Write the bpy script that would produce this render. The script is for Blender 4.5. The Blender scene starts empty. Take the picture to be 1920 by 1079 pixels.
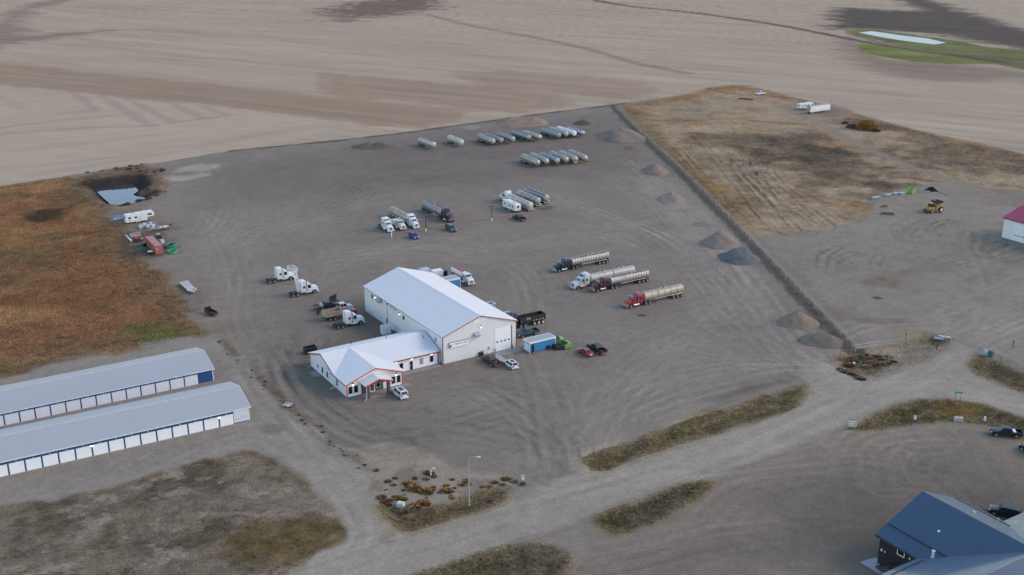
import bpy, bmesh, math, random
import numpy as np
from mathutils import Vector, Matrix
R = math.radians
SC = bpy.context.scene
COL = SC.collection

# ------------------------------------------------------------------ camera, sky, sun, exposure
F, YH, H = 2087.0, -190.0, 105.0                 # focal length in photo pixels, horizon row, height of the drone
TH = math.atan((539.5 - YH) / F)
cam = bpy.data.cameras.new('camera'); camo = bpy.data.objects.new('camera', cam); COL.objects.link(camo)
camo.location = (0, 0, H); camo.rotation_euler = (R(90) - TH, 0, 0)
cam.sensor_width = 36.0; cam.lens = F / 1920 * 36.0; cam.clip_start = 1.0; cam.clip_end = 20000
SC.camera = camo
SUN_DIR = Vector((0.95, 0.10, 0.60)).normalized()  # towards the low sun: off to the right
SUN_EL = math.asin(SUN_DIR.z); SUN_ROT = math.atan2(SUN_DIR.x, SUN_DIR.y)
W = bpy.data.worlds.new('World'); SC.world = W; W.use_nodes = True
nt = W.node_tree
for n in list(nt.nodes): nt.nodes.remove(n)
sky = nt.nodes.new('ShaderNodeTexSky'); sky.sky_type = 'NISHITA'; sky.sun_disc = False
sky.sun_elevation = SUN_EL; sky.sun_rotation = SUN_ROT; sky.altitude = 600; sky.air_density = 1.2; sky.dust_density = 0.5; sky.ozone_density = 0.3
bg = nt.nodes.new('ShaderNodeBackground'); bg.inputs['Strength'].default_value = 0.15
wo = nt.nodes.new('ShaderNodeOutputWorld')
nt.links.new(sky.outputs[0], bg.inputs[0]); nt.links.new(bg.outputs[0], wo.inputs[0])
sl = bpy.data.lights.new('sun', 'SUN'); slo = bpy.data.objects.new('sun', sl); COL.objects.link(slo)
sl.energy = 1.0; sl.angle = R(25); sl.color = (1.0, 0.70, 0.50)
slo.rotation_euler = SUN_DIR.to_track_quat('Z', 'Y').to_euler()
SC.view_settings.view_transform = 'Standard'; SC.view_settings.look = 'None'
SC.view_settings.gamma = 1.0; SC.view_settings.exposure = 0.9

# ------------------------------------------------------------------ photo pixel -> point on the ground plane (or at height z)
CT, ST = math.cos(TH), math.sin(TH)
def P(px, py, z=0.0):
    dx, dy = (px - 960) / F, (py - 539.5) / F
    d = (dx, CT - dy * ST, -ST - dy * CT); t = (z - H) / d[2]
    return Vector((d[0] * t, d[1] * t, z))
def proj(x, y, z=0.0):
    zc = y * CT - (z - H) * ST; yc = -y * ST - (z - H) * CT
    return 960 + F * x / zc, 539.5 + F * yc / zc
def zat(v, py):                                   # height above v at which a vertical line reaches photo row py
    lo, hi = -5.0, 40.0
    for _ in range(40):
        m = (lo + hi) / 2
        if proj(v.x, v.y, m)[1] > py: lo = m
        else: hi = m
    return lo
def PW(pts): return np.array([tuple(P(*p))[:2] for p in pts])

def lin(c):                                       # sRGB 0-255 -> linear
    c = np.asarray(c, float) / 255.0
    return np.where(c <= 0.04045, c / 12.92, ((c + 0.055) / 1.055) ** 2.4)
KE = np.array([0.905, 1.018, 1.285])                 # how much light reaches level ground, to turn seen colours into albedos
def alb(*c): return np.clip(lin(c) / KE, 0.004, 0.85)

# ------------------------------------------------------------------ object helpers
def link(o, parent=None):
    COL.objects.link(o)
    if parent is not None: o.parent = parent
    return o
def tag(o, label=None, cat=None, group=None, kind=None):
    if label: o['label'] = label
    if cat: o['category'] = cat
    if group: o['group'] = group
    if kind: o['kind'] = kind
    return o
def thing(name, label, cat, loc, rz=0.0, group=None, scale=1.0):
    o = bpy.data.objects.new(name, None); COL.objects.link(o)
    o.location = loc; o.rotation_euler = (0, 0, rz); o.empty_display_size = 0.3
    if scale != 1.0: o.scale = (scale,) * 3
    return tag(o, label, cat, group)
class MB:
    def __init__(s): s.v = []; s.f = []
    def add(s, vs, fs):
        n = len(s.v); s.v.extend([tuple(v) for v in vs]); s.f.extend([tuple(i + n for i in f) for f in fs]); return s
    def box(s, x0, x1, y0, y1, z0, z1, tx=0.0, ty=0.0):        # tx, ty pull the top edges in
        return s.add([(x0, y0, z0), (x1, y0, z0), (x1, y1, z0), (x0, y1, z0), (x0 + tx, y0 + ty, z1), (x1 - tx, y0 + ty, z1), (x1 - tx, y1 - ty, z1), (x0 + tx, y1 - ty, z1)],
                     [(3, 2, 1, 0), (4, 5, 6, 7), (0, 1, 5, 4), (1, 2, 6, 5), (2, 3, 7, 6), (3, 0, 4, 7)])
    def prism(s, prof, y0, y1, yin=None):                      # prof: (x, z) outline extruded along y; yin(x,z) narrows a vertex
        n = len(prof); g = yin or (lambda x, z: 0.0)
        vs = [(x, y0 + g(x, z), z) for x, z in prof] + [(x, y1 - g(x, z), z) for x, z in prof]
        fs = [tuple(range(n)), tuple(range(2 * n - 1, n - 1, -1))]
        fs += [(i, i + n, (i + 1) % n + n, (i + 1) % n) for i in range(n)]
        return s.add(vs, fs)
    def prismx(s, prof, x0, x1):                               # prof: (y, z) outline extruded along x
        n = len(prof)
        vs = [(x0, y, z) for y, z in prof] + [(x1, y, z) for y, z in prof]
        fs = [tuple(range(n - 1, -1, -1)), tuple(range(n, 2 * n))]
        fs += [(i, (i + 1) % n, (i + 1) % n + n, i + n) for i in range(n)]
        return s.add(vs, fs)
    def prismz(s, poly, z0, z1):
        n = len(poly)
        vs = [(p[0], p[1], z0) for p in poly] + [(p[0], p[1], z1) for p in poly]
        fs = [tuple(range(n - 1, -1, -1)), tuple(range(n, 2 * n))]
        fs += [(i, (i + 1) % n, (i + 1) % n + n, i + n) for i in range(n)]
        return s.add(vs, fs)
    def tube(s, p0, p1, r0, r1=None, n=10, caps=True):
        r1 = r0 if r1 is None else r1
        p0, p1 = Vector(p0), Vector(p1); d = (p1 - p0).normalized()
        a = d.orthogonal().normalized(); b = d.cross(a)
        vs = []
        for p, r in ((p0, r0), (p1, r1)):
            for i in range(n):
                t = 2 * math.pi * i / n; vs.append(p + (a * math.cos(t) + b * math.sin(t)) * r)
        fs = [(i, (i + 1) % n, (i + 1) % n + n, i + n) for i in range(n)]
        if caps: fs += [tuple(range(n - 1, -1, -1)), tuple(range(n, 2 * n))]
        return s.add(vs, fs)
    def path(s, pts, r, n=6, closed=False):
        m = len(pts)
        for i in range(m if closed else m - 1): s.tube(pts[i], pts[(i + 1) % m], r, r, n, True)
        return s
    def lathe(s, prof, c, axis='x', n=16):                     # prof: (along axis, radius)
        vs = []; fs = []
        for a, r in prof:
            for i in range(n):
                t = 2 * math.pi * (i + 0.5) / n; p, q = r * math.cos(t), r * math.sin(t)
                vs.append({'x': (c[0] + a, c[1] + p, c[2] + q), 'y': (c[0] + q, c[1] + a, c[2] + p), 'z': (c[0] + p, c[1] + q, c[2] + a)}[axis])
        for k in range(len(prof) - 1):
            for i in range(n): fs.append((k * n + i, k * n + (i + 1) % n, (k + 1) * n + (i + 1) % n, (k + 1) * n + i))
        fs += [tuple(range(n - 1, -1, -1)), tuple(range((len(prof) - 1) * n, len(prof) * n))]
        return s.add(vs, fs)
    def quad(s, *p): return s.add(p, [tuple(range(len(p)))])
    def mesh(s, name, mat, bevel=0.0, smooth=False):
        me = bpy.data.meshes.new(name); me.from_pydata(s.v, [], s.f)
        bm = bmesh.new(); bm.from_mesh(me)
        bmesh.ops.recalc_face_normals(bm, faces=bm.faces)
        if bevel:
            es = [e for e in bm.edges if len(e.link_faces) == 2 and e.calc_face_angle(0) > 0.5]
            bmesh.ops.bevel(bm, geom=es, offset=bevel, segments=2, profile=0.6, affect='EDGES', clamp_overlap=True)
        if smooth:
            for f in bm.faces: f.smooth = True
            for e in bm.edges:
                if len(e.link_faces) == 2 and e.calc_face_angle(0) > 0.7: e.smooth = False
        bm.to_mesh(me); bm.free(); me.materials.append(mat); return me
    def build(s, name, mat, parent=None, bevel=0.0, smooth=False):
        return link(bpy.data.objects.new(name, s.mesh(name, mat, bevel, smooth)), parent)

# ------------------------------------------------------------------ materials
MATS = {}
def mat_nodes(name):
    m = bpy.data.materials.new(name); m.use_nodes = True; t = m.node_tree
    b = t.nodes['Principled BSDF']; return m, t, b
def nd(t, typ, **kw):
    n = t.nodes.new(typ)
    for k, v in kw.items():
        if k.startswith('i_'): n.inputs[k[2:].replace('_', ' ')].default_value = v
        else: setattr(n, k, v)
    return n
def noise(t, scale, detail=4, vec=None, rough=0.6):
    n = nd(t, 'ShaderNodeTexNoise'); n.inputs['Scale'].default_value = scale; n.inputs['Detail'].default_value = detail; n.inputs['Roughness'].default_value = rough
    if vec is not None: t.links.new(vec, n.inputs['Vector'])
    return n
def mapr(t, sock, a, b, c, d):
    n = nd(t, 'ShaderNodeMapRange'); t.links.new(sock, n.inputs[0])
    for i, v in zip((1, 2, 3, 4), (a, b, c, d)): n.inputs[i].default_value = v
    return n.outputs[0]
def mixc(t, fac, a, b, mode='MIX'):
    n = nd(t, 'ShaderNodeMix', data_type='RGBA', blend_type=mode)
    for s, i in ((fac, 0), (a, 6), (b, 7)):
        if hasattr(s, 'links'): t.links.new(s, n.inputs[i])
        else: n.inputs[i].default_value = s if i == 0 else tuple(s)[:3] + (1.0,)
    return n.outputs[2]
def paint(name, rgb, rough=0.4, metal=0.0, dirt=0.25, dirt_rgb=(0.16, 0.14, 0.12), scale=1.3, coat=0.0, streak=False):
    """painted or bare metal: base colour with road dust in soft patches, thicker towards the lower parts"""
    if name in MATS: return MATS[name]
    m, t, b = mat_nodes(name); MATS[name] = m
    tc = nd(t, 'ShaderNodeTexCoord'); vec = tc.outputs['Object']
    if streak:
        mp = nd(t, 'ShaderNodeMapping'); mp.inputs['Scale'].default_value = (1.0, 1.0, 0.15) if streak == 'z' else (0.3, 1.0, 1.0)
        t.links.new(vec, mp.inputs[0]); vec = mp.outputs[0]
    n1 = noise(t, scale, 6, vec, 0.65)
    f = mapr(t, n1.outputs[0], 0.42, 0.75, 0.0, min(1.0, dirt * 2))
    n2 = noise(t, scale * 9, 3, vec)
    c0 = mixc(t, mapr(t, n2.outputs[0], 0.3, 0.7, 0.0, 0.25), rgb, tuple(x * 0.8 for x in rgb))
    t.links.new(mixc(t, f, c0, dirt_rgb), b.inputs['Base Color'])
    t.links.new(mapr(t, n1.outputs[0], 0.35, 0.75, rough, min(1.0, rough + 0.3)), b.inputs['Roughness'])
    b.inputs['Metallic'].default_value = metal
    if coat: b.inputs['Coat Weight'].default_value = coat; b.inputs['Coat Roughness'].default_value = 0.08
    return m
def ribbed(name, rgb, pitch=0.3, axis='X', rough=0.45, dirt=0.12, amount=0.35, dirt_rgb=(0.3, 0.28, 0.26)):
    """corrugated sheet metal: ribs as bump along one object axis"""
    if name in MATS: return MATS[name]
    m, t, b = mat_nodes(name); MATS[name] = m
    tc = nd(t, 'ShaderNodeTexCoord')
    sp = nd(t, 'ShaderNodeSeparateXYZ'); t.links.new(tc.outputs['Object'], sp.inputs[0])
    mu = nd(t, 'ShaderNodeMath', operation='MULTIPLY'); t.links.new(sp.outputs[axis], mu.inputs[0]); mu.inputs[1].default_value = 2 * math.pi / pitch
    si = nd(t, 'ShaderNodeMath', operation='SINE'); t.links.new(mu.outputs[0], si.inputs[0])
    rib = mapr(t, si.outputs[0], 0.55, 0.95, 0.0, 1.0)
    bp = nd(t, 'ShaderNodeBump'); bp.inputs['Strength'].default_value = amount; bp.inputs['Distance'].default_value = 0.03
    t.links.new(rib, bp.inputs['Height']); t.links.new(bp.outputs[0], b.inputs['Normal'])
    n1 = noise(t, 0.35, 6, tc.outputs['Object'], 0.7)
    mp = nd(t, 'ShaderNodeMapping'); mp.inputs['Scale'].default_value = (3.0, 0.12, 1.0) if axis == 'X' else (0.12, 3.0, 0.3)
    t.links.new(tc.outputs['Object'], mp.inputs[0]); n2 = noise(t, 1.0, 4, mp.outputs[0])
    c = mixc(t, mapr(t, n1.outputs[0], 0.4, 0.8, 0.0, dirt), rgb, dirt_rgb)
    c = mixc(t, mapr(t, n2.outputs[0], 0.35, 0.75, 0.0, dirt * 0.8), c, tuple(x * 0.72 for x in rgb))
    c = mixc(t, mapr(t, si.outputs[0], 0.55, 0.95, 0.0, 0.12), c, tuple(x * 0.7 for x in rgb))
    t.links.new(c, b.inputs['Base Color']); b.inputs['Roughness'].default_value = rough
    return m
def glow(name, rgb, strength):
    if name in MATS: return MATS[name]
    m, t, b = mat_nodes(name); MATS[name] = m
    n = noise(t, 6.0, 2)
    b.inputs['Base Color'].default_value = (0.8, 0.8, 0.75, 1)
    t.links.new(mixc(t, mapr(t, n.outputs[0], 0, 1, 0, 0.15), rgb, tuple(x * 0.8 for x in rgb)), b.inputs['Emission Color'])
    b.inputs['Emission Strength'].default_value = strength
    return m

# ------------------------------------------------------------------ ground: one terrain sheet, split into named regions
rng = np.random.RandomState(7)
LAT = [rng.rand(256, 256).astype(np.float32) for _ in range(6)]
def vnoise(x, y, k=0):
    L = LAT[k % 6]
    xi = np.floor(x).astype(int); yi = np.floor(y).astype(int); fx = x - xi; fy = y - yi
    fx = fx * fx * (3 - 2 * fx); fy = fy * fy * (3 - 2 * fy)
    a = L[xi & 255, yi & 255]; b = L[(xi + 1) & 255, yi & 255]; c = L[xi & 255, (yi + 1) & 255]; d = L[(xi + 1) & 255, (yi + 1) & 255]
    return (a * (1 - fx) + b * fx) * (1 - fy) + (c * (1 - fx) + d * fx) * fy
def fbm(x, y, s, oct=4, k=0, gain=0.55):          # s: feature size in metres; about -1..1
    o = np.zeros_like(x); a = 1.0; tot = 0
    for i in range(oct):
        o += a * (vnoise(x / s + 17.3 * i + 91, y / s - 9.1 * i + 53, k + i) * 2 - 1); tot += a; a *= gain; s *= 0.5
    return o / tot * 1.6
def rot(x, y, deg):
    c, s = math.cos(R(deg)), math.sin(R(deg)); return x * c + y * s, -x * s + y * c
def sstep(a, b, x):
    t = np.clip((x - a) / (b - a), 0, 1); return t * t * (3 - 2 * t)
def sdf(poly, X, Y, far=40.0):                    # signed distance, positive inside
    out = np.full(X.shape, -far)
    lo = poly.min(0) - far; hi = poly.max(0) + far
    m = (X > lo[0]) & (X < hi[0]) & (Y > lo[1]) & (Y < hi[1])
    if not m.any(): return out
    x, y = X[m], Y[m]; d = np.full(x.shape, 1e9); ins = np.zeros(x.shape, bool)
    n = len(poly)
    for i in range(n):
        ax, ay = poly[i]; bx, by = poly[(i + 1) % n]
        ex, ey = bx - ax, by - ay; L2 = ex * ex + ey * ey + 1e-9
        t = np.clip(((x - ax) * ex + (y - ay) * ey) / L2, 0, 1)
        d = np.minimum(d, (x - ax - t * ex) ** 2 + (y - ay - t * ey) ** 2)
        c = (ay > y) != (by > y)
        if c.any(): ins ^= c & (x < ex * (y - ay) / (ey if abs(ey) > 1e-9 else 1e-9) + ax)
    d = np.sqrt(d); out[m] = np.where(ins, d, -d); return out
def pdist(line, X, Y, far=8.0):                   # distance to an open line
    out = np.full(X.shape, far)
    lo = line.min(0) - far; hi = line.max(0) + far
    m = (X > lo[0]) & (X < hi[0]) & (Y > lo[1]) & (Y < hi[1])
    if not m.any(): return out
    x, y = X[m], Y[m]; d = np.full(x.shape, far * far)
    for i in range(len(line) - 1):
        ax, ay = line[i]; ex, ey = line[i + 1] - line[i]; L2 = ex * ex + ey * ey + 1e-9
        t = np.clip(((x - ax) * ex + (y - ay) * ey) / L2, 0, 1)
        d = np.minimum(d, (x - ax - t * ex) ** 2 + (y - ay - t * ey) ** 2)
    out[m] = np.sqrt(d); return out
def spline(pts, sub=6):
    p = np.array(pts, float); q = np.vstack([2 * p[0] - p[1], p, 2 * p[-1] - p[-2]]); o = []
    for i in range(1, len(q) - 2):
        for k in range(sub):
            t = k / sub; a, b, c, d = q[i - 1], q[i], q[i + 1], q[i + 2]
            o.append(0.5 * (2 * b + (c - a) * t + (2 * a - 5 * b + 4 * c - d) * t * t + (3 * b - a - 3 * c + d) * t ** 3))
    o.append(q[-2]); return np.array(o)

A_ = {}
A_['field'] = PW([(-260, 395), (0, 350), (133, 329), (213, 316), (300, 305), (433, 283), (640, 263), (750, 250), (860, 235), (1020, 213), (1150, 197), (1280, 178), (1325, 165), (1370, 160), (1400, 160), (1480, 180), (1580, 206), (1713, 243), (1847, 271), (1920, 289), (2250, 370), (3000, -100), (1920, -100), (0, -100), (-800, -100)])
A_['grass'] = PW([(-260, 392), (0, 351), (133, 331), (165, 340), (176, 365), (200, 383), (203, 398), (215, 410), (236, 428), (252, 452), (262, 478), (300, 510), (325, 535), (352, 572), (372, 605), (382, 625), (350, 628), (300, 643), (200, 663), (100, 681), (0, 707), (-200, 760)])
A_['pondbank'] = PW([(140, 332), (213, 316), (275, 308), (300, 318), (318, 350), (312, 362), (280, 370), (230, 388), (205, 394), (175, 372)])
A_['water'] = PW([(181, 349), (215, 344), (248, 340), (256, 352), (247, 358), (252, 361), (269, 363), (254, 370), (228, 379), (212, 377), (194, 361)])
A_['storelot'] = PW([(-300, 780), (0, 707), (100, 681), (200, 663), (300, 643), (350, 628), (395, 628), (440, 665), (540, 762), (610, 822), (690, 880), (703, 936), (730, 978), (700, 1050), (560, 1120), (-300, 1120)])
A_['weeds'] = PW([(-200, 985), (0, 949), (100, 936), (200, 912), (300, 882), (383, 859), (467, 847), (517, 856), (560, 882), (600, 925), (640, 968), (654, 990), (648, 1005), (600, 1035), (540, 1079), (400, 1180), (-200, 1180)])
A_['island1'] = PW([(690, 925), (722, 975), (751, 998), (779, 997), (830, 982), (892, 962), (946, 942), (978, 912), (965, 897), (930, 889), (866, 882), (800, 872), (740, 868), (705, 878)])
A_['strip1'] = PW([(706, 950), (724, 975), (751, 998), (779, 997), (830, 982), (892, 962), (940, 945), (972, 912), (955, 908), (900, 925), (850, 942), (810, 950), (770, 952), (735, 945)])
A_['verge1'] = PW([(1095, 868), (1092, 860), (1107, 851), (1173, 829), (1280, 791), (1380, 758), (1440, 737), (1480, 722), (1513, 721), (1518, 739), (1507, 759), (1470, 777), (1413, 797), (1280, 834), (1207, 857), (1140, 883), (1110, 884)])
A_['verge2'] = PW([(1100, 978), (1107, 968), (1157, 949), (1223, 926), (1279, 906), (1330, 899), (1343, 905), (1313, 932), (1280, 952), (1240, 976), (1180, 1001), (1150, 1000), (1118, 988)])
A_['verge3'] = PW([(700, 1110), (773, 1076), (857, 1050), (940, 1022), (1000, 1017), (1050, 1024), (1078, 1039), (1070, 1059), (1058, 1085), (1020, 1130)])
A_['verge4'] = PW([(1583, 806), (1590, 799), (1613, 788), (1647, 771), (1680, 758), (1713, 750), (1773, 748), (1847, 759), (1920, 783), (2050, 830), (2050, 860), (1920, 826), (1880, 803), (1840, 796), (1790, 792), (1735, 795), (1691, 802), (1654, 807), (1610, 809)])
A_['junction'] = PW([(1545, 668), (1580, 660), (1602, 657), (1690, 648), (1740, 624), (1785, 634), (1782, 648), (1777, 655), (1735, 676), (1690, 693), (1640, 711), (1612, 708), (1580, 696)])
A_['verge5'] = PW([(1815, 688), (1820, 672), (1840, 663), (1880, 682), (1920, 700), (2100, 790), (2100, 850), (1920, 739), (1870, 719), (1830, 702)])
A_['scrub'] = PW([(1160, 200), (1280, 179), (1325, 166), (1370, 161), (1400, 161), (1480, 181), (1580, 207), (1713, 244), (1847, 272), (1920, 290), (2250, 370), (2250, 460), (1920, 360), (1840, 352), (1760, 344), (1700, 352), (1660, 362), (1636, 372), (1630, 395), (1622, 413), (1560, 428), (1480, 438), (1405, 443)])
A_['road'] = PW([(300, 1180), (530, 1080), (650, 1038), (780, 1000), (900, 963), (975, 935), (1040, 905), (1100, 886), (1140, 884), (1210, 858), (1280, 836), (1410, 799), (1490, 770), (1520, 745), (1525, 722), (1500, 700), (1540, 672), (1580, 697), (1615, 711), (1640, 712), (1690, 694), (1780, 655), (1790, 640), (1830, 655), (1815, 688), (1870, 720), (1920, 741), (2150, 870), (2150, 900), (1920, 784), (1847, 758), (1773, 746), (1713, 749), (1680, 757), (1610, 788), (1580, 802), (1450, 850), (1280, 905), (1150, 950), (1090, 978), (960, 1016), (857, 1049), (773, 1075), (600, 1180)])
A_['eastlot'] = PW([(1405, 444), (1480, 439), (1560, 429), (1622, 414), (1632, 395), (1640, 373), (1700, 353), (1760, 345), (1840, 353), (1920, 361), (2250, 460), (2300, 900), (1920, 720), (1830, 660), (1785, 632), (1740, 622), (1690, 647), (1605, 655)])
A_['southlot'] = PW([(1040, 1120), (1075, 1050), (1085, 1030), (1110, 1000), (1160, 1003), (1240, 978), (1320, 935), (1350, 895), (1450, 853), (1580, 806), (1620, 812), (1690, 805), (1790, 796), (1870, 806), (1920, 830), (2200, 930), (2200, 1200)])
A_['track'] = PW([(1455, 200), (1470, 194), (1560, 196), (1600, 207), (1592, 216), (1540, 225), (1570, 243), (1640, 278), (1700, 305), (1770, 330), (1850, 352), (1920, 372), (2000, 400), (1980, 410), (1900, 378), (1830, 358), (1750, 334), (1690, 312), (1620, 280), (1550, 250), (1510, 225), (1480, 212)])
A_['darkfield'] = PW([(1560, 25), (1580, 15), (1660, 20), (1725, 22), (1690, 2), (1650, -8), (1700, -20), (1760, 5), (1850, 35), (1925, 57), (2100, 90), (2100, 140), (1920, 92), (1850, 82), (1760, 66), (1640, 55), (1565, 55), (1540, 48), (1562, 42)])
A_['darkfield2'] = PW([(1560, 80), (1600, 72), (1625, 85), (1680, 112), (1760, 118), (1900, 130), (2100, 170), (2100, 185), (1900, 148), (1760, 150), (1640, 130), (1590, 112)])
A_['green1'] = PW([(1603, 86), (1620, 83), (1650, 84), (1700, 92), (1790, 104), (1850, 114), (1870, 121), (1790, 121), (1710, 116), (1640, 105), (1612, 96)])
A_['green2'] = PW([(1585, 57), (1640, 55), (1700, 64), (1790, 76), (1850, 88), (1925, 96), (2100, 130), (2100, 160), (1925, 132), (1850, 118), (1760, 100), (1680, 84), (1600, 66)])
A_['farwater'] = PW([(1610, 62), (1634, 59), (1690, 67), (1740, 73), (1774, 81), (1752, 84), (1700, 78), (1650, 70)])
A_['darkpatch'] = PW([(595, 25), (640, 8), (690, 0), (760, -12), (840, -5), (820, 15), (770, 24), (700, 32), (645, 40)])
A_['darkleft'] = PW([(-60, 60), (0, 38), (12, 25), (60, 8), (130, -8), (160, -4), (60, 18), (40, 38), (50, 48), (30, 52), (60, 66), (140, 62), (210, 56), (60, 78), (0, 84), (-60, 100)])
A_['stubble_pale'] = PW([(-300, 165), (0, 160), (140, 172), (240, 186), (430, 206), (540, 220), (640, 232), (560, 262), (430, 284), (300, 306), (133, 330), (-300, 400)])
A_['salt'] = PW([(305, 330), (320, 322), (350, 308), (400, 300), (418, 302), (412, 310), (440, 318), (436, 323), (400, 327), (345, 341), (322, 342)])
A_['leftpad'] = PW([(250, 430), (215, 400), (280, 375), (330, 420), (345, 470), (320, 478), (300, 500), (340, 530), (385, 545), (420, 590), (440, 640), (395, 628), (352, 572), (310, 512), (270, 480)])
A_['darkyard'] = PW([(330, 335), (450, 315), (640, 275), (860, 245), (1150, 208), (1195, 250), (1240, 330), (1100, 340), (900, 345), (700, 350), (520, 380), (400, 400), (350, 370)])
A_['palepad'] = PW([(640, 838), (720, 832), (780, 838), (830, 862), (880, 884), (800, 873), (700, 878), (660, 856)])
A_['darkbit'] = PW([(1330, 748), (1400, 722), (1470, 706), (1500, 706), (1480, 718), (1400, 742), (1350, 757)])
A_['shopshade'] = PW([(655, 570), (690, 560), (720, 600), (800, 655), (760, 690), (560, 690), (575, 650), (640, 640), (690, 630)])
A_['rocks'] = PW([(600, 1040), (625, 1005), (652, 1000), (650, 1015), (620, 1040), (575, 1062)])
LOBES = [PW([(-100, 175), (100, 178), (400, 196), (640, 228), (700, 236), (790, 238), (845, 228), (862, 215), (845, 204), (760, 194), (600, 180), (300, 150), (0, 118), (-100, 120)]),
         PW([(600, 178), (760, 190), (880, 208), (980, 210), (1052, 202), (1072, 189), (1040, 177), (950, 168), (760, 150), (600, 138)]),
         PW([(900, 165), (1060, 172), (1150, 187), (1215, 180), (1232, 170), (1210, 158), (1120, 148), (950, 134), (850, 135)])]
def swath(pts): return spline(PW(pts))
FIELD_LINES = [(swath([(800, 28), (900, 52), (1000, 70), (1100, 92), (1190, 118), (1290, 138)]), 6.0, 0.4, (84, 68, 60)), (swath([(1090, -4), (1180, 12), (1280, 22), (1400, 38), (1500, 55), (1600, 75), (1700, 92), (1920, 122)]), 6.5, 0.9, (80, 69, 62)),
               (swath([(0, 75), (120, 66), (220, 57), (300, 55)]), 3.5, 0.35, (105, 80, 75)), (swath([(1590, 62), (1660, 82), (1760, 98), (1850, 108), (1925, 124)]), 5.0, 0.8, (104, 96, 78))]
HERR = [[(140, 175), (182, 208), (110, 213)], [(195, 183), (280, 236)], [(235, 183), (325, 230), (430, 217)], [(320, 194), (378, 222)], [(385, 200), (430, 218)], [(0, 240), (110, 226), (200, 218)], [(0, 252), (160, 240), (290, 236)], [(0, 180), (40, 205)], [(60, 330), (300, 290), (460, 260), (640, 236)], [(0, 315), (200, 296), (420, 262), (640, 228)], [(0, 285), (170, 268), (300, 252)]]
TRACKS = []
def tr(pts, amt, w=0.55, gap=2.0): TRACKS.append((spline(PW(pts)), amt, w, gap))
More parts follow.
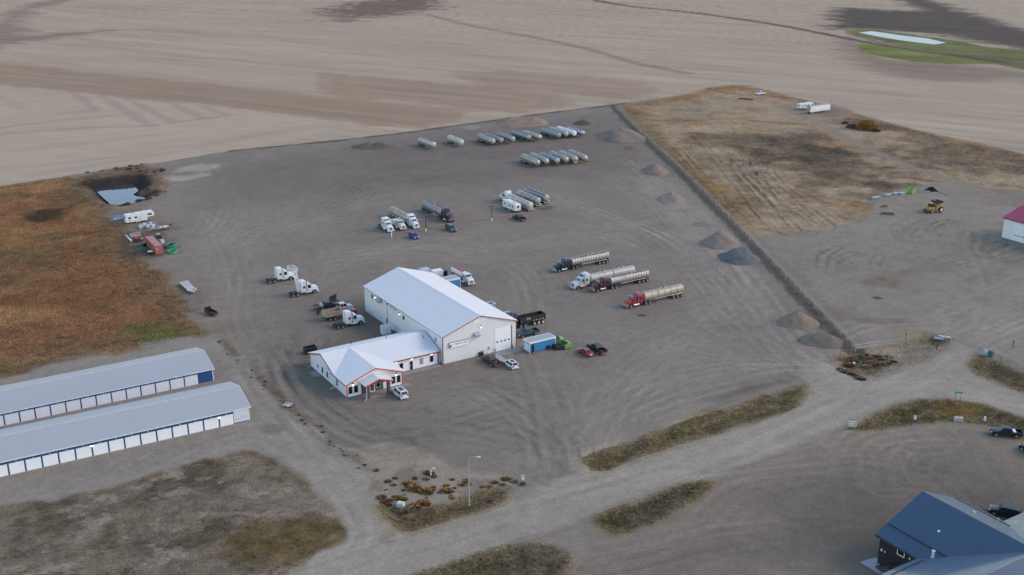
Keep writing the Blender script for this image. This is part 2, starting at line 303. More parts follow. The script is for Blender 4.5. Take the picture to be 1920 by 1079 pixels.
# ruts and traffic marks in the gravel (photo rows/columns of places on the ground)
for pts, amt, w, gap in [
    ([(1080, 880), (1060, 830), (1000, 770), (900, 720), (800, 740), (700, 790), (600, 770), (540, 690), (500, 600)], -.10, .9, 2.4),
    ([(1090, 880), (1080, 820), (1120, 740), (1220, 660), (1330, 600), (1390, 540), (1350, 470), (1280, 400), (1200, 320)], .09, 1.0, 2.6),
    ([(1095, 875), (1100, 820), (1190, 730), (1330, 690), (1450, 690), (1540, 690)], .08, .9, 2.4),
    ([(1100, 870), (1130, 800), (1240, 740), (1400, 700), (1540, 685)], .10, .9, 2.4), ([(1105, 868), (1150, 800), (1260, 752), (1420, 712), (1530, 700)], .08, .8, 2.4),
    ([(1085, 875), (1070, 800), (1040, 720), (1000, 640), (1000, 560), (960, 500), (860, 460), (760, 465), (600, 500)], .09, .9, 2.4),
    ([(1560, 690), (1500, 640), (1440, 560), (1380, 490), (1310, 420), (1240, 350), (1170, 300)], .12, 1.2, 2.6), ([(1580, 695), (1480, 640), (1400, 560), (1330, 500), (1240, 440), (1100, 400)], .11, 1.0, 2.6),
    ([(1570, 700), (1470, 660), (1360, 600), (1280, 520), (1150, 450), (1040, 420)], .09, 1.0, 2.4), ([(1540, 700), (1430, 665), (1300, 640), (1150, 620)], .09, .8, 2.4),
    ([(340, 470), (400, 430), (420, 380), (380, 345), (330, 350), (300, 375)], .08, .8, 2.2), ([(330, 470), (440, 450), (470, 400), (420, 365), (340, 372), (290, 385)], .07, .8, 2.2), ([(300, 390), (380, 400), (410, 440), (440, 520), (430, 600), (480, 680)], .08, .9, 2.2),
    ([(450, 560), (430, 480), (520, 430), (640, 420), (700, 435)], .07, .9, 2.2), ([(470, 640), (440, 540), (480, 450), (620, 400), (800, 360)], .06, 1.0, 2.4),
    ([(650, 350), (690, 345), (700, 360), (670, 375), (640, 372)], -.14, .5, 1.8), ([(655, 365), (700, 352), (760, 348), (780, 356)], -.12, .5, 1.8), ([(600, 390), (680, 350), (760, 335), (900, 345)], -.07, .8, 2.2),
    ([(640, 470), (800, 455), (940, 460), (1050, 440), (1200, 420), (1320, 395)], .08, .9, 2.4), ([(600, 480), (760, 470), (900, 480), (1010, 470), (1160, 440), (1300, 440)], .07, .9, 2.4), ([(700, 480), (860, 490), (990, 500), (1030, 540)], .07, .8, 2.4),
    ([(1030, 380), (1120, 400), (1240, 440), (1330, 510), (1390, 590)], .10, .8, 2.4), ([(1030, 365), (1100, 388), (1180, 420)], .16, .9, 2.2), ([(1050, 300), (1150, 330), (1250, 400), (1330, 480)], .06, 1.0, 2.4),
    ([(540, 640), (520, 700), (580, 770), (680, 830), (760, 830)], -.12, 1.1, 2.6), ([(560, 690), (600, 760), (700, 820), (820, 800), (950, 760)], -.09, 1.1, 2.6), ([(640, 750), (720, 790), (830, 800), (980, 830), (1060, 870)], -.07, 1.2, 2.6),
    ([(820, 760), (870, 740), (960, 740), (1040, 770), (1080, 840)], .05, .8, 2.4), ([(900, 800), (960, 790), (1040, 830), (1070, 880)], -.06, .8, 2.2),
    ([(560, 1075), (760, 1010), (960, 960), (1120, 915), (1280, 865), (1450, 800), (1560, 750), (1700, 722), (1920, 755)], .09, 1.3, 2.4), ([(600, 1079), (780, 1030), (980, 975), (1130, 930), (1300, 880), (1460, 820), (1600, 765), (1740, 735), (1920, 772)], .09, 1.3, 2.6),
    ([(560, 1090), (760, 1026), (960, 970), (1120, 925), (1290, 874), (1450, 812), (1570, 757)], -.08, .9, 3.4), ([(1540, 730), (1600, 705), (1700, 700), (1760, 670), (1840, 630), (1920, 590)], .09, 1.0, 2.4), ([(1640, 730), (1740, 690), (1800, 655), (1860, 625), (1925, 605)], .08, 1.0, 2.4),
    ([(640, 1060), (680, 1000), (640, 930), (590, 860), (540, 800), (490, 750), (450, 690)], .09, 1.0, 2.2), ([(660, 1062), (705, 990), (670, 920), (620, 850), (560, 790)], .07, 1.0, 2.2), ([(250, 905), (400, 840), (480, 820), (560, 860), (610, 910)], .05, 1.0, 2.2),
    ([(1620, 860), (1640, 835), (1680, 822), (1740, 818)], .13, .35, 1.9), ([(1690, 850), (1680, 880), (1700, 910), (1740, 915)], .13, .35, 1.9), ([(1690, 850), (1720, 832), (1790, 830)], .10, .35, 1.9), ([(1725, 890), (1735, 865), (1780, 855)], .09, .35, 1.8), ([(1300, 890), (1440, 870), (1580, 860), (1720, 880), (1800, 940)], .07, .9, 2.2), ([(1280, 960), (1360, 900), (1480, 870), (1600, 850)], .07, .9, 2.2), ([(1100, 1050), (1200, 1040), (1320, 1000), (1450, 985)], .06, .9, 2.2), ([(1080, 1079), (1180, 1060), (1340, 1020), (1480, 1000)], -.06, .9, 2.2),
    ([(1540, 500), (1545, 480), (1570, 465)], -.2, .4, 2.0), ([(1560, 512), (1565, 490), (1600, 475)], -.14, .4, 2.0), ([(1715, 445), (1708, 430), (1730, 418), (1750, 415)], -.25, .5, 2.2), ([(1720, 448), (1725, 432), (1760, 420)], -.2, .4, 2.2), ([(1730, 485), (1770, 497), (1810, 490)], -.16, .5, 1.8), ([(1545, 470), (1600, 500), (1650, 510)], -.13, .5, 2.4), ([(1650, 480), (1640, 500), (1660, 510)], -.12, .4, 2.0), ([(1870, 365), (1890, 375), (1895, 385)], -.2, .5, 2.0), ([(1840, 440), (1830, 470), (1850, 480), (1900, 462)], -.12, 1.2, 2.4), ([(1840, 480), (1880, 490), (1925, 480)], -.1, .8, 2.4), ([(1560, 640), (1640, 610), (1740, 600), (1830, 560), (1920, 520)], .06, 1.0, 2.4), ([(1780, 660), (1840, 600), (1850, 520), (1800, 450), (1700, 420)], .06, 1.0, 2.4),
    ([(1480, 430), (1430, 380), (1390, 330), (1392, 310)], -.4, .35, 2.0), ([(1530, 425), (1450, 360), (1405, 320), (1400, 300)], -.4, .35, 2.0), ([(1380, 400), (1330, 350), (1290, 300), (1260, 270)], -.3, .35, 2.0), ([(1440, 290), (1400, 310), (1340, 305)], -.25, .35, 2.0), ([(1300, 250), (1360, 320), (1440, 420)], -.2, .35, 2.0), ([(1445, 230), (1500, 260), (1580, 262), (1640, 282)], -.12, .4, 2.0)]:
    tr(pts, amt, w, gap)

tj = random.Random(4)
for line, amt, w, gap in list(TRACKS):
    if len(line) < 19: continue
    for k in range(3):
        off = np.array([tj.uniform(-7, 7), tj.uniform(-7, 7)]); c = line.mean(0); s_ = tj.uniform(.9, 1.1); a_ = R(tj.uniform(-4, 4)); m_ = np.array([[math.cos(a_), -math.sin(a_)], [math.sin(a_), math.cos(a_)]])
        TRACKS.append(((line - c) @ m_.T * s_ + c + off, amt * tj.choice([-.5, .7, .8]), w * .8, gap))
def strip_rows(y0, y1, dmin):
    o = [y0]
    while o[-1] < y1: o.append(o[-1] + max(dmin, 0.8 * o[-1] ** 2 / 117000.0))
    o[-1] = y1; return np.array(o)
BANDS = [(118, 262, -185, 185, .42), (262, 520, -300, 300, .7), (520, 1700, -860, 860, 1.6)]
PALE_STONE = alb(158, 152, 146)
SIDE = [PW([(1150, 198), (1200, 250), (1300, 345), (1405, 452), (1500, 552), (1600, 656)])]           # fence line on the right of the yard
LFENCE = PW([(415, 640), (440, 665), (500, 722), (540, 760), (575, 792), (610, 822), (650, 850), (690, 880)])
def ground_eval(X, Y):
    n_lo = fbm(X, Y, 45, 4, 0); n_md = fbm(X, Y, 9, 4, 1); n_hi = fbm(X, Y, 2.2, 3, 2); n_bl = fbm(X, Y, 24, 4, 3)
    n_w = fbm(X, Y, 6, 3, 4)
    u, v = rot(X, Y, 31.5)
    Z = np.zeros(X.shape); tuft = np.zeros(X.shape)
    reg = np.zeros(X.shape, int)                       # 0 gravel_yard
    n_vh = fbm(X, Y, .9, 2, 5)
    def col(c, a=0.06, b=0.05, d=0.05): return alb(*c)[None, :] * (1 + a * n_lo + b * n_md + d * 1.5 * n_hi + .05 * n_vh)[:, None]
    C = col((119, 116, 115), .07, .06, .05)
    def over(mask, col): 
        nonlocal C; C = C * (1 - mask[:, None]) + col * mask[:, None]
    def M(name, wob=1.2, soft=1.0, shift=0.0):
        d = sdf(A_[name], X, Y); return sstep(-soft, soft, d + shift + wob * n_w + 0.5 * wob * n_hi * .6), d
    # yard: browner and paler zones
    m, d = M('darkyard', 6, 14); over(m * .75, col((107, 102, 103), .08, .06, .04))
    m, d = M('shopshade', 3, 6); over(m * .8, col((101, 93, 88), .05, .1, .06))  # shop's shadow on the ground to its left, painted in as darker brown
    m, d = M('leftpad', 3, 5); over(m * .7, col((116, 106, 100), .05, .1, .08))
    m, d = M('palepad', 1.0, .8); over(m * .8, col((142, 138, 132), .05, .06, .05))
    m, d = M('darkbit', 1.5, 2.5); over(m * .75, col((92, 86, 84), .04, .06, .05))
    # storage lot, east lot, south lot
    m, d = M('storelot', 1.0, 1.5); over(m, col((132, 130, 129), .05, .05, .05)); reg[(d > 0)] = 1
    m, d = M('eastlot', 1.2, 2.0); over(m, col((126, 123, 121), .06, .07, .05)); reg[d > 0] = 2
    m2 = sstep(.35, .75, fbm(X + 40, Y, 14, 4, 2) + .25) * m; over(m2 * .22, col((100, 92, 84)))
    m, d = M('southlot', 1.0, 2.5); over(m, col((117, 113, 110), .08, .06, .05)); q = m * sstep(2, 34, d + 7 * n_bl + 5 * n_lo); over(q, col((94, 91, 90), .08, .06, .05)); reg[d > 0] = 3
    # field
    m, d = M('field', .8, .8); mf = m
    a, b = rot(X, Y, -27); c1, s1 = rot(X, Y, -34)
    strk = fbm(a / 16.0, b, 7, 5, 1); strk2 = fbm(c1 / 10.0, s1, 3.0, 4, 3); big = fbm(a / 3.5, b, 60, 4, 0)
    cf = alb(157, 147, 138)[None, :] * (1 + .15 * strk + .11 * strk2 + .03 * np.sin(s1 * 1.15 + 2 * n_bl) + .05 * big + .03 * n_hi)[:, None]
    warm = sstep(-.1, .9, big + .5 * strk)[:, None] * .45
    cf = cf * (1 - warm) + alb(149, 136, 126)[None, :] * (1 + .12 * strk)[:, None] * warm
    red = sstep(.75, 1.15, fbm(a / 7, b, 13, 4, 5) + .3 * big)[:, None] * .3
    cf = cf * (1 - red) + alb(128, 98, 88)[None, :] * red
    for k, L in enumerate(LOBES):
        dl = sdf(L, X, Y, 150); ml = sstep(-4, 3, dl + 3 * n_md)[:, None] * (.8, .72, .65)[k]
        rings = np.sin(dl / 2.6 + 1.5 * n_bl) * .05 * sstep(60, 5, dl)
        cf = cf * (1 - ml) + (alb(138, 122, 109)[None, :] * (1 + .10 * strk + .1 * n_bl * .5 + rings)[:, None]) * ml
    dl = sdf(A_['stubble_pale'], X, Y, 150); ml = sstep(-2, 2.5, dl + 2 * n_md)
    cf = cf * (1 - ml[:, None] * .8) + (alb(163, 154, 146)[None, :] * (1 + .07 * fbm(*[w / q for w, q in zip(rot(X, Y, 31.5), (14, 1))], 3, 4, 2) + .05 * n_bl)[:, None]) * ml[:, None] * .8
    for i, h in enumerate(HERR):
        dh = pdist(spline(PW(h), 4) if i > 6 else PW(h), X, Y, 9); q = sstep(3.4, .6, dh + 1.4 * n_md)[:, None] * (.55 if i <= 6 else .28)
        cf = cf * (1 - q) + alb(138, 130, 126)[None, :] * q
    def fm(name, soft, amt, c, wob=6, va=.2):
        nonlocal cf
        dl = sdf(A_[name], X, Y, 120); q = sstep(-soft, soft, dl + wob * strk * 2 + wob * .5 * n_bl)[:, None] * amt
        cf = cf * (1 - q) + alb(*c)[None, :] * (1 + va * strk + va * .6 * n_bl)[:, None] * q
    fm('darkfield', 14, .95, (70, 62, 62), 7); fm('darkfield2', 16, .62, (96, 86, 80), 9); fm('darkpatch', 16, .8, (84, 70, 68), 16); fm('darkleft', 9, .55, (98, 80, 78), 9)
    fm('green2', 2, .9, (84, 92, 48), 1.2, .5); fm('green1', 2, .9, (94, 108, 42), 1.2, .45)
    for line, w, amt, c in FIELD_LINES:
        dh = pdist(line, X, Y, 14); q = sstep(w, w * .3, dh + 1.6 * n_md)[:, None] * amt
        cf = cf * (1 - q) + alb(*c)[None, :] * (1 + .2 * n_bl)[:, None] * q
    over(m, cf); reg[d > 0] = 4
    # rough edge of the field and the yard
    edge = sstep(2.2, .4, np.abs(d + .6) + .8 * n_md) * (X > -125) * (X < 62); over(edge * .75, col((72, 62, 56), .1, .25, .2)); Z += edge * .35 * (.5 + n_hi * .5)
    tuft = np.maximum(tuft, edge * .5)
    # scrub east of the fence
    m, d = M('scrub', 1.6, 2.0)
    cs = alb(146, 134, 118)[None, :] * (1 + .16 * n_hi + .12 * n_md + .06 * n_bl)[:, None]
    s0, s1_ = rot(X, Y, -20); pt = fbm(s0 / 1.6, s1_, 17, 5, 4)
    q = sstep(.15, .6, pt)[:, None] * .4; cs = cs * (1 - q) + alb(112, 102, 88)[None, :] * (1 + .35 * n_hi + .25 * n_md)[:, None] * q
    q = sstep(.25, .75, fbm(s0 / 2.2 + 200, s1_, 8, 4, 5) - .002 * (X - 60))[:, None] * .8; cs = cs * (1 - q) + alb(148, 116, 74)[None, :] * (1 + .25 * n_hi)[:, None] * q
    q = sstep(.25, .7, fbm(s0 / 2.0 - 60, s1_ + 30, 10, 4, 1) + .25 * sstep(170, 230, X))[:, None] * .55; cs = cs * (1 - q) + alb(120, 88, 70)[None, :] * (1 + .3 * n_hi)[:, None] * q
    q = sstep(14, 0, np.abs(sdf(A_['field'], X, Y, 30) + 6) + 3 * n_md)[:, None] * .7; cs = cs * (1 - q) + alb(134, 104, 76)[None, :] * (1 + .35 * n_hi + .3 * n_md)[:, None] * q
    q = sstep(16, 3, pdist(SIDE[0], X, Y, 20) + 4 * n_md)[:, None] * sstep(330, 420, Y)[:, None] * .7; cs = cs * (1 - q) + alb(106, 92, 58)[None, :] * (1 + .4 * n_hi)[:, None] * q
    for (px, py, rx, ry) in ((1690, 357, 14, 7), (1520, 312, 30, 28), (1450, 262, 40, 14), (1560, 305, 30, 18), (1740, 262, 16, 10), (1700, 235, 40, 12), (1830, 300, 45, 20), (1490, 290, 26, 12)):
        c = P(px, py); dd = np.hypot((X - c.x) / rx, (Y - c.y) / (ry * 1.8)); q = sstep(1.1, .4, dd + .35 * n_md + .25 * n_bl)[:, None] * .7
        cs = cs * (1 - q) + alb(88, 78, 66)[None, :] * (1 + .35 * n_hi + .3 * n_md)[:, None] * q
    over(m, cs); reg[d > 0] = 5; tuft = np.maximum(tuft, m * .55)
    m, d = M('track', 1.0, 1.5); over(m * .9, col((126, 119, 113), .05, .07, .06)); reg[d > 0] = 6; tuft *= 1 - m
    # burnt orange grassland
    m, d = M('grass', 3.2, 2.2)
    g0, g1 = rot(X, Y, 12)
    cg = alb(120, 89, 60)[None, :] * (1 + .22 * n_hi + .18 * n_md + .1 * n_bl)[:, None]
    q = sstep(-.3, .6, fbm(g0 / 1.8, g1, 26, 5, 2) + sstep(330, 430, Y) * .45)[:, None] * .75; cg = cg * (1 - q) + alb(146, 117, 78)[None, :] * (1 + .2 * n_hi + .15 * n_md)[:, None] * q
    q = sstep(.1, .7, fbm(g0 / 1.6 + 77, g1, 15, 5, 3))[:, None] * .7; cg = cg * (1 - q) + alb(98, 86, 62)[None, :] * (1 + .3 * n_hi)[:, None] * q
    q = sstep(18, 1, d + 7 * n_bl)[:, None] * .65; cg = cg * (1 - q) + alb(104, 92, 74)[None, :] * (1 + .3 * n_hi)[:, None] * q
    c = P(285, 625); q = sstep(1.2, .2, np.hypot((X - c.x) / 12, (Y - c.y) / 9) + .5 * n_md)[:, None] * .75; cg = cg * (1 - q) + alb(84, 98, 42)[None, :] * (1 + .3 * n_hi)[:, None] * q
    c = P(90, 404); q = sstep(1.2, .5, np.hypot((X - c.x) / 9, (Y - c.y) / 9) + .3 * n_md)[:, None] * .9; cg = cg * (1 - q) + alb(56, 50, 42)[None, :] * q
    c = P(90, 730); q = sstep(1.2, .2, np.hypot((X - P(100, 690).x) / 40, (Y - P(100, 690).y) / 7) + .5 * n_md)[:, None] * .6; cg = cg * (1 - q) + alb(86, 74, 54)[None, :] * (1 + .3 * n_hi)[:, None] * q
    over(m, cg); reg[d > 0] = 7; tuft = np.maximum(tuft, m)
    # pond bank
    m, d = M('pondbank', 2.0, 2.5)
    over(m * .9, alb(104, 88, 74)[None, :] * (1 + .35 * n_hi + .35 * n_md)[:, None])
    yc = A_['water'][:, 1].mean(); dw = sdf(A_['water'], X, Y, 30) + .7 * n_w
    over(sstep(-7, -3, dw) * m * .8, alb(84, 80, 82)[None, :] * (1 + .15 * n_hi + .15 * n_md)[:, None]); over(np.maximum(sstep(-2.6, -.4, dw), sstep(-8, -4, dw) * sstep(yc + 2, yc + 10, Y)) * .9, alb(44, 42, 44)[None, :] * (1 + .2 * n_hi)[:, None])
    back = sstep(-14, -5, dw) * sstep(-1.5, -7, dw)
    Z += m * back * (.5 + .5 * n_md + 1.0 * sstep(yc - 4, yc + 12, Y)); Z -= sstep(-6, 2.5, dw) * 2.6
    reg[(d > 0)] = 7; tuft = np.maximum(tuft, m * .6 * sstep(-4, -7, dw)) * sstep(-3, -6, dw)
    m, d = M('salt', 2.4, 2.0); over(m * .62 * sstep(-.6, .3, n_md), col((158, 154, 152), .05, .08, .06))
    # weedy ground bottom left
    m, d = M('weeds', 1.2, 1.2)
    cw = alb(112, 105, 97)[None, :] * (1 + .28 * n_hi + .16 * n_md + .08 * n_bl)[:, None]
    w0, w1 = rot(X, Y, 25); pw = fbm(w0 / 1.5, w1, 6, 5, 0, .75)
    q = sstep(.0, .6, pw)[:, None] * .75; cw = cw * (1 - q) + alb(84, 77, 66)[None, :] * (1 + .35 * n_hi)[:, None] * q
    q = sstep(.25, .7, fbm(w0 / 1.4 + 31, w1 + 9, 5, 5, 2, .75))[:, None] * .7; cw = cw * (1 - q) + alb(146, 140, 134)[None, :] * (1 + .15 * n_hi)[:, None] * q
    c = P(590, 880); q = sstep(1.2, .2, np.hypot((X - P(560, 930).x) / 13, (Y - P(560, 930).y) / 10) + .4 * n_md)[:, None] * .55; cw = cw * (1 - q) + alb(136, 131, 125)[None, :] * (1 + .15 * n_hi)[:, None] * q
    lp = P(560, 1010); q = sstep(1.2, .3, np.hypot((X - lp.x) / 17, (Y - lp.y) / 9) + .5 * n_md)[:, None] * .8; cw = cw * (1 - q) + alb(90, 78, 46)[None, :] * (1 + .35 * n_hi)[:, None] * q
    q = sstep(160, 148, Y + 6 * n_bl)[:, None] * sstep(-30, -10, X)[:, None] * .0; 
    q = sstep(3.5, .5, d + 1.5 * n_md)[:, None] * sstep(182, 188, Y)[:, None] * .5; cw = cw * (1 - q) + alb(112, 88, 66)[None, :] * (1 + .4 * n_hi)[:, None] * q
    over(m, cw); reg[d > 0] = 8; tuft = np.maximum(tuft, m * .42)
    m, d = M('rocks', 1.2, 1.2); over(m * sstep(-.3, .4, n_md), alb(150, 146, 142)[None, :] * (1 + .3 * n_hi)[:, None]); 
    # verges
    m, d = M('island1', 1.0, .9); over(m, alb(136, 132, 128)[None, :] * (1 + .07 * n_hi + .08 * n_md)[:, None])
    q = sstep(.05, .5, fbm(X, Y, 5, 4, 5)) * m; over(q * .6, alb(104, 98, 94)[None, :] * (1 + .2 * n_hi)[:, None])
    reg[d > 0] = 8
    for nm, c0, c1 in (('strip1', (106, 98, 78), (88, 80, 56)), ('verge1', (118, 108, 84), (98, 92, 58)), ('verge2', (108, 102, 84), (86, 79, 52)), ('verge3', (112, 104, 86), (90, 84, 58)), ('verge4', (112, 103, 80), (94, 86, 54)), ('junction', (128, 122, 114), (92, 80, 52)), ('verge5', (116, 106, 84), (94, 86, 58))):
        m, d = M(nm, 1.5, 1.5)
        cv = alb(*c0)[None, :] * (1 + .3 * n_hi + .2 * n_md)[:, None]
        q = sstep(.0, .6, fbm(u / 2.0 + 11, v, 5, 4, 1) + .12 * np.clip(d, 0, 4) - .2)[:, None] * .6; cv = cv * (1 - q) + alb(*c1)[None, :] * (1 + .35 * n_hi)[:, None] * q
        q = sstep(2.2, .2, d + 1.0 * n_md)[:, None] * .5; cv = cv * (1 - q) + alb(132, 116, 88)[None, :] * (1 + .25 * n_hi)[:, None] * q
        over(m, cv); reg[d > 0] = 8; tuft = np.maximum(tuft, m * (.9 if nm != 'junction' else .45)); Z -= sstep(.5, 4.0, d) * .45
        if nm == 'verge1': over(sstep(-3.5, -.6, d) * sstep(.2, -.4, d) * .35 * sstep(-.2, .3, n_md), col((150, 146, 142)))
    c = P(1795, 768); q = sstep(1.15, .4, np.hypot((X - c.x) / 7.5, (Y - c.y) / 4.5) + .3 * n_md) * .8; over(q, alb(128, 104, 52)[None, :] * (1 + .25 * n_hi)[:, None])
    # road
    m, d = M('road', .8, 1.6); m = m * (1 - sstep(-.5, .5, np.maximum.reduce([sdf(A_[k], X, Y, 4) for k in ('verge1', 'verge2', 'verge4', 'strip1', 'junction', 'verge5', 'weeds')])))
    over(m * .92, col((137, 135, 134), .04, .05, .05)); reg[(d > 0) & (reg != 8)] = 9
    # right-hand fence: pale strip outside, dark weedy line under the mesh
    ds = pdist(SIDE[0], X, Y, 12)
    sidepos = np.where(sdf(np.vstack([SIDE[0], [[300, 254], [300, 594]]]), X, Y, 14) > 0, 1, -1) * ds
    q = sstep(.2, .8, sidepos) * sstep(3.6, 2.4, sidepos + .5 * n_md) * sstep(380, 330, Y); over(q * .5, col((126, 124, 122)))
    q = sstep(-2.6, -1.6, sidepos + .4 * n_md) * sstep(.5, -.1, sidepos); over(q * .75, alb(70, 64, 60)[None, :] * (1 + .4 * n_hi)[:, None]); tuft = np.maximum(tuft, q * .4)
    q = sstep(2.2, 3.0, sidepos) * sstep(5.0, 3.6, sidepos + 1.2 * n_md) * sstep(380, 330, Y); over(q * .35, col((104, 98, 92)))
    # left-hand fence line weeds
    dl = pdist(LFENCE, X, Y, 8); q = sstep(1.5, .5, dl + .9 * n_md); over(q * .7 * sstep(-.4, .3, n_md), alb(104, 92, 76)[None, :] * (1 + .4 * n_hi)[:, None]); tuft = np.maximum(tuft, q * .35)
    # junction with the pond, stains
    for (px, py, rx, ry, c, am) in ((1022, 392, 4, 2.2, (88, 66, 56), .7), (1030, 388, 3, 2, (70, 60, 56), .6), (1203, 592, 1.0, .8, (60, 56, 52), .9), (1646, 559, 1.6, 1.3, (74, 60, 50), .9), (505, 805, 4, 3, (98, 92, 88), .5), (350, 880, 2.5, 1.6, (92, 86, 80), .5), (1650, 530, 7, 5, (98, 88, 78), .5), (1450, 280, 1, 1, (90, 80, 70), .3), (1665, 602, 10, 3, (100, 94, 86), .5), (1845, 462, 6, 7, (108, 100, 94), .25), (1290, 395, 5, 4, (106, 100, 96), .4), (1312, 400, 5.5, 3, (132, 126, 120), .5), (230, 395, 10, 5, (108, 100, 97), .5), (284, 468, 9, 13, (80, 73, 68), .8), (258, 446, 8, 12, (84, 77, 72), .75), (275, 425, 14, 7, (100, 92, 88), .5), (236, 408, 10, 10, (102, 96, 94), .5), (345, 528, 7, 12, (128, 120, 114), .5), (400, 592, 6, 12, (128, 120, 114), .5), (1545, 210, 12, 14, (98, 92, 92), .6)):
        c_ = P(px, py); q = sstep(1.15, .45, np.hypot((X - c_.x) / rx, (Y - c_.y) / ry) + .3 * n_md + .15 * n_hi) * am
        over(q, alb(*c)[None, :] * (1 + .15 * n_hi)[:, None])
    # traffic marks
    T = np.zeros(X.shape); gm = np.isin(reg, (0, 1, 2, 3, 5, 6, 9))
    brk = .35 + .65 * sstep(-.6, .4, fbm(X, Y, 22, 3, 1))
    for line, amt, w, gap in TRACKS:
        for k in (-1, 1):
            dd = pdist(line, X, Y, 14); T += np.clip(amt, -.2, .2) * 1.45 * sstep(w * 1.15, w * .3, np.abs(dd - (gap / 2 if k > 0 else gap / 2)) + .08 * n_md) * brk * .5
            for off in (4.3, 6.2): T += amt * .7 * sstep(w * 1.1, w * .3, np.abs(dd - off) + .15 * n_md) * (1.2 - brk) * .5
    sw = fbm(X + 14 * n_lo, Y + 14 * n_bl, 26, 3, 5); T += .02 * np.sin(sw * 24) * sstep(.1, .6, fbm(X, Y, 60, 2, 3) + .35)
    sw2 = fbm(u / 5, v, 3.5, 4, 0); T += .05 * sw2 * sstep(.2, -.5, n_lo)
    C *= (1 + np.where(gm, np.where(reg == 9, .5, 1) * T, 0))[:, None]
    return np.clip(C, .004, .85), Z, reg, tuft
REGIONS = ['gravel_yard', 'storage_lot', 'gravel_lot', 'parking_ground', 'field', 'scrubland', 'path', 'grassland', 'verge', 'road']
ground_mat, t, b = mat_nodes('ground_surface')
at = nd(t, 'ShaderNodeAttribute', attribute_name='albedo'); at2 = nd(t, 'ShaderNodeAttribute', attribute_name='tuft')
tc = nd(t, 'ShaderNodeTexCoord')
n1 = noise(t, 1.6, 5, tc.outputs['Object'], .75); n2 = noise(t, 5.5, 3, tc.outputs['Object'], .7); n3 = noise(t, 0.55, 4, tc.outputs['Object'], .7)
g1 = mapr(t, n1.outputs[0], .25, .75, .74, 1.26); g2 = mapr(t, n2.outputs[0], .25, .75, .78, 1.22); g3 = mapr(t, n3.outputs[0], .25, .75, .93, 1.07)
g4 = mapr(t, n1.outputs[0], .30, .70, .55, 1.40)
mx = nd(t, 'ShaderNodeMix', data_type='FLOAT'); t.links.new(at2.outputs['Fac'], mx.inputs[0]); t.links.new(g1, mx.inputs[2]); t.links.new(g4, mx.inputs[3])
q1 = nd(t, 'ShaderNodeMath', operation='MULTIPLY'); t.links.new(mx.outputs[0], q1.inputs[0]); t.links.new(g2, q1.inputs[1])
q2 = nd(t, 'ShaderNodeMath', operation='MULTIPLY'); t.links.new(q1.outputs[0], q2.inputs[0]); t.links.new(g3, q2.inputs[1])
vm = nd(t, 'ShaderNodeVectorMath', operation='SCALE'); t.links.new(at.outputs['Color'], vm.inputs[0]); t.links.new(q2.outputs[0], vm.inputs['Scale'])
t.links.new(vm.outputs[0], b.inputs['Base Color']); b.inputs['Roughness'].default_value = .95; b.inputs['Specular IOR Level'].default_value = .15
bp = nd(t, 'ShaderNodeBump'); bp.inputs['Strength'].default_value = .35; bp.inputs['Distance'].default_value = .12
t.links.new(n1.outputs[0], bp.inputs['Height']); t.links.new(bp.outputs[0], b.inputs['Normal'])

TUFT_PTS = []
def build_ground():
    acc = {k: ([], [], [], [], 0) for k in range(len(REGIONS))}
    for (y0, y1, x0, x1, dx) in BANDS:
        ys = strip_rows(y0, y1, .32 if y0 < 200 else .4); xs = np.arange(x0, x1 + dx, dx)
        XX, YY = np.meshgrid(xs, ys); nx, ny = len(xs), len(ys); X, Y = XX.ravel(), YY.ravel()
        keep = np.abs(X) < (Y * .49 + 60)
        C = np.zeros((len(X), 3)); Z = np.zeros(len(X)); rg = np.zeros(len(X), int); tf = np.zeros(len(X))
        C[keep], Z[keep], rg[keep], tf[keep] = ground_eval(X[keep], Y[keep])
        tie = np.minimum(np.abs(Y - 262), np.abs(Y - 520)); Z *= sstep(0, 2, tie)
        ii = np.arange(nx * ny).reshape(ny, nx)
        q = np.stack([ii[:-1, :-1], ii[:-1, 1:], ii[1:, 1:], ii[1:, :-1]], -1).reshape(-1, 4)
        q = q[keep[q].all(1)]; fr = rg[q[:, 0]]
        V = np.stack([X, Y, Z], 1)
        for k in range(len(REGIONS)):
            f = q[fr == k]
            if not len(f): continue
            used, inv = np.unique(f, return_inverse=True); inv = inv.reshape(f.shape)
            a, bq, c, d, n = acc[k]; a.append(V[used]); bq.append(inv + n); c.append(C[used]); d.append(tf[used]); acc[k] = (a, bq, c, d, n + len(used))
        sel = keep & (tf > .12); TUFT_PTS.append((X[sel], Y[sel], Z[sel], tf[sel], C[sel], rg[sel], np.full(sel.sum(), dx)))
    for k, nm in enumerate(REGIONS):
        a, f, c, d, n = acc[k]
        if not n: continue
        V = np.concatenate(a).astype(np.float32); Fq = np.concatenate(f).astype(np.int32); C = np.concatenate(c); D = np.concatenate(d)
        me = bpy.data.meshes.new(nm); me.vertices.add(len(V)); me.vertices.foreach_set('co', V.ravel())
        me.loops.add(len(Fq) * 4); me.loops.foreach_set('vertex_index', Fq.ravel()); me.polygons.add(len(Fq))
        me.polygons.foreach_set('loop_start', np.arange(0, len(Fq) * 4, 4, dtype=np.int32))
        at = me.attributes.new('albedo', 'FLOAT_COLOR', 'POINT'); at.data.foreach_set('color', np.concatenate([C, np.ones((len(C), 1))], 1).astype(np.float32).ravel())
        at = me.attributes.new('tuft', 'FLOAT', 'POINT'); at.data.foreach_set('value', D.astype(np.float32))
        me.update(calc_edges=True); me.polygons.foreach_set('use_smooth', np.ones(len(Fq), bool)); me.materials.append(ground_mat)
        tag(link(bpy.data.objects.new(nm, me)), kind='structure')
build_ground()
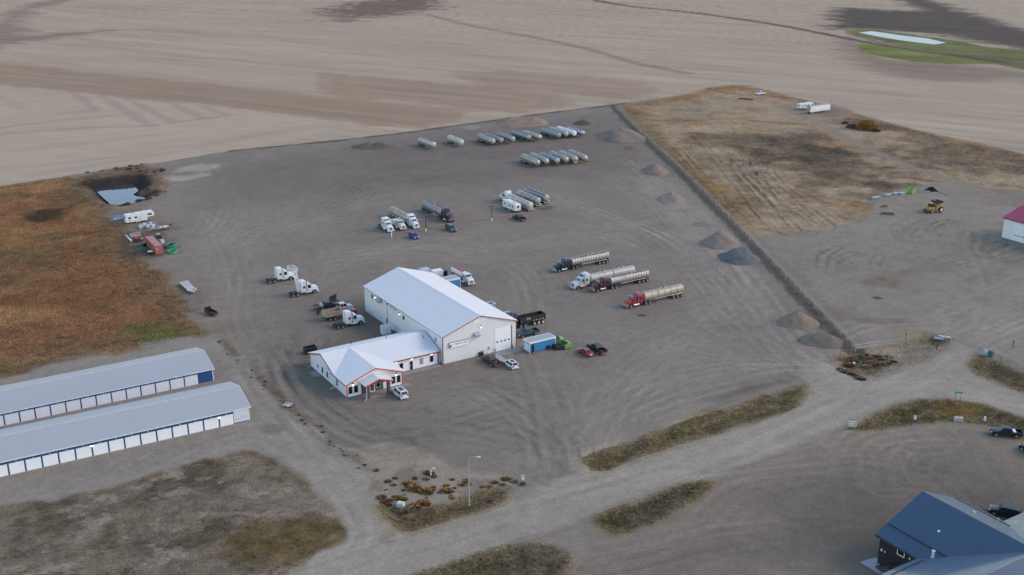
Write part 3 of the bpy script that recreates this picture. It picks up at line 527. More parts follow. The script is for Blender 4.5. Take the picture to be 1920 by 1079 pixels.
m_far, t, b = mat_nodes('far_field'); tc = nd(t, 'ShaderNodeTexCoord'); mp = nd(t, 'ShaderNodeMapping'); mp.inputs['Scale'].default_value = (.003, .02, 1); t.links.new(tc.outputs['Object'], mp.inputs[0])
n = noise(t, 1.0, 6, mp.outputs[0]); t.links.new(mixc(t, mapr(t, n.outputs[0], .3, .7, 0, 1), alb(160, 148, 138), alb(146, 130, 118)), b.inputs['Base Color']); b.inputs['Roughness'].default_value = 1
mb = MB(); mb.quad((-6000, -2000, -3.6), (6000, -2000, -3.6), (6000, 12000, -3.6), (-6000, 12000, -3.6)); tag(mb.build('ground', m_far), kind='structure')
# water
m_w, t, b = mat_nodes('pond_water'); b.inputs['Base Color'].default_value = (.05, .053, .056, 1); b.inputs['Roughness'].default_value = .04; b.inputs['IOR'].default_value = 1.55
n = noise(t, .6, 3, nd(t, 'ShaderNodeTexCoord').outputs['Object']); bp = nd(t, 'ShaderNodeBump'); bp.inputs['Strength'].default_value = .015; t.links.new(n.outputs[0], bp.inputs['Height']); t.links.new(bp.outputs[0], b.inputs['Normal'])
def water(name, key, z, grow):
    p = A_[key]; c = p.mean(0); q = c + (p - c) * grow
    mb = MB(); mb.prismz([tuple(a) for a in q], z - .3, z); return tag(mb.build(name, m_w), kind='structure')
water('pond_water', 'water', -1.5, 1.12)
m_w2, t, b = mat_nodes('slough_water'); b.inputs['Base Color'].default_value = (.20, .205, .21, 1); b.inputs['Roughness'].default_value = .3; b.inputs['Specular IOR Level'].default_value = .5
mb = MB(); mb.prismz([tuple(a) for a in A_['farwater']], -.3, .15); tag(mb.build('slough_water', m_w2), kind='structure')

# ------------------------------------------------------------------ shared materials
wall_m = ribbed('shop_wall_sheet', (.64, .635, .62), .9, 'X', amount=.3, dirt=.14, dirt_rgb=(.45, .42, .38))
def ribwall(name, rgb, **kw):                     # ribs that show on walls of both directions
    m = ribbed(name, rgb, **kw); t = m.node_tree
    for n in list(t.nodes):
        if n.bl_idname == 'ShaderNodeSeparateXYZ':
            ad = nd(t, 'ShaderNodeMath', operation='ADD'); t.links.new(n.outputs['X'], ad.inputs[0]); t.links.new(n.outputs['Y'], ad.inputs[1])
            for l in list(t.links):
                if l.from_node == n and l.to_node != ad: to = l.to_socket; t.links.remove(l); t.links.new(ad.outputs[0], to)
    return m
wall_m = ribwall('shop_wall_sheet2', (.71, .705, .70), pitch=.9, amount=.08, dirt=.10, dirt_rgb=(.45, .42, .38))
roof_white = ribbed('white_roof_sheet', (.66, .665, .665), .6, 'Y', rough=.75, dirt=.05, amount=.25)
roof_white_x = ribbed('white_roof_sheet_x', (.66, .665, .665), .6, 'X', rough=.75, dirt=.05, amount=.25)
office_wall = ribwall('office_wall_sheet', (.82, .81, .80), pitch=.45, amount=.25, dirt=.12, dirt_rgb=(.5, .46, .42))
trim_red = paint('red_trim', (.30, .016, .03), .45, dirt=.05)
trim_orange = paint('orange_red_trim', (.60, .05, .028), .45, dirt=.05)
white_p = paint('white_paint', (.78, .78, .78), .4, dirt=.1)
door_white = ribbed('white_door_panel', (.83, .83, .83), .5, 'Z', dirt=.06, amount=.2)
glass_dark = paint('dark_glass', (.012, .014, .018), .08, dirt=.04)
glass_grey = paint('blind_glass', (.30, .31, .32), .15, dirt=.1)
concrete = paint('concrete', (.27, .26, .245), .9, dirt=.3, scale=.8, dirt_rgb=(.18, .17, .16))
stone_dark = paint('dark_stone', (.07, .068, .07), .8, dirt=.5, scale=5, dirt_rgb=(.13, .125, .12))
lamp_glow = glow('lamp_glow', (1.0, .95, .85), 1.6)
metal_grey = paint('grey_metal', (.42, .44, .46), .45, .3, dirt=.3)
black_p = paint('black_paint', (.012, .012, .013), .35, dirt=.18, dirt_rgb=(.06, .055, .05))
rubber = paint('tyre_rubber', (.018, .018, .018), .85, dirt=.45, dirt_rgb=(.09, .08, .07))
steel_dark = paint('dark_steel', (.05, .05, .052), .6, .2, dirt=.35, dirt_rgb=(.11, .1, .09))
galv = paint('galvanised', (.45, .46, .48), .5, .4, dirt=.15)
rust = paint('rusty_steel', (.16, .07, .04), .85, dirt=.5, dirt_rgb=(.06, .03, .025), scale=2)
wood = paint('weathered_wood', (.22, .17, .13), .9, dirt=.4)

def front_box(x, w, z0, z1, y=0.0, t=.05):       # plate on a wall that faces -y
    return MB().box(x - w / 2, x + w / 2, y - t, y + .02, z0, z1)
def left_box(y, w, z0, z1, x=0.0, t=.05):        # plate on a wall that faces -x
    return MB().box(x - t, x + .02, y - w / 2, y + w / 2, z0, z1)
def window(par, fn, a, w, z0, z1, at=0.0, glass=None, fmat=None):
    fr = fn(a, w + .16, z0 - .08, z1 + .08, at, .05).build('window', fmat or white_p, par)
    fn(a, w, z0, z1, at, .075).build('pane', glass or glass_dark, fr); return fr
def wall_lamp(par, fn, a, z, at=0.0, lit=True):
    h = fn(a, .34, z, z + .26, at, .3).build('wall_lamp', black_p, par)
    fn(a, .30, z - .22, z - .02, at, .24).build('bulb', lamp_glow, h)
    p = h.matrix_world
def gable(mb, w, y0, y1, e, r):
    return mb.prism([(0, 0), (w, 0), (w, e), (w / 2, r), (0, e)], y0, y1)
def slope(mb, a, b, y0, y1, th=.14):             # roof slab between (x, z) points a (eave) and b (ridge), along y
    (xa, za), (xb, zb) = a, b; n = Vector((-(zb - za), xb - xa)).normalized() * th
    if n.y < 0: n = -n
    return mb.prism([(xa, za), (xb, zb), (xb + n.x * 0, zb + th), (xa, za + th)], y0, y1)

# ------------------------------------------------------------------ the big shop
SH = thing('workshop_building', 'big white metal workshop with steep white roof, red trim and one tall overhead door', 'building', P(831, 684), R(32.3))
SWd, SLn, SE, SR = 20.65, 43.3, 7.05, 10.4
gable(MB(), SWd, 0, SLn, SE, SR).build('wall', wall_m, SH)
k = (SR - SE) / (SWd / 2)
rf = MB(); slope(rf, (-.3, SE - .3 * k + .03), (SWd / 2, SR + .03), -.25, SLn + .25); slope(rf, (SWd + .3, SE - .3 * k + .03), (SWd / 2, SR + .03), -.25, SLn + .25)
roof = rf.build('roof', roof_white, SH)
MB().prism([(SWd / 2 - .45, SR + .05), (SWd / 2, SR + .2), (SWd / 2 + .45, SR + .05), (SWd / 2, SR + .24)], -.26, SLn + .26).build('ridge_cap', white_p, roof)
def rake(mb, w, e, r, y0, y1, ov=.3, h=.28, dz=0.0):
    kk = (r - e) / (w / 2)
    for x0, x1 in ((-ov, w / 2), (w + ov, w / 2)):
        z0, z1 = e - ov * kk + dz, r + dz
        mb.prism([(x0, z0 - h), (x1, z1 - h), (x1, z1 + .05), (x0, z0 + .05)], y0, y1)
    return mb
rake(MB(), SWd, SE, SR, -.32, -.252, .3, .12, .02).build('gable_trim', trim_red, SH)
for x in (-.06, SWd - .1): MB().box(x, x + .16, -.06, .14, 0, SE - .15).build('corner_trim', trim_red, SH)
MB().box(-.22, -.05, .2, SLn, SE - .26, SE - .1).build('gutter', paint('dark_red_gutter', (.10, .03, .04), .5), SH)
MB().box(-.12, SWd + .12, -.12, SLn + .12, -.3, .12).build('foundation', concrete, SH)
dr = front_box(16.8, 4.65, .1, 6.05, 0, .06).build('overhead_door', door_white, SH)
for i in range(4): front_box(16.8 - 1.65 + i * 1.1, .55, 2.42, 2.72, 0, .09).build('door_window', glass_dark, dr)
MB().box(19.14, 19.4, -.10, .02, 0, 6.15).build('door_jamb', paint('dark_red_jamb', (.16, .035, .045), .5), SH)
pd = front_box(12.75, 1.0, .05, 2.2, 0, .08).build('entry_door', white_p, SH)
front_box(12.68, .45, 1.1, 1.95, 0, .1).build('door_window', glass_grey, pd); front_box(13.1, .08, 1.0, 1.12, 0, .16).build('handle', metal_grey, pd)
def text(body, size, mat, parent, loc, rot, name='lettering', font_scale=1.0, thick=.01):
    cu = bpy.data.curves.new(name, 'FONT'); cu.body = body; cu.size = size; cu.extrude = thick; cu.align_x = 'LEFT'; cu.space_character = font_scale
    o = bpy.data.objects.new(name, cu); COL.objects.link(o); bpy.context.view_layer.update()
    me = bpy.data.meshes.new_from_object(o.evaluated_get(bpy.context.evaluated_depsgraph_get())); bpy.data.objects.remove(o)
    me.materials.clear(); me.materials.append(mat); r = link(bpy.data.objects.new(name, me), parent); r.location = loc; r.rotation_euler = rot; return r
ink_grey = paint('sign_grey_letters', (.17, .17, .175), .5, dirt=.02); ink_black = paint('sign_black', (.01, .01, .01), .5, dirt=.02)
sg = front_box(4.3, 5.2, 3.92, 5.2, 0, .3).build('sign', paint('sign_white', (.86, .86, .85), .4, dirt=.03), SH, bevel=.02)
MB().box(1.66, 6.94, -.32, .01, 5.2, 5.26).box(1.64, 1.70, -.31, .01, 3.9, 5.2).build('sign_frame', paint('sign_frame', (.12, .12, .13), .5), sg)
text('STREAMLINE', .66, ink_grey, sg, (2.66, -.31, 4.44), (R(90), 0, 0), font_scale=1.06)
dm = MB(); pts = [(2.0 + .26 * math.sin(a) * (1 - .55 * max(0, math.cos(a))), 4.42 + .36 * math.cos(a)) for a in [i * math.pi / 9 for i in range(18)]]
dm.add([(x + (z - 4.4) * .5, -.31, z) for x, z in pts], [tuple(range(18))]); dm.build('drop_emblem', ink_black, sg)
for i, x in enumerate((8.9, 9.45, 10.0, 10.75, 11.25, 11.8)): front_box(x, .42, 8.7 + .02 * i, 9.55 + .02 * i, 0, .05).build('letter_plate', paint('pale_letter', (.88, .88, .87), .5, dirt=.02), SH)
def hood_front(par, x, z):
    return MB().prismx([(0, z + .55), (-.95, z - .05), (-.95, z - .5), (0, z - .5)], x - .75, x + .75).build('vent_hood', metal_grey, par)
hood_front(SH, 9.2, 5.9)
wall_lamp(SH, front_box, 10.5, 7.6); wall_lamp(SH, left_box, 36.77, 6.05); wall_lamp(SH, left_box, 22.5, 5.85)
window(SH, left_box, 38.35, .95, 5.1, 6.2); window(SH, left_box, 20.2, .95, 4.95, 6.0); window(SH, left_box, 3.4, .95, 4.8, 5.85, glass=glass_grey)
MB().prism([(0, 6.75), (-1.0, 6.2), (-1.0, 5.7), (0, 5.65)], 32.6, 34.4).build('vent_hood', metal_grey, SH)
for y in (29.0, 26.5, 24.5): MB().tube((.1, y, 6.55), (-.55, y, 6.55), .12).tube((-.5, y, 6.55), (-.5, y, 6.2), .13).tube((.1, y - .8, 6.4), (-.4, y - .8, 6.4), .08).build('exhaust_vent', metal_grey, SH)
MB().tube((-.08, 29.6, .9), (-.08, 29.6, 6.5), .05).build('conduit', galv, SH)
left_box(29.9, 1.0, .05, 2.15, 0, .06).build('side_door', paint('blue_door', (.12, .18, .27), .4), SH)
MB().prismz([(11.2, -2.6), (20.4, -3.0), (20.9, -.12), (11.2, -.12)], -.02, .05).build('apron', concrete, SH)

# ------------------------------------------------------------------ office
OF = thing('office_building', 'low white office with white roofs, orange-red trim and a stone entrance porch', 'building', P(*(560 + 578 / 6.346, 600 + 928 / 6.346)), R(31.9))
OW, OY0, OY1, OX1, OE, OR = 13.75, 6.3, 21.1, 26.75, 3.35, 5.75
ym = (OY0 + OY1) / 2
wl = MB(); wl.prismx([(OY0, 0), (OY1, 0), (OY1, OE), (ym, OR), (OY0, OE)], 0, OX1); gable(wl, OW, 0, OY0 - .002, OE, OR); wl.build('wall', office_wall, OF)
rf = MB(); kk = (OR - OE) / (ym - OY0)
for y0 in (OY0 - .45, OY1 + .45):
    z0 = OE - .45 * kk; rf.prismx([(y0, z0 + .03), (ym, OR + .03), (ym, OR + .17), (y0, z0 + .17)], -.4, OX1)
rm = rf.build('roof', roof_white_x, OF)
k2 = (OR - OE) / (OW / 2)
rf = MB()
for x0 in (-.5, OW + .5):
    z0 = OE - .5 * k2; rf.prism([(x0, z0 + .04), (OW / 2, OR + .04), (OW / 2, OR + .18), (x0, z0 + .18)], -.55, ym + .1)
rf.build('entrance_gable_roof', roof_white, OF)
for x, y, z in ((17, 14.9, 5.3), (25.3, 11.5, 4.9), (9.5, 18.6, 4.4)): MB().tube((x, y, z), (x, y, z + .8), .08).build('vent_pipe', black_p, rm)
rake(MB(), OW, OE, OR, -.63, -.552, .5, .2, .04).build('gable_trim', trim_orange, OF)
tm = MB()
for y0 in (OY0 - .45 + 2.2, OY1 + .45):
    z0 = OE + (-.45 + (2.2 if y0 < ym else 0)) * kk; tm.prismx([(y0, z0 - .22), (ym, OR - .2), (ym, OR + .06), (y0, z0 + .06)], -.47, -.402)
tm.build('gable_trim', trim_red, OF)
MB().box(OW + .55, OX1 - .02, OY0 - .56, OY0 - .46, OE - .46 * kk - .14, OE - .42 * kk + .1).build('eave_trim', trim_red, OF)
for x in (-.06, OW - .16): MB().box(x, x + .22, -.07, .1, 0, OE - .1).build('corner_trim', trim_orange, OF)
MB().box(OX1 - .55, OX1 - .25, OY0 - .1, OY0 + .02, 0, OE + .25).build('downspout', trim_red, OF)
MB().box(-.6, -.48, -.3, OY0 + 1.6, OE - .26, OE - .1).build('gutter', paint('dark_gutter', (.03, .03, .04), .5), OF)
MB().box(-.1, OX1 - .02, OY0 - .1, OY1 + .1, -.3, .12).box(-.1, OW + .1, -.1, OY0 - .11, -.3, .115).build('foundation', concrete, OF)
front_box(6.25, 5.55, 0, 2.75, 0, .08).build('stone_cladding', stone_dark, OF)
for x in (.85, 2.2, 11.45, 12.8): window(OF, front_box, x, .75, .85, 2.35, fmat=black_p)
window(OF, front_box, 7.65, .95, .85, 2.2, -.07)
d = front_box(6.1, 1.35, .05, 2.45, -.07, .06).build('front_door', white_p, OF); front_box(6.1, .85, .3, 2.2, -.07, .09).build('pane', paint('lobby_glass', (.09, .06, .03), .1), d)
front_box(9.3, .9, .05, 2.5, 0, .1).build('white_panel', white_p, OF)
for x, z in ((1.5, 2.95), (12.15, 3.0)): wall_lamp(OF, front_box, x, z)
for x in (15.3, 19.3, 24.6): wall_lamp(OF, front_box, x, 3.0, OY0)
window(OF, front_box, 16.6, .9, .9, 2.3, OY0); window(OF, front_box, 21.9, .9, .9, 2.4, OY0, glass=glass_grey); window(OF, front_box, 24.6, .9, .9, 2.4, OY0)
d = front_box(19.2, 1.0, .05, 2.4, OY0, .07).build('side_door', white_p, OF); front_box(19.2, .75, .1, 2.25, OY0, .09).build('pane', glass_dark, d); front_box(19.2, .8, 1.15, 1.25, OY0, .11).build('push_bar', metal_grey, d)
for y in (13.75, 10.9, 5.3): window(OF, left_box, y, .8, .9, 2.3)
d = left_box(16.4, 1.0, .1, 2.3, 0, .07).build('side_door', white_p, OF); left_box(16.4, .6, 1.3, 2.1, 0, .09).build('pane', glass_dark, d)
MB().prismz([(-1.85, 14.5), (-.12, 14.5), (-.12, 17.6), (-1.85, 17.6)], -.02, .1).build('step', concrete, OF)
for y, e in ((6.4, -1.6), (20.6, -.9)): MB().tube((-.15, y, 2.9), (-.15, y, .3), .06).tube((-.15, y, .3), (e, y - .3, .12), .06).build('downspout', white_p, OF)
MB().prismz([(3.3, -3.3), (9.0, -3.3), (9.0, -1.6), (15.3, -1.4), (15.3, -.12), (3.3, -.12)], -.02, .07).build('porch_slab', concrete, OF)
MB().prismz([(OW + .12, OY0 - 2.0), (OX1 - .4, OY0 - 1.9), (OX1 - .4, OY0 - .12), (OW + .12, OY0 - .12)], -.02, .06).build('walkway', concrete, OF)
PC = 6.35
po = MB(); ck = 1.05 / 3.4
for s in (-1, 1):
    x0, z0 = PC + s * 3.45, 3.25; po.prism([(x0, z0), (PC, 4.35), (PC, 4.47), (x0, z0 + .12)], -3.5, -.02)
po = po.build('porch_roof', roof_white, OF)
tm = MB()
for s in (-1, 1): x0 = PC + s * 3.5; tm.prism([(x0, 3.0), (PC, 4.1), (PC, 4.42), (x0, 3.32)], -3.58, -3.502)
tm.build('porch_trim', trim_orange, po)
tm = MB().prism([(PC - 3.0, 3.35), (PC + 3.0, 3.35), (PC, 4.3)], -3.3, -3.2); tm.build('porch_gable', stone_dark, po)
for x in (3.75, 8.75): MB().box(x - .32, x + .32, -3.35, -2.7, .07, 3.3).build('stone_column', stone_dark, OF, bevel=.02)
MB().tube((3.25, -3.4, 3.1), (3.25, -3.4, .35), .06).tube((3.25, -3.4, .35), (2.6, -3.7, .12), .06).build('porch_downspout', white_p, OF)

# ------------------------------------------------------------------ storage buildings
store_roof = ribbed('storage_roof_sheet', (.38, .39, .40), .75, 'X', rough=.45, dirt=.16, amount=.3, dirt_rgb=(.30, .30, .30))
store_blue = ribwall('storage_blue_sheet', (.022, .085, .22), pitch=.4, amount=.2, dirt=.05)
def storage(label, origin, deg, doors, posts, eave, ridge, width, length, panel, lamps):
    o = thing('storage_building', label, 'building', origin, R(deg), 'long rows of storage units')
    MB().prismx([(0, 0), (width, 0), (width, eave), (width / 2, ridge), (0, eave)], -length, 0).build('wall', store_blue, o)
    rf = MB(); kk = (ridge - eave) / (width / 2)
    for y0 in (-.35, width + .35):
        z0 = eave - .35 * kk; rf.prismx([(y0, z0 + .03), (width / 2, ridge + .03), (width / 2, ridge + .13), (y0, z0 + .13)], -length - .3, .3)
    r = rf.build('roof', store_roof, o)
    MB().prismx([(width / 2 - .2, ridge + .1), (width / 2, ridge + .17), (width / 2 + .2, ridge + .1)], -length - .31, .31).build('ridge_cap', paint('ridge_grey', (.55, .54, .52), .5), r)
    tm = MB()
    for y0 in (-.37, width + .37): tm.prismx([(y0, eave - .35 * kk - .14), (width / 2, ridge - .1), (width / 2, ridge + .15), (y0, eave - .35 * kk + .15)], .302, .38)
    tm.box(-length, .29, -.42, -.352, eave - .35 * kk - .02, eave - .35 * kk + .14).build('white_trim', white_p, o)
    MB().box(-.14, .05, -.05, .1, 0, eave - .1).build('corner_trim', white_p, o)
    MB().box(-length, .2, -.5, -.02, -.3, .05).build('foundation', concrete, o)
    for a, b in doors: MB().box(a, b, -.06, .02, .05, 2.38).build('roller_door', door_white, o)
    for i, x in enumerate(posts):
        w = MB().box(x - .1, x + .1, -.2, .0, 2.6, 2.72); l = w.build('soffit_lamp', white_p, o)
    for x in lamps:
        l = MB().box(x - .14, x + .14, -.3, 0, 2.45, 2.62).build('wall_lamp', black_p, o); MB().box(x - .16, x + .16, -.34, -.02, 2.2, 2.44).build('bulb', lamp_glow, l)
    return o
def lx(o_px, deg, pts):
    o = P(*o_px); c, s = math.cos(R(deg)), math.sin(R(deg))
    return [(P(*p) - o).x * c + (P(*p) - o).y * s for p in pts]
d1 = lx((468.5, 788.5), 30.1, [(x / 4, 896 - .2332 * x / 4) for x in (1755, 1645, 1528, 1412, 1295, 1179, 1059, 939, 820, 698, 573, 448, 324, 198, 72)])
while d1[-1] > -66: d1.append(d1[-1] - 3.55)
S1 = storage('long grey-roofed storage building with white panel sign at its end, nearer of the two', P(468.5, 788.5), 30.1, [(b + .17, a - .17) for a, b in zip(d1, d1[1:])], [(a + b) / 2 for a, b in zip(d1, d1[1:])], 3.2, 5.05, 14.4, 70, True, [d1[1], d1[9]])
sp = MB().box(-3.35, -.2, -.07, .02, .25, 3.0).build('sign_panel', paint('panel_white', (.72, .72, .73), .5, dirt=.04), S1)
ln = MB(); rr = random.Random(3)
for row, z in enumerate((2.1, 1.75, 1.4, 1.1, .85, .6)):
    x = -3.1
    while x < -.55:
        w = rr.uniform(.18, .6); ln.box(x, min(x + w, -.45), -.078, -.069, z, z + (.1 if row < 2 else .14)); x += w + rr.uniform(.08, .2)
ln.build('printed_line', paint('pale_blue_ink', (.36, .42, .55), .6, dirt=.02), sp)
o2p = (400.7, 714.2)
d2 = lx(o2p, 31.2, [(x / 4, 801 - .2168 * x / 4) for x in (1492, 1387, 1279, 1171, 1062, 953, 842, 728, 614, 501, 386, 271, 155, 39)])
while d2[-1] > -62: d2.append(d2[-1] - 3.55)
S2 = storage('long grey-roofed storage building with plain blue end wall, farther of the two', P(*o2p), 31.2, [(b + .15, a - .15) for a, b in zip(d2, d2[1:])], [(a + b) / 2 for a, b in zip(d2, d2[1:])], 3.0, 4.9, 14.4, 68, False, [])

# ------------------------------------------------------------------ dark house, bottom right
def zz(x, y): return (1600 + x / 6, 900 + y / 6)
house_roof = paint('slate_blue_metal_roof', (.030, .068, .118), .38, .0, dirt=.08, scale=.6, dirt_rgb=(.05, .08, .15), coat=.3)
house_wall = paint('black_siding', (.010, .0105, .012), .6, dirt=.1, dirt_rgb=(.03, .03, .03))
DH = thing('dark_house', 'dark blue roofed building with black siding beside the parking ground', 'building', P(*zz(268, 935)), R(31.5))
HE, HR, HW = 5.45, 10.1, 20.4
wl = MB(); wl.prism([(0, 0), (HW, 0), (HW, HE), (HW / 2, HR - .1), (0, HE)], -8.6, 0); wl.prismx([(-8.6, 0), (-33.2, 0), (-33.2, HE), (-20.9, HR - .1), (-8.6, HE)], -8.4, 44); wl.build('wall', house_wall, DH)
rf = MB(); hk = (HR - HE) / (HW / 2)
for x0 in (-.6, HW + .6): rf.prism([(x0, HE - .6 * hk + .1), (HW / 2, HR + .02), (HW / 2, HR + .2), (x0, HE - .6 * hk + .3)], -20.9, .6)
r1 = rf.build('roof', house_roof, DH)
rf = MB(); wk = (HR - HE) / 12.3
for y0 in (-8.0, -33.8): rf.prismx([(y0, HE - .6 * wk + .1), (-20.9, HR - .02), (-20.9, HR + .16), (y0, HE - .6 * wk + .28)], -9.2, 44.5)
r2 = rf.build('roof', house_roof, DH)
fa = MB()
for x0, s in ((-.68, 1), (HW + .68, -1)): fa.prism([(x0, HE - .6 * hk - .08), (x0 + s * .07, HE - .6 * hk - .08), (x0 + s * .07, HE - .6 * hk + .3), (x0, HE - .6 * hk + .3)], -7.9, .66)
fa.box(-9.2, -1.0, -7.93, -7.86, HE - .6 * wk - .1, HE - .6 * wk + .3).build('fascia', paint('dark_fascia', (.02, .025, .035), .4), DH)
for x0 in (2.0, HW - 1.2): MB().box(x0 - .05, x0 + .05, -14 if x0 < 5 else -12.5, .3, HE + (x0 if x0 < 9 else HW - x0) * hk + .33, HE + (x0 if x0 < 9 else HW - x0) * hk + .42).build('snow_guard', house_wall, r1)
MB().box(-8.8, -1.2, -9.45, -9.38, HE + .85 * wk + .3, HE + .85 * wk + .4).build('snow_guard', house_wall, r1)
vent_m = paint('pale_vent', (.62, .68, .68), .4, dirt=.05)
MB().tube((.9, -9.6, HE + .3), (.9, -9.6, HE + 1.7), .2).tube((.9, -9.6, HE + 1.7), (.9, -9.6, HE + 1.85), .28).tube((.9, -9.6, HE + .35), (.9, -9.6, HE + .75), .42, .25).build('flue', vent_m, r2)
MB().box(5.0, 5.35, -7.2, -6.9, HE + 5.1 * hk + .1, HE + 5.1 * hk + .45).box(14.6, 14.9, -6.6, -6.3, HE + (HW - 14.8) * hk + .1, HE + (HW - 14.8) * hk + .5).tube((16.9, -9.6, HE + 1.7), (16.9, -9.6, HE + 2.7), .09).build('roof_vent', vent_m, r1)
MB().tube((25.6, -9.0, HE + .2), (25.6, -9.0, HE + 2.2), .1).tube((25.6, -9.0, HE + .3), (25.6, -9.0, HE + .7), .4, .2).build('flue', vent_m, r2)
fr = left_box(-4.35, 1.5, 3.7, 5.2, 0, .05).build('window', white_p, DH); left_box(-4.35, 1.2, 3.88, 5.05, 0, .07).build('pane', glass_dark, fr)
left_box(-.65, .28, 2.7, 3.1, 0, .2).build('wall_lamp', white_p, DH); left_box(-1.3, .2, 2.75, 3.0, 0, .15).build('outlet_box', white_p, DH); left_box(-6.2, .3, 4.1, 4.4, 0, .15).build('outlet_box', white_p, DH)
MB().prismz([(-2.3, 1.6), (.9, 1.2), (.9, .02), (-.02, .02), (-.02, -7.5), (-2.0, -7.5)], -.02, .1).build('patio_slab', paint('pale_slab', (.36, .37, .40), .8, dirt=.15), DH)
st = MB()
for i in range(9): st.box(-1.5, -.1, -1.2 - i * .3, -.9 - i * .3, .1, .3 + i * .2)
st.box(-1.55, -.1, -7.0, -3.9, 1.9, 2.05).build('stairs', steel_dark, DH)
rl = MB()
for i in range(8): rl.tube((-1.55, -1.0 - i * .42, .3 + i * .24), (-1.55, -1.0 - i * .42, 1.3 + i * .24), .03, n=5)
rl.tube((-1.55, -1, 1.3), (-1.55, -3.9, 3.05), .035).tube((-1.55, -3.9, 3.0), (-1.55, -7, 3.0), .035).build('stair_railing', black_p, DH)

# ------------------------------------------------------------------ red-roofed building, right edge
RB = thing('red_roof_shed', 'white shed with dark red roof and white overhead door at the edge of the lot', 'building', P(1878, 445), R(31.5))
MB().prism([(0, 0), (18, 0), (18, 6.7), (9, 9.4), (0, 6.7)], -26, 0).build('wall', ribwall('white_shed_sheet', (.70, .70, .72), pitch=.8, amount=.25), RB)
rf = MB()
for x0 in (-.5, 18.5): rf.prism([(x0, 6.58), (9, 9.45), (9, 9.6), (x0, 6.73)], -26.4, .4)
rf.build('roof', ribbed('crimson_roof_sheet', (.30, .022, .072), .6, 'Y', dirt=.08), RB)
MB().box(-.58, -.51, -26.4, .4, 6.42, 6.74).build('eave_trim', paint('dark_eave', (.09, .03, .05), .5), RB)
d = left_box(-6.3, 5.0, .05, 5.4, 0, .06).build('overhead_door', paint('cool_white_door', (.74, .78, .82), .4, dirt=.08), RB)
for i in range(4): left_box(-4.6 - i * 1.05, .55, 1.7, 2.0, 0, .09).build('door_window', glass_dark, d)

# ------------------------------------------------------------------ vehicle builders (x forward, z up)
MC = {}
def cached(key, fn):
    if key not in MC: MC[key] = fn()
    return MC[key]
def put(name, me, parent, loc=(0, 0, 0)):
    o = link(bpy.data.objects.new(name, me), parent); o.location = loc; return o
rim_steel = paint('steel_rim', (.36, .36, .37), .4, .5, dirt=.3); rim_white = paint('white_rim', (.62, .61, .58), .5, dirt=.25)
chrome = paint('chrome', (.62, .63, .65), .18, .9, dirt=.15)
def wheel(par, x, y, r=.5, w=.28, rim=None, parts=True):
    rim = rim or rim_steel
    me = cached(('tyre', r, w), lambda: MB().lathe([(-w / 2, r * .62), (-w / 2, r * .92), (-w * .36, r), (w * .36, r), (w / 2, r * .92), (w / 2, r * .62)], (0, 0, 0), 'y', 16).mesh('wheel', rubber, smooth=True))
    o = put('wheel', me, par, (x, y, r))
    me = cached(('rim', r, w, rim.name), lambda: MB().lathe([(-w / 2 - .012, r * .6), (-w * .3, r * .5), (w * .3, r * .5), (w / 2 + .012, r * .6)], (0, 0, 0), 'y', 14).lathe([(-w / 2 - .02, r * .2), (w / 2 + .02, r * .2)], (0, 0, 0), 'y', 8).mesh('rim', rim, smooth=True))
    put('rim', me, o); return o
def pane(name, mat, par, a, b, c, d, off=.012, ins=.06):   # glass pane inset in the quad a b c d
    q = [Vector(p) for p in (a, b, c, d)]; ce = sum(q, Vector()) / 4; n = (q[1] - q[0]).cross(q[3] - q[0]).normalized()
    q = [ce + (p - ce) * (1 - ins * 2) for p in q]
    mb = MB(); mb.add([p + n * off for p in q] + [p - n * .03 for p in q], [(0, 1, 2, 3), (7, 6, 5, 4), (0, 4, 5, 1), (1, 5, 6, 2), (2, 6, 7, 3), (3, 7, 4, 0)])
    return mb.build(name, mat, par)
head_m = paint('headlight_glass', (.72, .72, .70), .1, dirt=.1); tail_m = paint('tail_light', (.36, .01, .012), .25, dirt=.1)
auto_glass = paint('auto_glass', (.02, .026, .034), .05, dirt=.05); truck_glass = paint('truck_glass', (.06, .085, .11), .05, dirt=.1)
def paintc(rgb, rough=.3, dirt=None, coat=.2):
    dirt = dirt if dirt is not None else (.05 if max(rgb) < .12 else .12)
    return paint('paint_%d_%d_%d' % tuple(int(c * 1000) for c in rgb), rgb, rough, .0, dirt, (.17, .155, .14), 1.1, coat)
def greenhouse(par, mat, b0, b1, t0, t1, zb, zt, wb, wt, glass=None, split=0.5, name='cabin'):
    g = glass or auto_glass
    v = lambda x, y, z: Vector((x, y, z))
    mb = MB(); mb.add([v(b0, -wb, zb), v(b1, -wb, zb), v(b1, wb, zb), v(b0, wb, zb), v(t0, -wt, zt), v(t1, -wt, zt), v(t1, wt, zt), v(t0, wt, zt)],
                      [(3, 2, 1, 0), (4, 5, 6, 7), (0, 1, 5, 4), (1, 2, 6, 5), (2, 3, 7, 6), (3, 0, 4, 7)])
    c = mb.build(name, mat, par, bevel=.05)
    pane('windshield', g, par, v(b1, -wb, zb), v(b1, wb, zb), v(t1, wt, zt), v(t1, -wt, zt))
    pane('rear_window', g, par, v(b0, wb, zb), v(b0, -wb, zb), v(t0, -wt, zt), v(t0, wt, zt), ins=.08)
    for s in (-1, 1):
        xm = b0 + (b1 - b0) * split; tm = t0 + (t1 - t0) * split
        for (p, q, r_, u) in ((b0, xm, t0, tm), (xm, b1, tm, t1)):
            A, B, C_, D = v(p, s * wb, zb), v(q, s * wb, zb), v(u, s * wt, zt), v(r_, s * wt, zt)
            pane('side_window', g, par, *((A, B, C_, D) if s < 0 else (B, A, D, C_)), ins=.07)
    return c
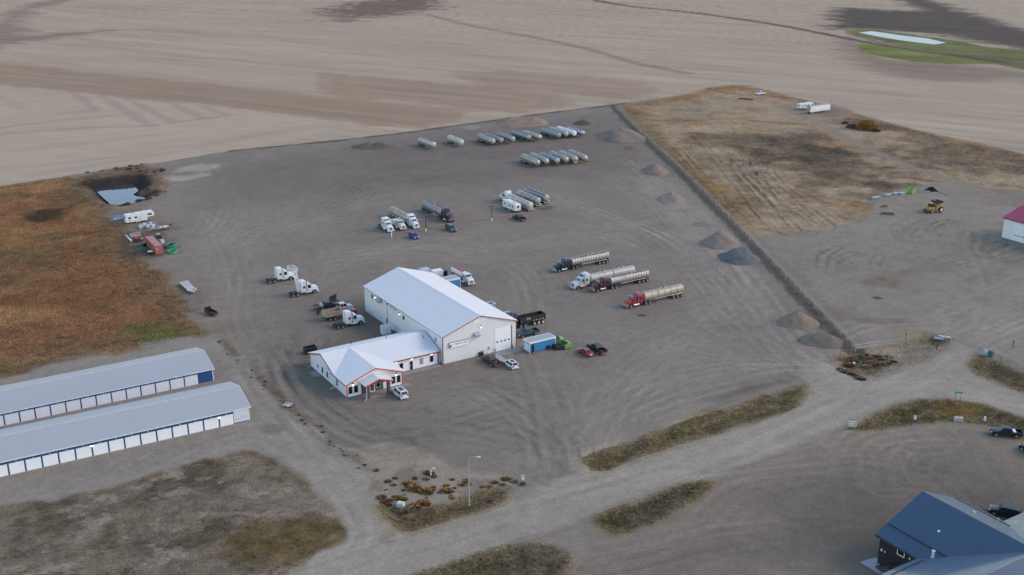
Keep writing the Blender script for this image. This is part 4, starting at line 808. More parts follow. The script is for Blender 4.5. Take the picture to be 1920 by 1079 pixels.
def lights(par, xf, xr, y, zf, zr):
    for s in (-1, 1):
        MB().box(xf - .08, xf + .02, s * y - .2, s * y + .2, zf - .09, zf + .09).build('headlight', head_m, par)
        MB().box(xr - .02, xr + .08, s * y - .14, s * y + .14, zr - .16, zr + .16).build('taillight', tail_m, par)
def base(name, label, cat, anchor, px, heading, group=None):
    """stand a thing on the ground so that its local point `anchor` is over the photo's ground point px"""
    a = R(heading); c, s = math.cos(a), math.sin(a); g = P(*px)
    return thing(name, label, cat, (g.x - anchor[0] * c + anchor[1] * s, g.y - anchor[0] * s - anchor[1] * c, 0), a, group, 1.06 if name in ('parked_car', 'pickup_truck') else 1.0)
def car(label, cat, px, heading, rgb, kind='suv', group=None, name='parked_car'):
    o = base(name, label, cat, (0, 0), px, heading, group); m = paintc(rgb)
    if kind == 'sedan': L, Wd, hb, ht = 4.7, .9, .92, 1.42
    elif kind == 'crossover': L, Wd, hb, ht = 4.5, .92, 1.02, 1.62
    else: L, Wd, hb, ht = 5.1, .98, 1.14, 1.86
    h = L / 2
    prof = [(-h, .42), (-h + .06, hb - .1), (-h + .25, hb), (h - 1.35, hb), (h - .35, hb - .16), (h - .04, hb - .38), (h, .4), (h - .15, .25), (-h + .15, .25)]
    MB().prism(prof, -Wd, Wd, lambda x, z: .07 if z > hb - .2 else (.1 if abs(x) > h - .2 else 0)).build('body', m, o, bevel=.07, smooth=True)
    if kind == 'sedan': greenhouse(o, m, -h + .55, h - 1.25, -h + 1.35, h - 2.05, hb - .02, ht, Wd - .12, Wd - .27)
    elif kind == 'crossover': greenhouse(o, m, -h + .12, h - 1.15, -h + .62, h - 1.95, hb - .02, ht, Wd - .1, Wd - .24)
    else: greenhouse(o, m, -h + .1, h - 1.35, -h + .38, h - 1.95, hb - .02, ht, Wd - .09, Wd - .2)
    lights(o, h - .06, -h + .02, Wd - .28, hb - .3, hb - .14)
    MB().box(h - .06, h + .03, -.42, .42, .42, hb - .4).build('grille', black_p, o)
    MB().box(-h - .03, -h + .06, -.3, .3, .55, .72).build('number_plate', white_p, o)
    if kind == 'crossover' or kind == 'suv': MB().box(-h + 1.0, h - 2.3, -Wd + .5, Wd - .5, ht, ht + .012).build('sunroof', auto_glass, o)
    for x in (h - .92, -h + .95):
        for s in (-1, 1): wheel(o, x, s * (Wd - .12), .36, .24)
    return o
def pickup(label, px, heading, rgb, group=None, bed='open', bedrgb=None, name='pickup_truck'):
    o = base(name, label, 'pickup truck', (0, 0), px, heading, group); m = paintc(rgb); h = 2.95; Wd = 1.0
    prof = [(-1.0, .5), (-1.0, 1.18), (h - 1.5, 1.2), (h - .25, 1.08), (h - .02, .8), (h, .48), (h - .2, .4)]
    MB().prism(prof, -Wd, Wd, lambda x, z: .06 if z > 1.0 else 0).build('body', m, o, bevel=.06, smooth=True)
    greenhouse(o, m, -.98, 1.42, -.72, .72, 1.17, 1.88, .9, .74)
    if bed == 'open':
        b = MB().box(-h, -1.02, -Wd, -Wd + .12, .55, 1.2).box(-h, -1.02, Wd - .12, Wd, .55, 1.2).box(-h, -h + .09, -Wd + .121, Wd - .121, .55, 1.18).box(-1.12, -1.02, -Wd + .121, Wd - .121, .55, 1.18)
        b.build('bed', m, o, bevel=.02); MB().box(-h + .1, -1.13, -Wd + .13, Wd - .13, .55, .68).build('bed_floor', paint('bed_liner', (.02, .02, .021), .8, dirt=.3) if bedrgb is None else paintc(bedrgb), o)
    else:
        b = MB().box(-h - .5, -1.2, -1.15, 1.15, .88, .98); b.build('flat_deck', paint('grey_deck', (.10, .10, .11), .7, dirt=.4), o)
        MB().box(-h - .5, -1.2, -1.15, -1.08, .98, 1.14).box(-h - .5, -1.2, 1.08, 1.15, .98, 1.14).build('deck_rail', black_p, o)
        MB().box(-1.95, -1.25, -.8, .8, .98, 1.55).build('tool_box', paint('tool_box_grey', (.34, .38, .42), .5), o); MB().box(-h - .3, -1.0, -.45, .45, .5, .86).build('chassis', steel_dark, o)
    lights(o, h - .06, -h + .0 if bed == 'open' else -h - .5, .78, .88, .95)
    MB().box(h - .04, h + .06, -.92, .92, .42, .66).build('bumper', chrome, o); MB().box(-h - .12 if bed == 'open' else -h - .6, -h - .01 if bed == 'open' else -h - .51, -.9, .9, .5, .68).build('bumper', chrome, o)
    MB().box(h - .05, h + .02, -.5, .5, .68, 1.0).build('grille', black_p, o)
    for x in (1.95, -1.75):
        for s in (-1, 1): wheel(o, x, s * .87, .4, .27)
    return o
def chassis(par, x0, x1, z=.72, mat=None):
    return MB().box(x0, x1, -.48, -.36, z, z + .26).box(x0, x1, .36, .48, z, z + .26).box(x0, x0 + .15, -.36, .36, z, z + .2).box((x0 + x1) / 2, (x0 + x1) / 2 + .15, -.36, .36, z, z + .2).box(x1 - .15, x1, -.36, .36, z, z + .2).build('chassis', mat or steel_dark, par)
def tractor(label, px, heading, rgb, anchor=(0, 0), style='aero', group=None, name='semi_tractor', accent=None, sleeper=True, rim=None, drives=True, bare=True, fender_rgb=None):
    o = base(name, label, 'semi truck' if name == 'semi_tractor' else 'truck', anchor, px, heading, group); m = paintc(rgb)
    cl = style == 'classic'
    hz = 2.0 if cl else 1.95
    hood = MB().prism([(-.1, .75), (-.12, hz - .28), (-.3, hz - .1), (-1.95, hz + .12), (-1.95, .95), (-1.75, .95), (-1.55, 1.2), (-.85, 1.2), (-.62, .75)], -1.02, 1.02, lambda x, z: .16 if z > hz - .3 else .02)
    hood.build('hood', m, o, bevel=.1, smooth=True)
    for s in (-1, 1):
        MB().prism([(-.35, .8), (-.42, 1.12), (-.75, 1.3), (-1.6, 1.3), (-1.9, .95), (-1.82, .9), (-1.55, 1.2), (-.8, 1.18), (-.55, .8)], s * 1.2 - .12 * s - .12, s * 1.2 - .12 * s + .12).build('fender', paintc(fender_rgb) if fender_rgb else m, o, bevel=.03, smooth=True)
        MB().box(-.16, -.04, s * .86 - .14, s * .86 + .14, 1.02, 1.22).build('headlight', head_m, o)
    top = 2.75 if cl else 2.85
    MB().prism([(-1.9, .95), (-1.9, hz + .05), (-2.28, top - .08), (-2.5, top), (-3.35, top), (-3.35, .9), (-2.9, .8)], -1.12, 1.12, lambda x, z: .12 if z > 2.2 else .04).build('cab', m, o, bevel=.06, smooth=True)
    pane('windshield', truck_glass, o, (-1.92, -1.05, hz + .1), (-1.92, 1.05, hz + .1), (-2.3, .95, top - .1), (-2.3, -.95, top - .1), ins=.04, off=.02)
    for s in (-1, 1):
        A, B, C_, D = Vector((-3.15, s * 1.115, 1.75)), Vector((-2.12, s * 1.115, 1.75)), Vector((-2.36, s * 1.02, 2.6)), Vector((-3.15, s * 1.02, 2.6))
        pane('side_window', auto_glass, o, *((A, B, C_, D) if s < 0 else (B, A, D, C_)), off=.025, ins=.05)
        MB().box(-2.35, -2.2, s * 1.38 - .12, s * 1.38 + .12, 1.95, 2.5).build('mirror', chrome if cl else m, o)
        MB().tube((-3.5, s * 1.2, .9), (-3.5, s * 1.2, 3.75 if not cl else 3.9), .085, n=8).build('exhaust_stack', chrome, o)
        MB().tube((-2.1, s * 1.0, .72), (-3.9, s * 1.0, .72), .3, n=12).build('fuel_tank', chrome, o, smooth=True)
    xr = -3.5
    if sleeper:
        xr = -5.3
        if cl: prof = [(-3.36, .95), (-3.36, 2.8), (-3.6, 3.05), (-5.2, 3.1), (-5.2, .95)]
        else: prof = [(-3.36, .95), (-3.36, 2.75), (-2.75, 2.87), (-3.55, 3.5), (-4.2, 3.66), (-5.2, 3.66), (-5.2, .95)]
        MB().prism(prof, -1.2, 1.2, lambda x, z: .14 if z > 3.0 else .03).build('sleeper', m, o, bevel=.08, smooth=True)
        for s in (-1, 1):
            q = [Vector((-4.6, s * 1.172, 1.9)), Vector((-3.95, s * 1.172, 1.9)), Vector((-3.95, s * 1.172, 2.45)), Vector((-4.6, s * 1.172, 2.45))]
            pane('sleeper_window', auto_glass, o, *(q if s < 0 else [q[1], q[0], q[3], q[2]]), off=.02, ins=.03)
        if accent:
            for s in (-1, 1): MB().box(-3.62, -3.40, s * 1.19 - .02, s * 1.19 + .02, .95, 2.95).build('side_fairing', paintc(accent), o)
        if not cl:
            for x0 in (-.95, -.3, .35): MB().add([(-2.9, x0, 3.03), (-2.9, x0 + .55, 3.03), (-3.3, x0 + .55, 3.365), (-3.3, x0, 3.365)], [(0, 1, 2, 3)]).build('roof_window', auto_glass, o)
    MB().box(-.14, -.06, -.5, .5, .82, hz - .34).build('grille', chrome if cl else paint('grille_grey', (.2, .2, .21), .4, .5), o)
    MB().box(-.28, .08, -1.2, 1.2, .42, .8).build('bumper', chrome if cl else m, o, bevel=.05)
    if cl: MB().box(-1.95, -1.75, -.95, .95, top - .12, top + .02).build('visor', chrome, o)
    chassis(o, -8.25, -.6)
    if bare: MB().prismz([(-6.2, -.45), (-7.3, -.45), (-7.6, -.15), (-7.6, .15), (-7.3, .45), (-6.2, .45)], .99, 1.16).build('fifth_wheel', steel_dark, o); MB().box(-8.3, -8.2, -1.1, 1.1, .75, .95).build('tail_bar', steel_dark, o)
    for s in (-1, 1):
        wheel(o, -1.2, s * 1.05, .52, .3, rim)
        for x in (-6.25, -7.55): wheel(o, x, s * .98, .52, .6, rim)
        if cl: MB().prism([(-5.55, .85), (-5.7, 1.05), (-6.3, 1.16), (-6.9, 1.1), (-7.5, 1.16), (-8.15, 1.02), (-8.3, .85), (-8.22, .85), (-8.1, .98), (-7.5, 1.1), (-6.9, 1.04), (-6.3, 1.1), (-5.75, 1.02), (-5.63, .85)], s * .98 - .3, s * .98 + .3).build('fender', steel_dark, o)
    for ch in o.children:
        if ch.name.split('.')[0] in ('wheel', 'chassis', 'bumper', 'fuel_tank', 'fifth_wheel', 'tail_bar'): continue
        for v in ch.data.vertices:
            if v.co.z > 1.0: v.co.z = 1.0 + (v.co.z - 1.0) * 1.2
    return o
TANK = {}
def tank_mat(k):
    if k in TANK: return TANK[k]
    rgb, rough, metal, dirt, drgb = {'bright': ((.52, .48, .44), .5, .4, .35, (.25, .22, .2)), 'dull': ((.44, .42, .38), .5, .45, .4, (.24, .21, .17)), 'tan': ((.52, .44, .34), .5, .2, .5, (.30, .23, .16)), 'white': ((.74, .74, .75), .4, 0, .1, (.4, .36, .32)),
        'beige': ((.58, .55, .48), .5, .1, .35, (.32, .27, .2)), 'rust': ((.50, .40, .32), .45, .5, .55, (.26, .14, .09)), 'grey': ((.33, .33, .325), .55, .3, .3, (.2, .19, .18)), 'blue': ((.38, .385, .42), .45, .35, .25, (.2, .2, .22))}[k]
    TANK[k] = paint('tank_' + k, rgb, rough, metal, dirt, drgb, .55, streak='x'); return TANK[k]
def tank_trailer(label, px, heading, kind='dull', L=14.0, r=1.17, anchor=(0, 0), group=None, rings=1.15, double=False, step=True, axles=3, hatch=2, walk=True, name='tank_trailer', bumper=None, flat=False):
    o = base(name, label, 'tank trailer', anchor, px, heading, group); m = tank_mat(kind); zc = 1.15 + r
    bands = []
    def shell(x0, x1, r0, z):
        n = 22; prof = [(x0 - .28, r0 * .25), (x0 - .2, r0 * .6), (x0 - .06, r0 * .92), (x0, r0)]
        x = x0
        if rings:
            k = max(2, int(round((x1 - x0) / rings)))
            for i in range(1, k):
                xx = x0 + (x1 - x0) * i / k; bands.append(xx)
        prof += [(x1, r0), (x1 + .06, r0 * .92), (x1 + .2, r0 * .6), (x1 + .28, r0 * .25)]
        mb = MB(); mb.lathe(prof, (0, 0, z), 'x', n)
        if flat: mb.v = [(a, b * 1.12, z + (c - z) * .82) for a, b, c in mb.v]
        return mb
    if double:
        shell(-L * .49, -.3, r, zc).build('tank', m, o, smooth=True); shell(-L + .3, -L * .515, r, zc).build('tank', m, o, smooth=True)
        MB().tube((-L * .525, 0, zc), (-L * .48, 0, zc), r * .72, n=16).build('tank_joint', paint('blue_grey_joint', (.2, .25, .28), .5), o)
    elif step:                                    # tank with a smaller raised belly towards the kingpin
        a = shell(-L + .3, -.35, r, zc); a.build('tank', m, o, smooth=True)
    bm_ = paint('tank_band', (.20, .195, .19), .5, .4, dirt=.3)
    for xx in bands: put('ring_band', cached(('band', r), lambda: MB().lathe([(-.07, r - .05), (-.07, r + .04), (.07, r + .04), (.07, r - .05)], (0, 0, 0), 'x', 22).mesh('ring_band', bm_)), o, (xx, 0, zc)).scale = (1, 1.12 if flat else 1, .82 if flat else 1)
    tz = zc + r * (.82 if flat else 1)
    hs = [-L * .30, -L * .72][:hatch] if double else [-L * .52][:1]
    for x in hs: MB().box(x - 1.0, x + 1.0, -.42, .42, tz - .08, tz + .1).build('spill_box', m, o); MB().tube((x, 0, tz + .1), (x, 0, tz + .24), .26, n=12).build('hatch', steel_dark, o); MB().path([(x - .9, .4, tz + .1), (x - .9, .4, tz + .75), (x + .9, .4, tz + .75), (x + .9, .4, tz + .1)], .03, 5).build('guard_rail', metal_grey, o)
    if walk: MB().box(-L + .5, -.6, .28, .66, tz - .06, tz - .0).build('walkway', steel_dark if kind in ('bright', 'grey', 'blue') else galv, o)
    for s in (-1, 1):
        MB().tube((-L + 1.0, s * (r * .82), 1.22), (-3.6 if not double else -3.0, s * (r * .82), 1.22), .1, n=8).build('hose_tube', m if kind != 'white' else metal_grey, o)
    chassis(o, -L + .1, -.5, .98, galv if kind in ('tan', 'beige') else None)
    x0 = -L + 1.0
    for i in range(axles):
        for s in (-1, 1): wheel(o, x0 + i * 1.4, s * .95, .52, .58, rim_steel)
    for s in (-1, 1): MB().prism([(x0 - .75, .95), (x0 - .6, 1.14), (x0 + (axles - 1) * 1.4 + .6, 1.14), (x0 + (axles - 1) * 1.4 + .8, .95), (x0 + (axles - 1) * 1.4 + .6, 1.09), (x0 - .6, 1.09)], s * .95 - .3, s * .95 + .3).build('fender', steel_dark if kind in ('grey', 'bright') else galv, o)
    for s in (-1, 1): MB().box(-4.1, -3.95, s * .7 - .07, s * .7 + .07, .05, 1.1).box(-4.2, -3.85, s * .7 - .14, s * .7 + .14, 0, .06).build('landing_leg', steel_dark, o)
    MB().box(-L - .2, -L - .02, -1.15, 1.15, .55, .85).build('bumper', bumper or galv, o)
    ld = MB()
    for s in (-.2, .2): ld.tube((-L + .12, s + .55, 1.0), (-L + .12, s + .55, tz), .025, n=5)
    for i in range(5): ld.tube((-L + .12, .35, 1.2 + i * .38), (-L + .12, .75, 1.2 + i * .38), .02, n=5)
    ld.build('ladder', galv, o)
    return o
def coupled(ohead, fpx, L_front=5.75):             # front end of a trailer behind a tractor whose bumper is over fpx
    a = R(ohead); g = P(*fpx); return Vector((g.x - math.cos(a) * L_front, g.y - math.sin(a) * L_front, 0))
def unproj(v): return proj(v.x, v.y, 0)
def rv(label, px, heading, anchor, L=9.5, fifth=False, awn=False, nose=0.0, group=None, rgb=(.74, .73, .71), windows=((-1.5, .7), (-3.6, .55), (-6.5, .8)), cat='camper trailer'):
    o = base('camper_trailer', label, cat, anchor, px, heading, group); m = paint('rv_%d' % int(rgb[2] * 100), rgb, .4, dirt=.1)
    h0, h1, w = .55, 3.2, 1.22
    if fifth: prof = [(-L, h0), (-L, h1), (-.4, h1 + .25), (-.05, h1 - .1), (.1, 2.4), (-.3, 1.75), (-2.3, 1.7), (-2.5, h0)]
    else: prof = [(-L, h0 + .2), (-L - .12, h1 - .5), (-L + .15, h1), (-.5, h1), (-.05, h1 - .6), (0, h0 + .5), (-.35, h0)]
    MB().prism(prof, -w, w).build('body', m, o, bevel=.06)
    for s in (-1, 1):
        for x, ww in windows: MB().box(x - ww / 2, x + ww / 2, s * w - .02, s * w + .02, 1.75 if not (fifth and x > -2) else 2.25, 2.35 if not (fifth and x > -2) else 2.85).build('window', auto_glass, o)
        MB().box(-L + .05, -2.6 if fifth else -.4, s * w - .012, s * w + .012, 1.0, 1.06).build('stripe', paint('rv_stripe', (.4, .38, .37), .5), o)
    MB().box(-L + .9, -L + 1.6, -w - .03, -w + .02, .75, 1.45).build('hatch_door', paint('rv_hatch', (.58, .57, .55), .5), o)
    MB().box(-4.9, -4.2, -w - .03, -w + .02, .7, 2.5).build('entry_door', paint('rv_door', (.66, .65, .64), .5), o)
    for x in (-L * .35, -L * .7): MB().box(x - .4, x + .4, -.4, .4, h1, h1 + (.3 if x > -L / 2 else .14) + (.12 if fifth else 0)).build('roof_vent', metal_grey if x < -L / 2 else white_p, o)
    MB().box(-L - .14, -L + .02, -.45, .45, 1.9, 2.5).build('rear_window', auto_glass, o)
    for s in (-1, 1):
        for i in (0, 1): wheel(o, -L * .62 + i * .95, s * 1.08, .36, .24, rim_white)
    MB().box(-L - .1, -L * .2, -.6, .6, .4, h0 + (.0 if not fifth else 0)).build('chassis', steel_dark, o)
    if not fifth: MB().prismz([(-.2, -.6), (1.0, -.06), (1.0, .06), (-.2, .6)], .42, .52).build('tow_bar', steel_dark, o)
    return o
def box_mesh(o, name, mat, *b, bevel=0): return MB().box(*b).build(name, mat, o, bevel=bevel)

# ------------------------------------------------------------------ the trucks and trailers in the yard
U, V = 31.5, 121.5
WHITE, MAROON, NAVY, RED = (.74, .75, .76), (.075, .007, .02), (.006, .014, .035), (.34, .012, .026)
def semi(label_t, label_k, px, rgb, style, kind, heading=U + 180, L=14.0, **kw):
    tk = {k: kw.pop(k) for k in list(kw) if k in ('accent', 'sleeper', 'rim')}
    tractor(label_t, px, heading, rgb, style=style, bare=False, group='semi tractors in the yard', **tk)
    tank_trailer(label_k, unproj(coupled(heading, px)), heading, kind, L, group='tank trailers in the yard', **kw)
semi('navy blue long-nosed semi tractor with chrome bumper', 'shiny ribbed tank trailer behind the navy semi', (1038.5, 511), NAVY, 'classic', 'bright', rings=.95)
semi('white aerodynamic semi tractor parked beside the maroon one', 'pale double-barrel tank trailer behind the white semi', (1073, 543), (.62, .64, .66), 'aero', 'beige', double=True, rings=0, L=16)
semi('maroon long-nosed semi tractor with pale grille facing left', 'reddish stained ribbed tank trailer behind the facing-left maroon semi', (1110, 548), MAROON, 'classic', 'bright', rings=.95)
semi('bright red long-nosed semi tractor with chrome grille', 'tan stained tank trailer behind the bright red semi', (1172, 578), RED, 'classic', 'tan', rings=2.4)
# lot in the middle, noses towards the pipe rail
HV = V - 180
tractor('white sleeper tractor without trailer, leftmost at the orange rail', (733.5, 436.5), HV, WHITE, group='semi tractors in the yard')
semi('white sleeper tractor pulling a dull tan tank trailer at the rail', 'dull tan ribbed tank trailer behind the white tractor at the rail', (781.5, 430), WHITE, 'aero', 'tan', HV, rings=1.0)
semi('dark maroon semi tractor parked nose to the orange rail', 'smooth grey tank trailer behind the maroon tractor at the rail', (847, 418.5), (.045, .006, .02), 'aero', 'grey', HV, rings=0, axles=4, L=15)
o = tractor('white service truck with tan roof rack, between two white tractors', (757, 433.5), HV, (.66, .64, .60), sleeper=False, name='service_truck', style='classic', bare=False, group=None)
box_mesh(o, 'service_body', paint('service_white', (.62, .62, .60), .5, dirt=.4), -8.2, -3.75, -1.2, 1.2, 1.05, 2.3, bevel=.05); box_mesh(o, 'roof_cover', paint('tan_cover', (.42, .30, .19), .8), -3.4, -2.2, -1.05, 1.05, 2.78, 2.9)
box_mesh(o, 'tool_bin', white_p, -6.0, -4.2, -1.0, .2, 2.3, 2.95); MB().tube((-7, .4, 2.3), (-4.2, .7, 3.5), .12).tube((-4.2, .7, 3.5), (-3.4, .2, 3.3), .1).build('crane_arm', white_p, o)
# second cluster
semi('white tractor facing the far field beside the camper', 'dull beige smooth tank trailer nearest the camper', (940.5, 374), WHITE, 'aero', 'beige', V, L=14.5, rings=3.5, anchor=(0, 0))
tank_trailer('grey-topped tan tank trailer, middle of the three by the camper', (1010.5, 389), V, 'dull', 14, anchor=(-14.2, 0), rings=3.5, group='tank trailers in the yard')
tank_trailer('shiny blue-grey ribbed tank trailer, rightmost by the camper', (1026, 383.5), V, 'blue', 14.5, anchor=(-14.7, 0), rings=.9, group='tank trailers in the yard')
rv('white travel trailer with three dark windows parked by the tank trailers', (971, 399.5), V, (-8.6, 0), 8.6, windows=((-1.6, .8), (-5.0, .8), (-6.8, .7)), group='camper trailers', rgb=(.72, .69, .64))
# rows of tank trailers at the back
B1 = 'tank trailers stored in rows at the back'
ORD = ['leftmost', 'second', 'third', 'fourth', 'fifth', 'sixth', 'seventh', 'eighth', 'ninth', 'tenth', 'rightmost']
for lab, px, kind, hd, L, rg in [
    ('silver tank trailer standing alone, leftmost of the back row', (814.5, 281.5), 'bright', -56, 13, 0), ('beige tank trailer standing alone, second from left in the back row', (866.7, 276.6), 'beige', -60, 13, 3),
    ('dull brown-grey tank trailer with round nose, third from left in the back row', (925.7, 275), 'dull', -60, 14, 2.2), ('grey-brown tank trailer squeezed beside the silver one, fourth from left in back row', (941, 273), 'grey', -59, 14, 2.2), ('blue-silver tank trailer, fifth from left in the back row', (963, 271), 'blue', -60, 14, 1.1),
    ('flat greenish-grey tank trailer with white patch, sixth from left in the back row', (993, 267.3), 'grey', -57, 14, 0), ('flat grey tank trailer with bare front, seventh from left in the back row', (1013, 267), 'dull', -57, 14, 0),
    ('long grey tank trailer, first of the four at the right of the back row', (1049, 263), 'grey', -58, 14.5, 0), ('long tan-ended grey tank trailer left of the white one in back row', (1063, 261), 'dull', -58, 14.5, 0), ('clean bright white tank trailer in the back row', (1078.2, 260), 'white', -59, 14.5, 0), ('low grey tank trailer right of the white one, last in the back row', (1093.5, 259), 'blue', -59, 13, 0)]:
    o = tank_trailer(lab, px, hd, kind, L, group=B1, rings=rg, r=1.14, flat='flat' in lab or 'low' in lab)
    if 'patch' in lab: box_mesh(o, 'white_patch', white_p, -2.2, -.9, .55, 1.12, 2.2, 2.75)
for lab, px, kind, bm_ in [('dull tan tank trailer with rear wheels in view, first from left in the second row', (1009, 316), 'dull', None), ('grey-tan ribbed tank trailer, second from left in the second row', (1026, 313.6), 'dull', None), ('shiny blue-silver tank trailer with rusty nose in the second row', (1046, 312), 'blue', rust), ('tan tank trailer with pinkish nose, fourth from left in the second row', (1063, 310.2), 'dull', None), ('tan tank trailer with yellow front bumper, fifth from left in the second row', (1080, 309), 'tan', paint('yellow_bar', (.5, .3, .06), .6)), ('beige tank trailer at the right end of the second row', (1098.5, 307.5), 'dull', rust)]:
    o = tank_trailer(lab, px, -63, kind, 14, group=B1, rings=1.1 if kind == 'blue' else 2.2, r=1.14, anchor=(0, 0))
    if bm_: MB().box(.1, .25, -1.1, 1.1, .7, 1.15).build('nose_bar', bm_, o)
    if kind != 'blue': MB().lathe([(.0, .75), (.06, .7), (.18, .4), (.2, .1)], (-.13, 0, 2.26), 'x', 14).build('nose_cap', tank_mat('rust'), o, smooth=True)
# cars of the middle lot
car('bright blue hatchback parked below the orange rail', 'car', (776, 446.5), -58, (.02, .05, .28), 'crossover', group='cars in the yard')
car('dark green SUV with silver lower sides parked near the lamp post', 'SUV', (845.5, 432.5), -62, (.055, .075, .07), 'suv', group='cars in the yard')
pickup('black pickup parked behind the white travel trailer', (973.5, 412.5), V, (.010, .010, .011), group='pickups in the yard')
# front of the shop
pickup('dark grey pickup with red load in its bed beside the white crossover', (921, 681.5), V, (.028, .028, .029), group='pickups in the yard', bedrgb=(.36, .34, .32))
o = thing('red_tool_box', 'red tool box sitting in the bed of the dark grey pickup', 'tool box', (0, 0, 0)); box_mesh(o, 'box', paint('tool_red', (.45, .03, .03), .5), -.3, .3, -.45, .45, 0, .45, bevel=.03); box_mesh(o, 'lid', paint('tool_red_dark', (.25, .02, .02), .5), -.31, .31, -.46, .46, .45, .52)
g = P(923, 681.5); a = R(V); o.location = (g.x - 1.75 * math.cos(a), g.y - 1.75 * math.sin(a), .685); o.rotation_euler = (0, 0, a)
car('white crossover with dark sunroof parked in front of the workshop', 'SUV', (957.5, 688), V, (.76, .77, .80), 'crossover', group='cars in the yard')
car('white full-size SUV parked by the office porch', 'SUV', (749.5, 742.5), V, (.74, .75, .76), 'suv', group='cars in the yard')
car('red sedan parked beside the black pickup', 'car', (1097.5, 664.5), V, (.36, .012, .03), 'sedan', group='cars in the yard')
pickup('black pickup parked right of the red sedan', (1119, 659), V, (.008, .008, .009), group='pickups in the yard')
pickup('dark navy pickup squeezed between the workshop and the blue shed', (989, 629), U + 180, (.022, .045, .085), group='pickups in the yard')
o = base('flat_trailer', 'small bare flat trailer behind the white crossover', 'trailer', (0, 0), (937, 676), V); box_mesh(o, 'deck', metal_grey, -2.2, 2.2, -.85, .85, .55, .66); MB().prismz([(2.2, -.5), (3.3, -.05), (3.3, .05), (2.2, .5)], .5, .6).build('tow_bar', steel_dark, o); [wheel(o, -.3, s * .98, .3, .2) for s in (-1, 1)]
# black gravel trailer and its tractor beside the shop
o = base('gravel_trailer', 'black open gravel trailer with three white wheels', 'trailer', (-7.2, -1.0), (1009.5, 602), U + 180)
blk = paint('gravel_black', (.014, .014, .015), .5, dirt=.25, dirt_rgb=(.08, .07, .06))
MB().box(-8.0, -.2, -1.25, -1.1, 1.1, 2.7).box(-8.0, -.2, 1.1, 1.25, 1.1, 2.7).box(-8.0, -7.85, -1.1, 1.1, 1.1, 2.7).box(-.35, -.2, -1.1, 1.1, 1.1, 2.7).box(-7.85, -.35, -1.1, 1.1, 1.1, 1.3).build('box', blk, o)
rb_ = MB(); [rb_.box(-7.8 + i * .95, -7.7 + i * .95, s * 1.28 - .03, s * 1.28 + .03, 1.15, 2.65) for i in range(8) for s in (-1, 1)]; rb_.build('rib', blk, o)
chassis(o, -8.0, 0, .85)
for s in (-1, 1):
    for x in (-7.2, -5.9, -4.6): wheel(o, x, s * 1.0, .52, .55, rim_white)
for i in range(5): box_mesh(o, 'marker', white_p, -7.4 + i * .7, -7.1 + i * .7, 1.255, 1.29, 1.4, 1.55)
box_mesh(o, 'emblem', paint('dusty_emblem', (.3, .26, .18), .7), -3.4, -2.0, 1.255, 1.285, 1.9, 2.5)
g = o.matrix_world; a = R(U + 180)
fx = Vector((o.location.x + 5.75 * math.cos(a), o.location.y + 5.75 * math.sin(a), 0))
tractor('dark blue-black tractor hitched to the black gravel trailer by the workshop', unproj(fx), U + 180, (.018, .026, .045), bare=False, group='semi tractors in the yard')
for lab, px in (('blue box with black open top behind the workshop, nearer the corner', (948, 588.5)), ('blue box with black open top behind the workshop, farther from the corner', (918, 569.5))):
    o = base('waste_bin', lab, 'bin', (0, 0), unproj(P(px[0], px[1], 2.6)), U, 'open bins behind the workshop')
    MB().box(-1.3, 1.3, -.9, -.8, .2, 2.6).box(-1.3, 1.3, .8, .9, .2, 2.6).box(-1.3, -1.2, -.8, .8, .2, 2.6).box(1.2, 1.3, -.8, .8, .2, 2.6).box(-1.2, 1.2, -.8, .8, .2, .4).build('body', paint('bin_blue', (.22, .34, .48), .5), o)
    MB().box(-1.4, 1.4, -1.0, -.78, 2.6, 2.72).box(-1.4, 1.4, .78, 1.0, 2.6, 2.72).box(-1.4, -1.18, -.78, .78, 2.6, 2.72).box(1.18, 1.4, -.78, .78, 2.6, 2.72).build('rim', white_p, o); box_mesh(o, 'contents', black_p, -1.19, 1.19, -.79, .79, .45, 1.9)
# behind the shop
o = tractor('white and red tank truck with orange fenders behind the workshop', (884.5, 537.5), HV, (.74, .74, .73), sleeper=False, bare=False, name='tank_truck', style='classic', fender_rgb=(.55, .06, .03), rim=rim_white)
MB().lathe([(-.2, .3), (-.06, .95), (0, 1.05), (6.3, 1.05), (6.36, .95), (6.5, .3)], (-10.6, 0, 2.3), 'x', 20).build('tank', tank_mat('white'), o, smooth=True)
box_mesh(o, 'red_top', paint('tank_red', (.42, .045, .05), .5, dirt=.2), -10.5, -4.4, -.62, .62, 3.14, 3.38, bevel=.04); MB().box(-10.3, -4.6, -1.0, -.8, 1.2, 1.6).box(-10.3, -4.6, .8, 1.0, 1.2, 1.6).build('red_skirt', paint('tank_red', (.42, .045, .05)), o); MB().box(-10.8, -8, -.45, .45, .75, 1.2).build('tail_frame', steel_dark, o)
BLUE = ribwall('shed_blue', (.035, .20, .44), pitch=.3, amount=.25, dirt=.06)
grey_roof = paint('shed_grey_roof', (.36, .39, .42), .6, dirt=.15)
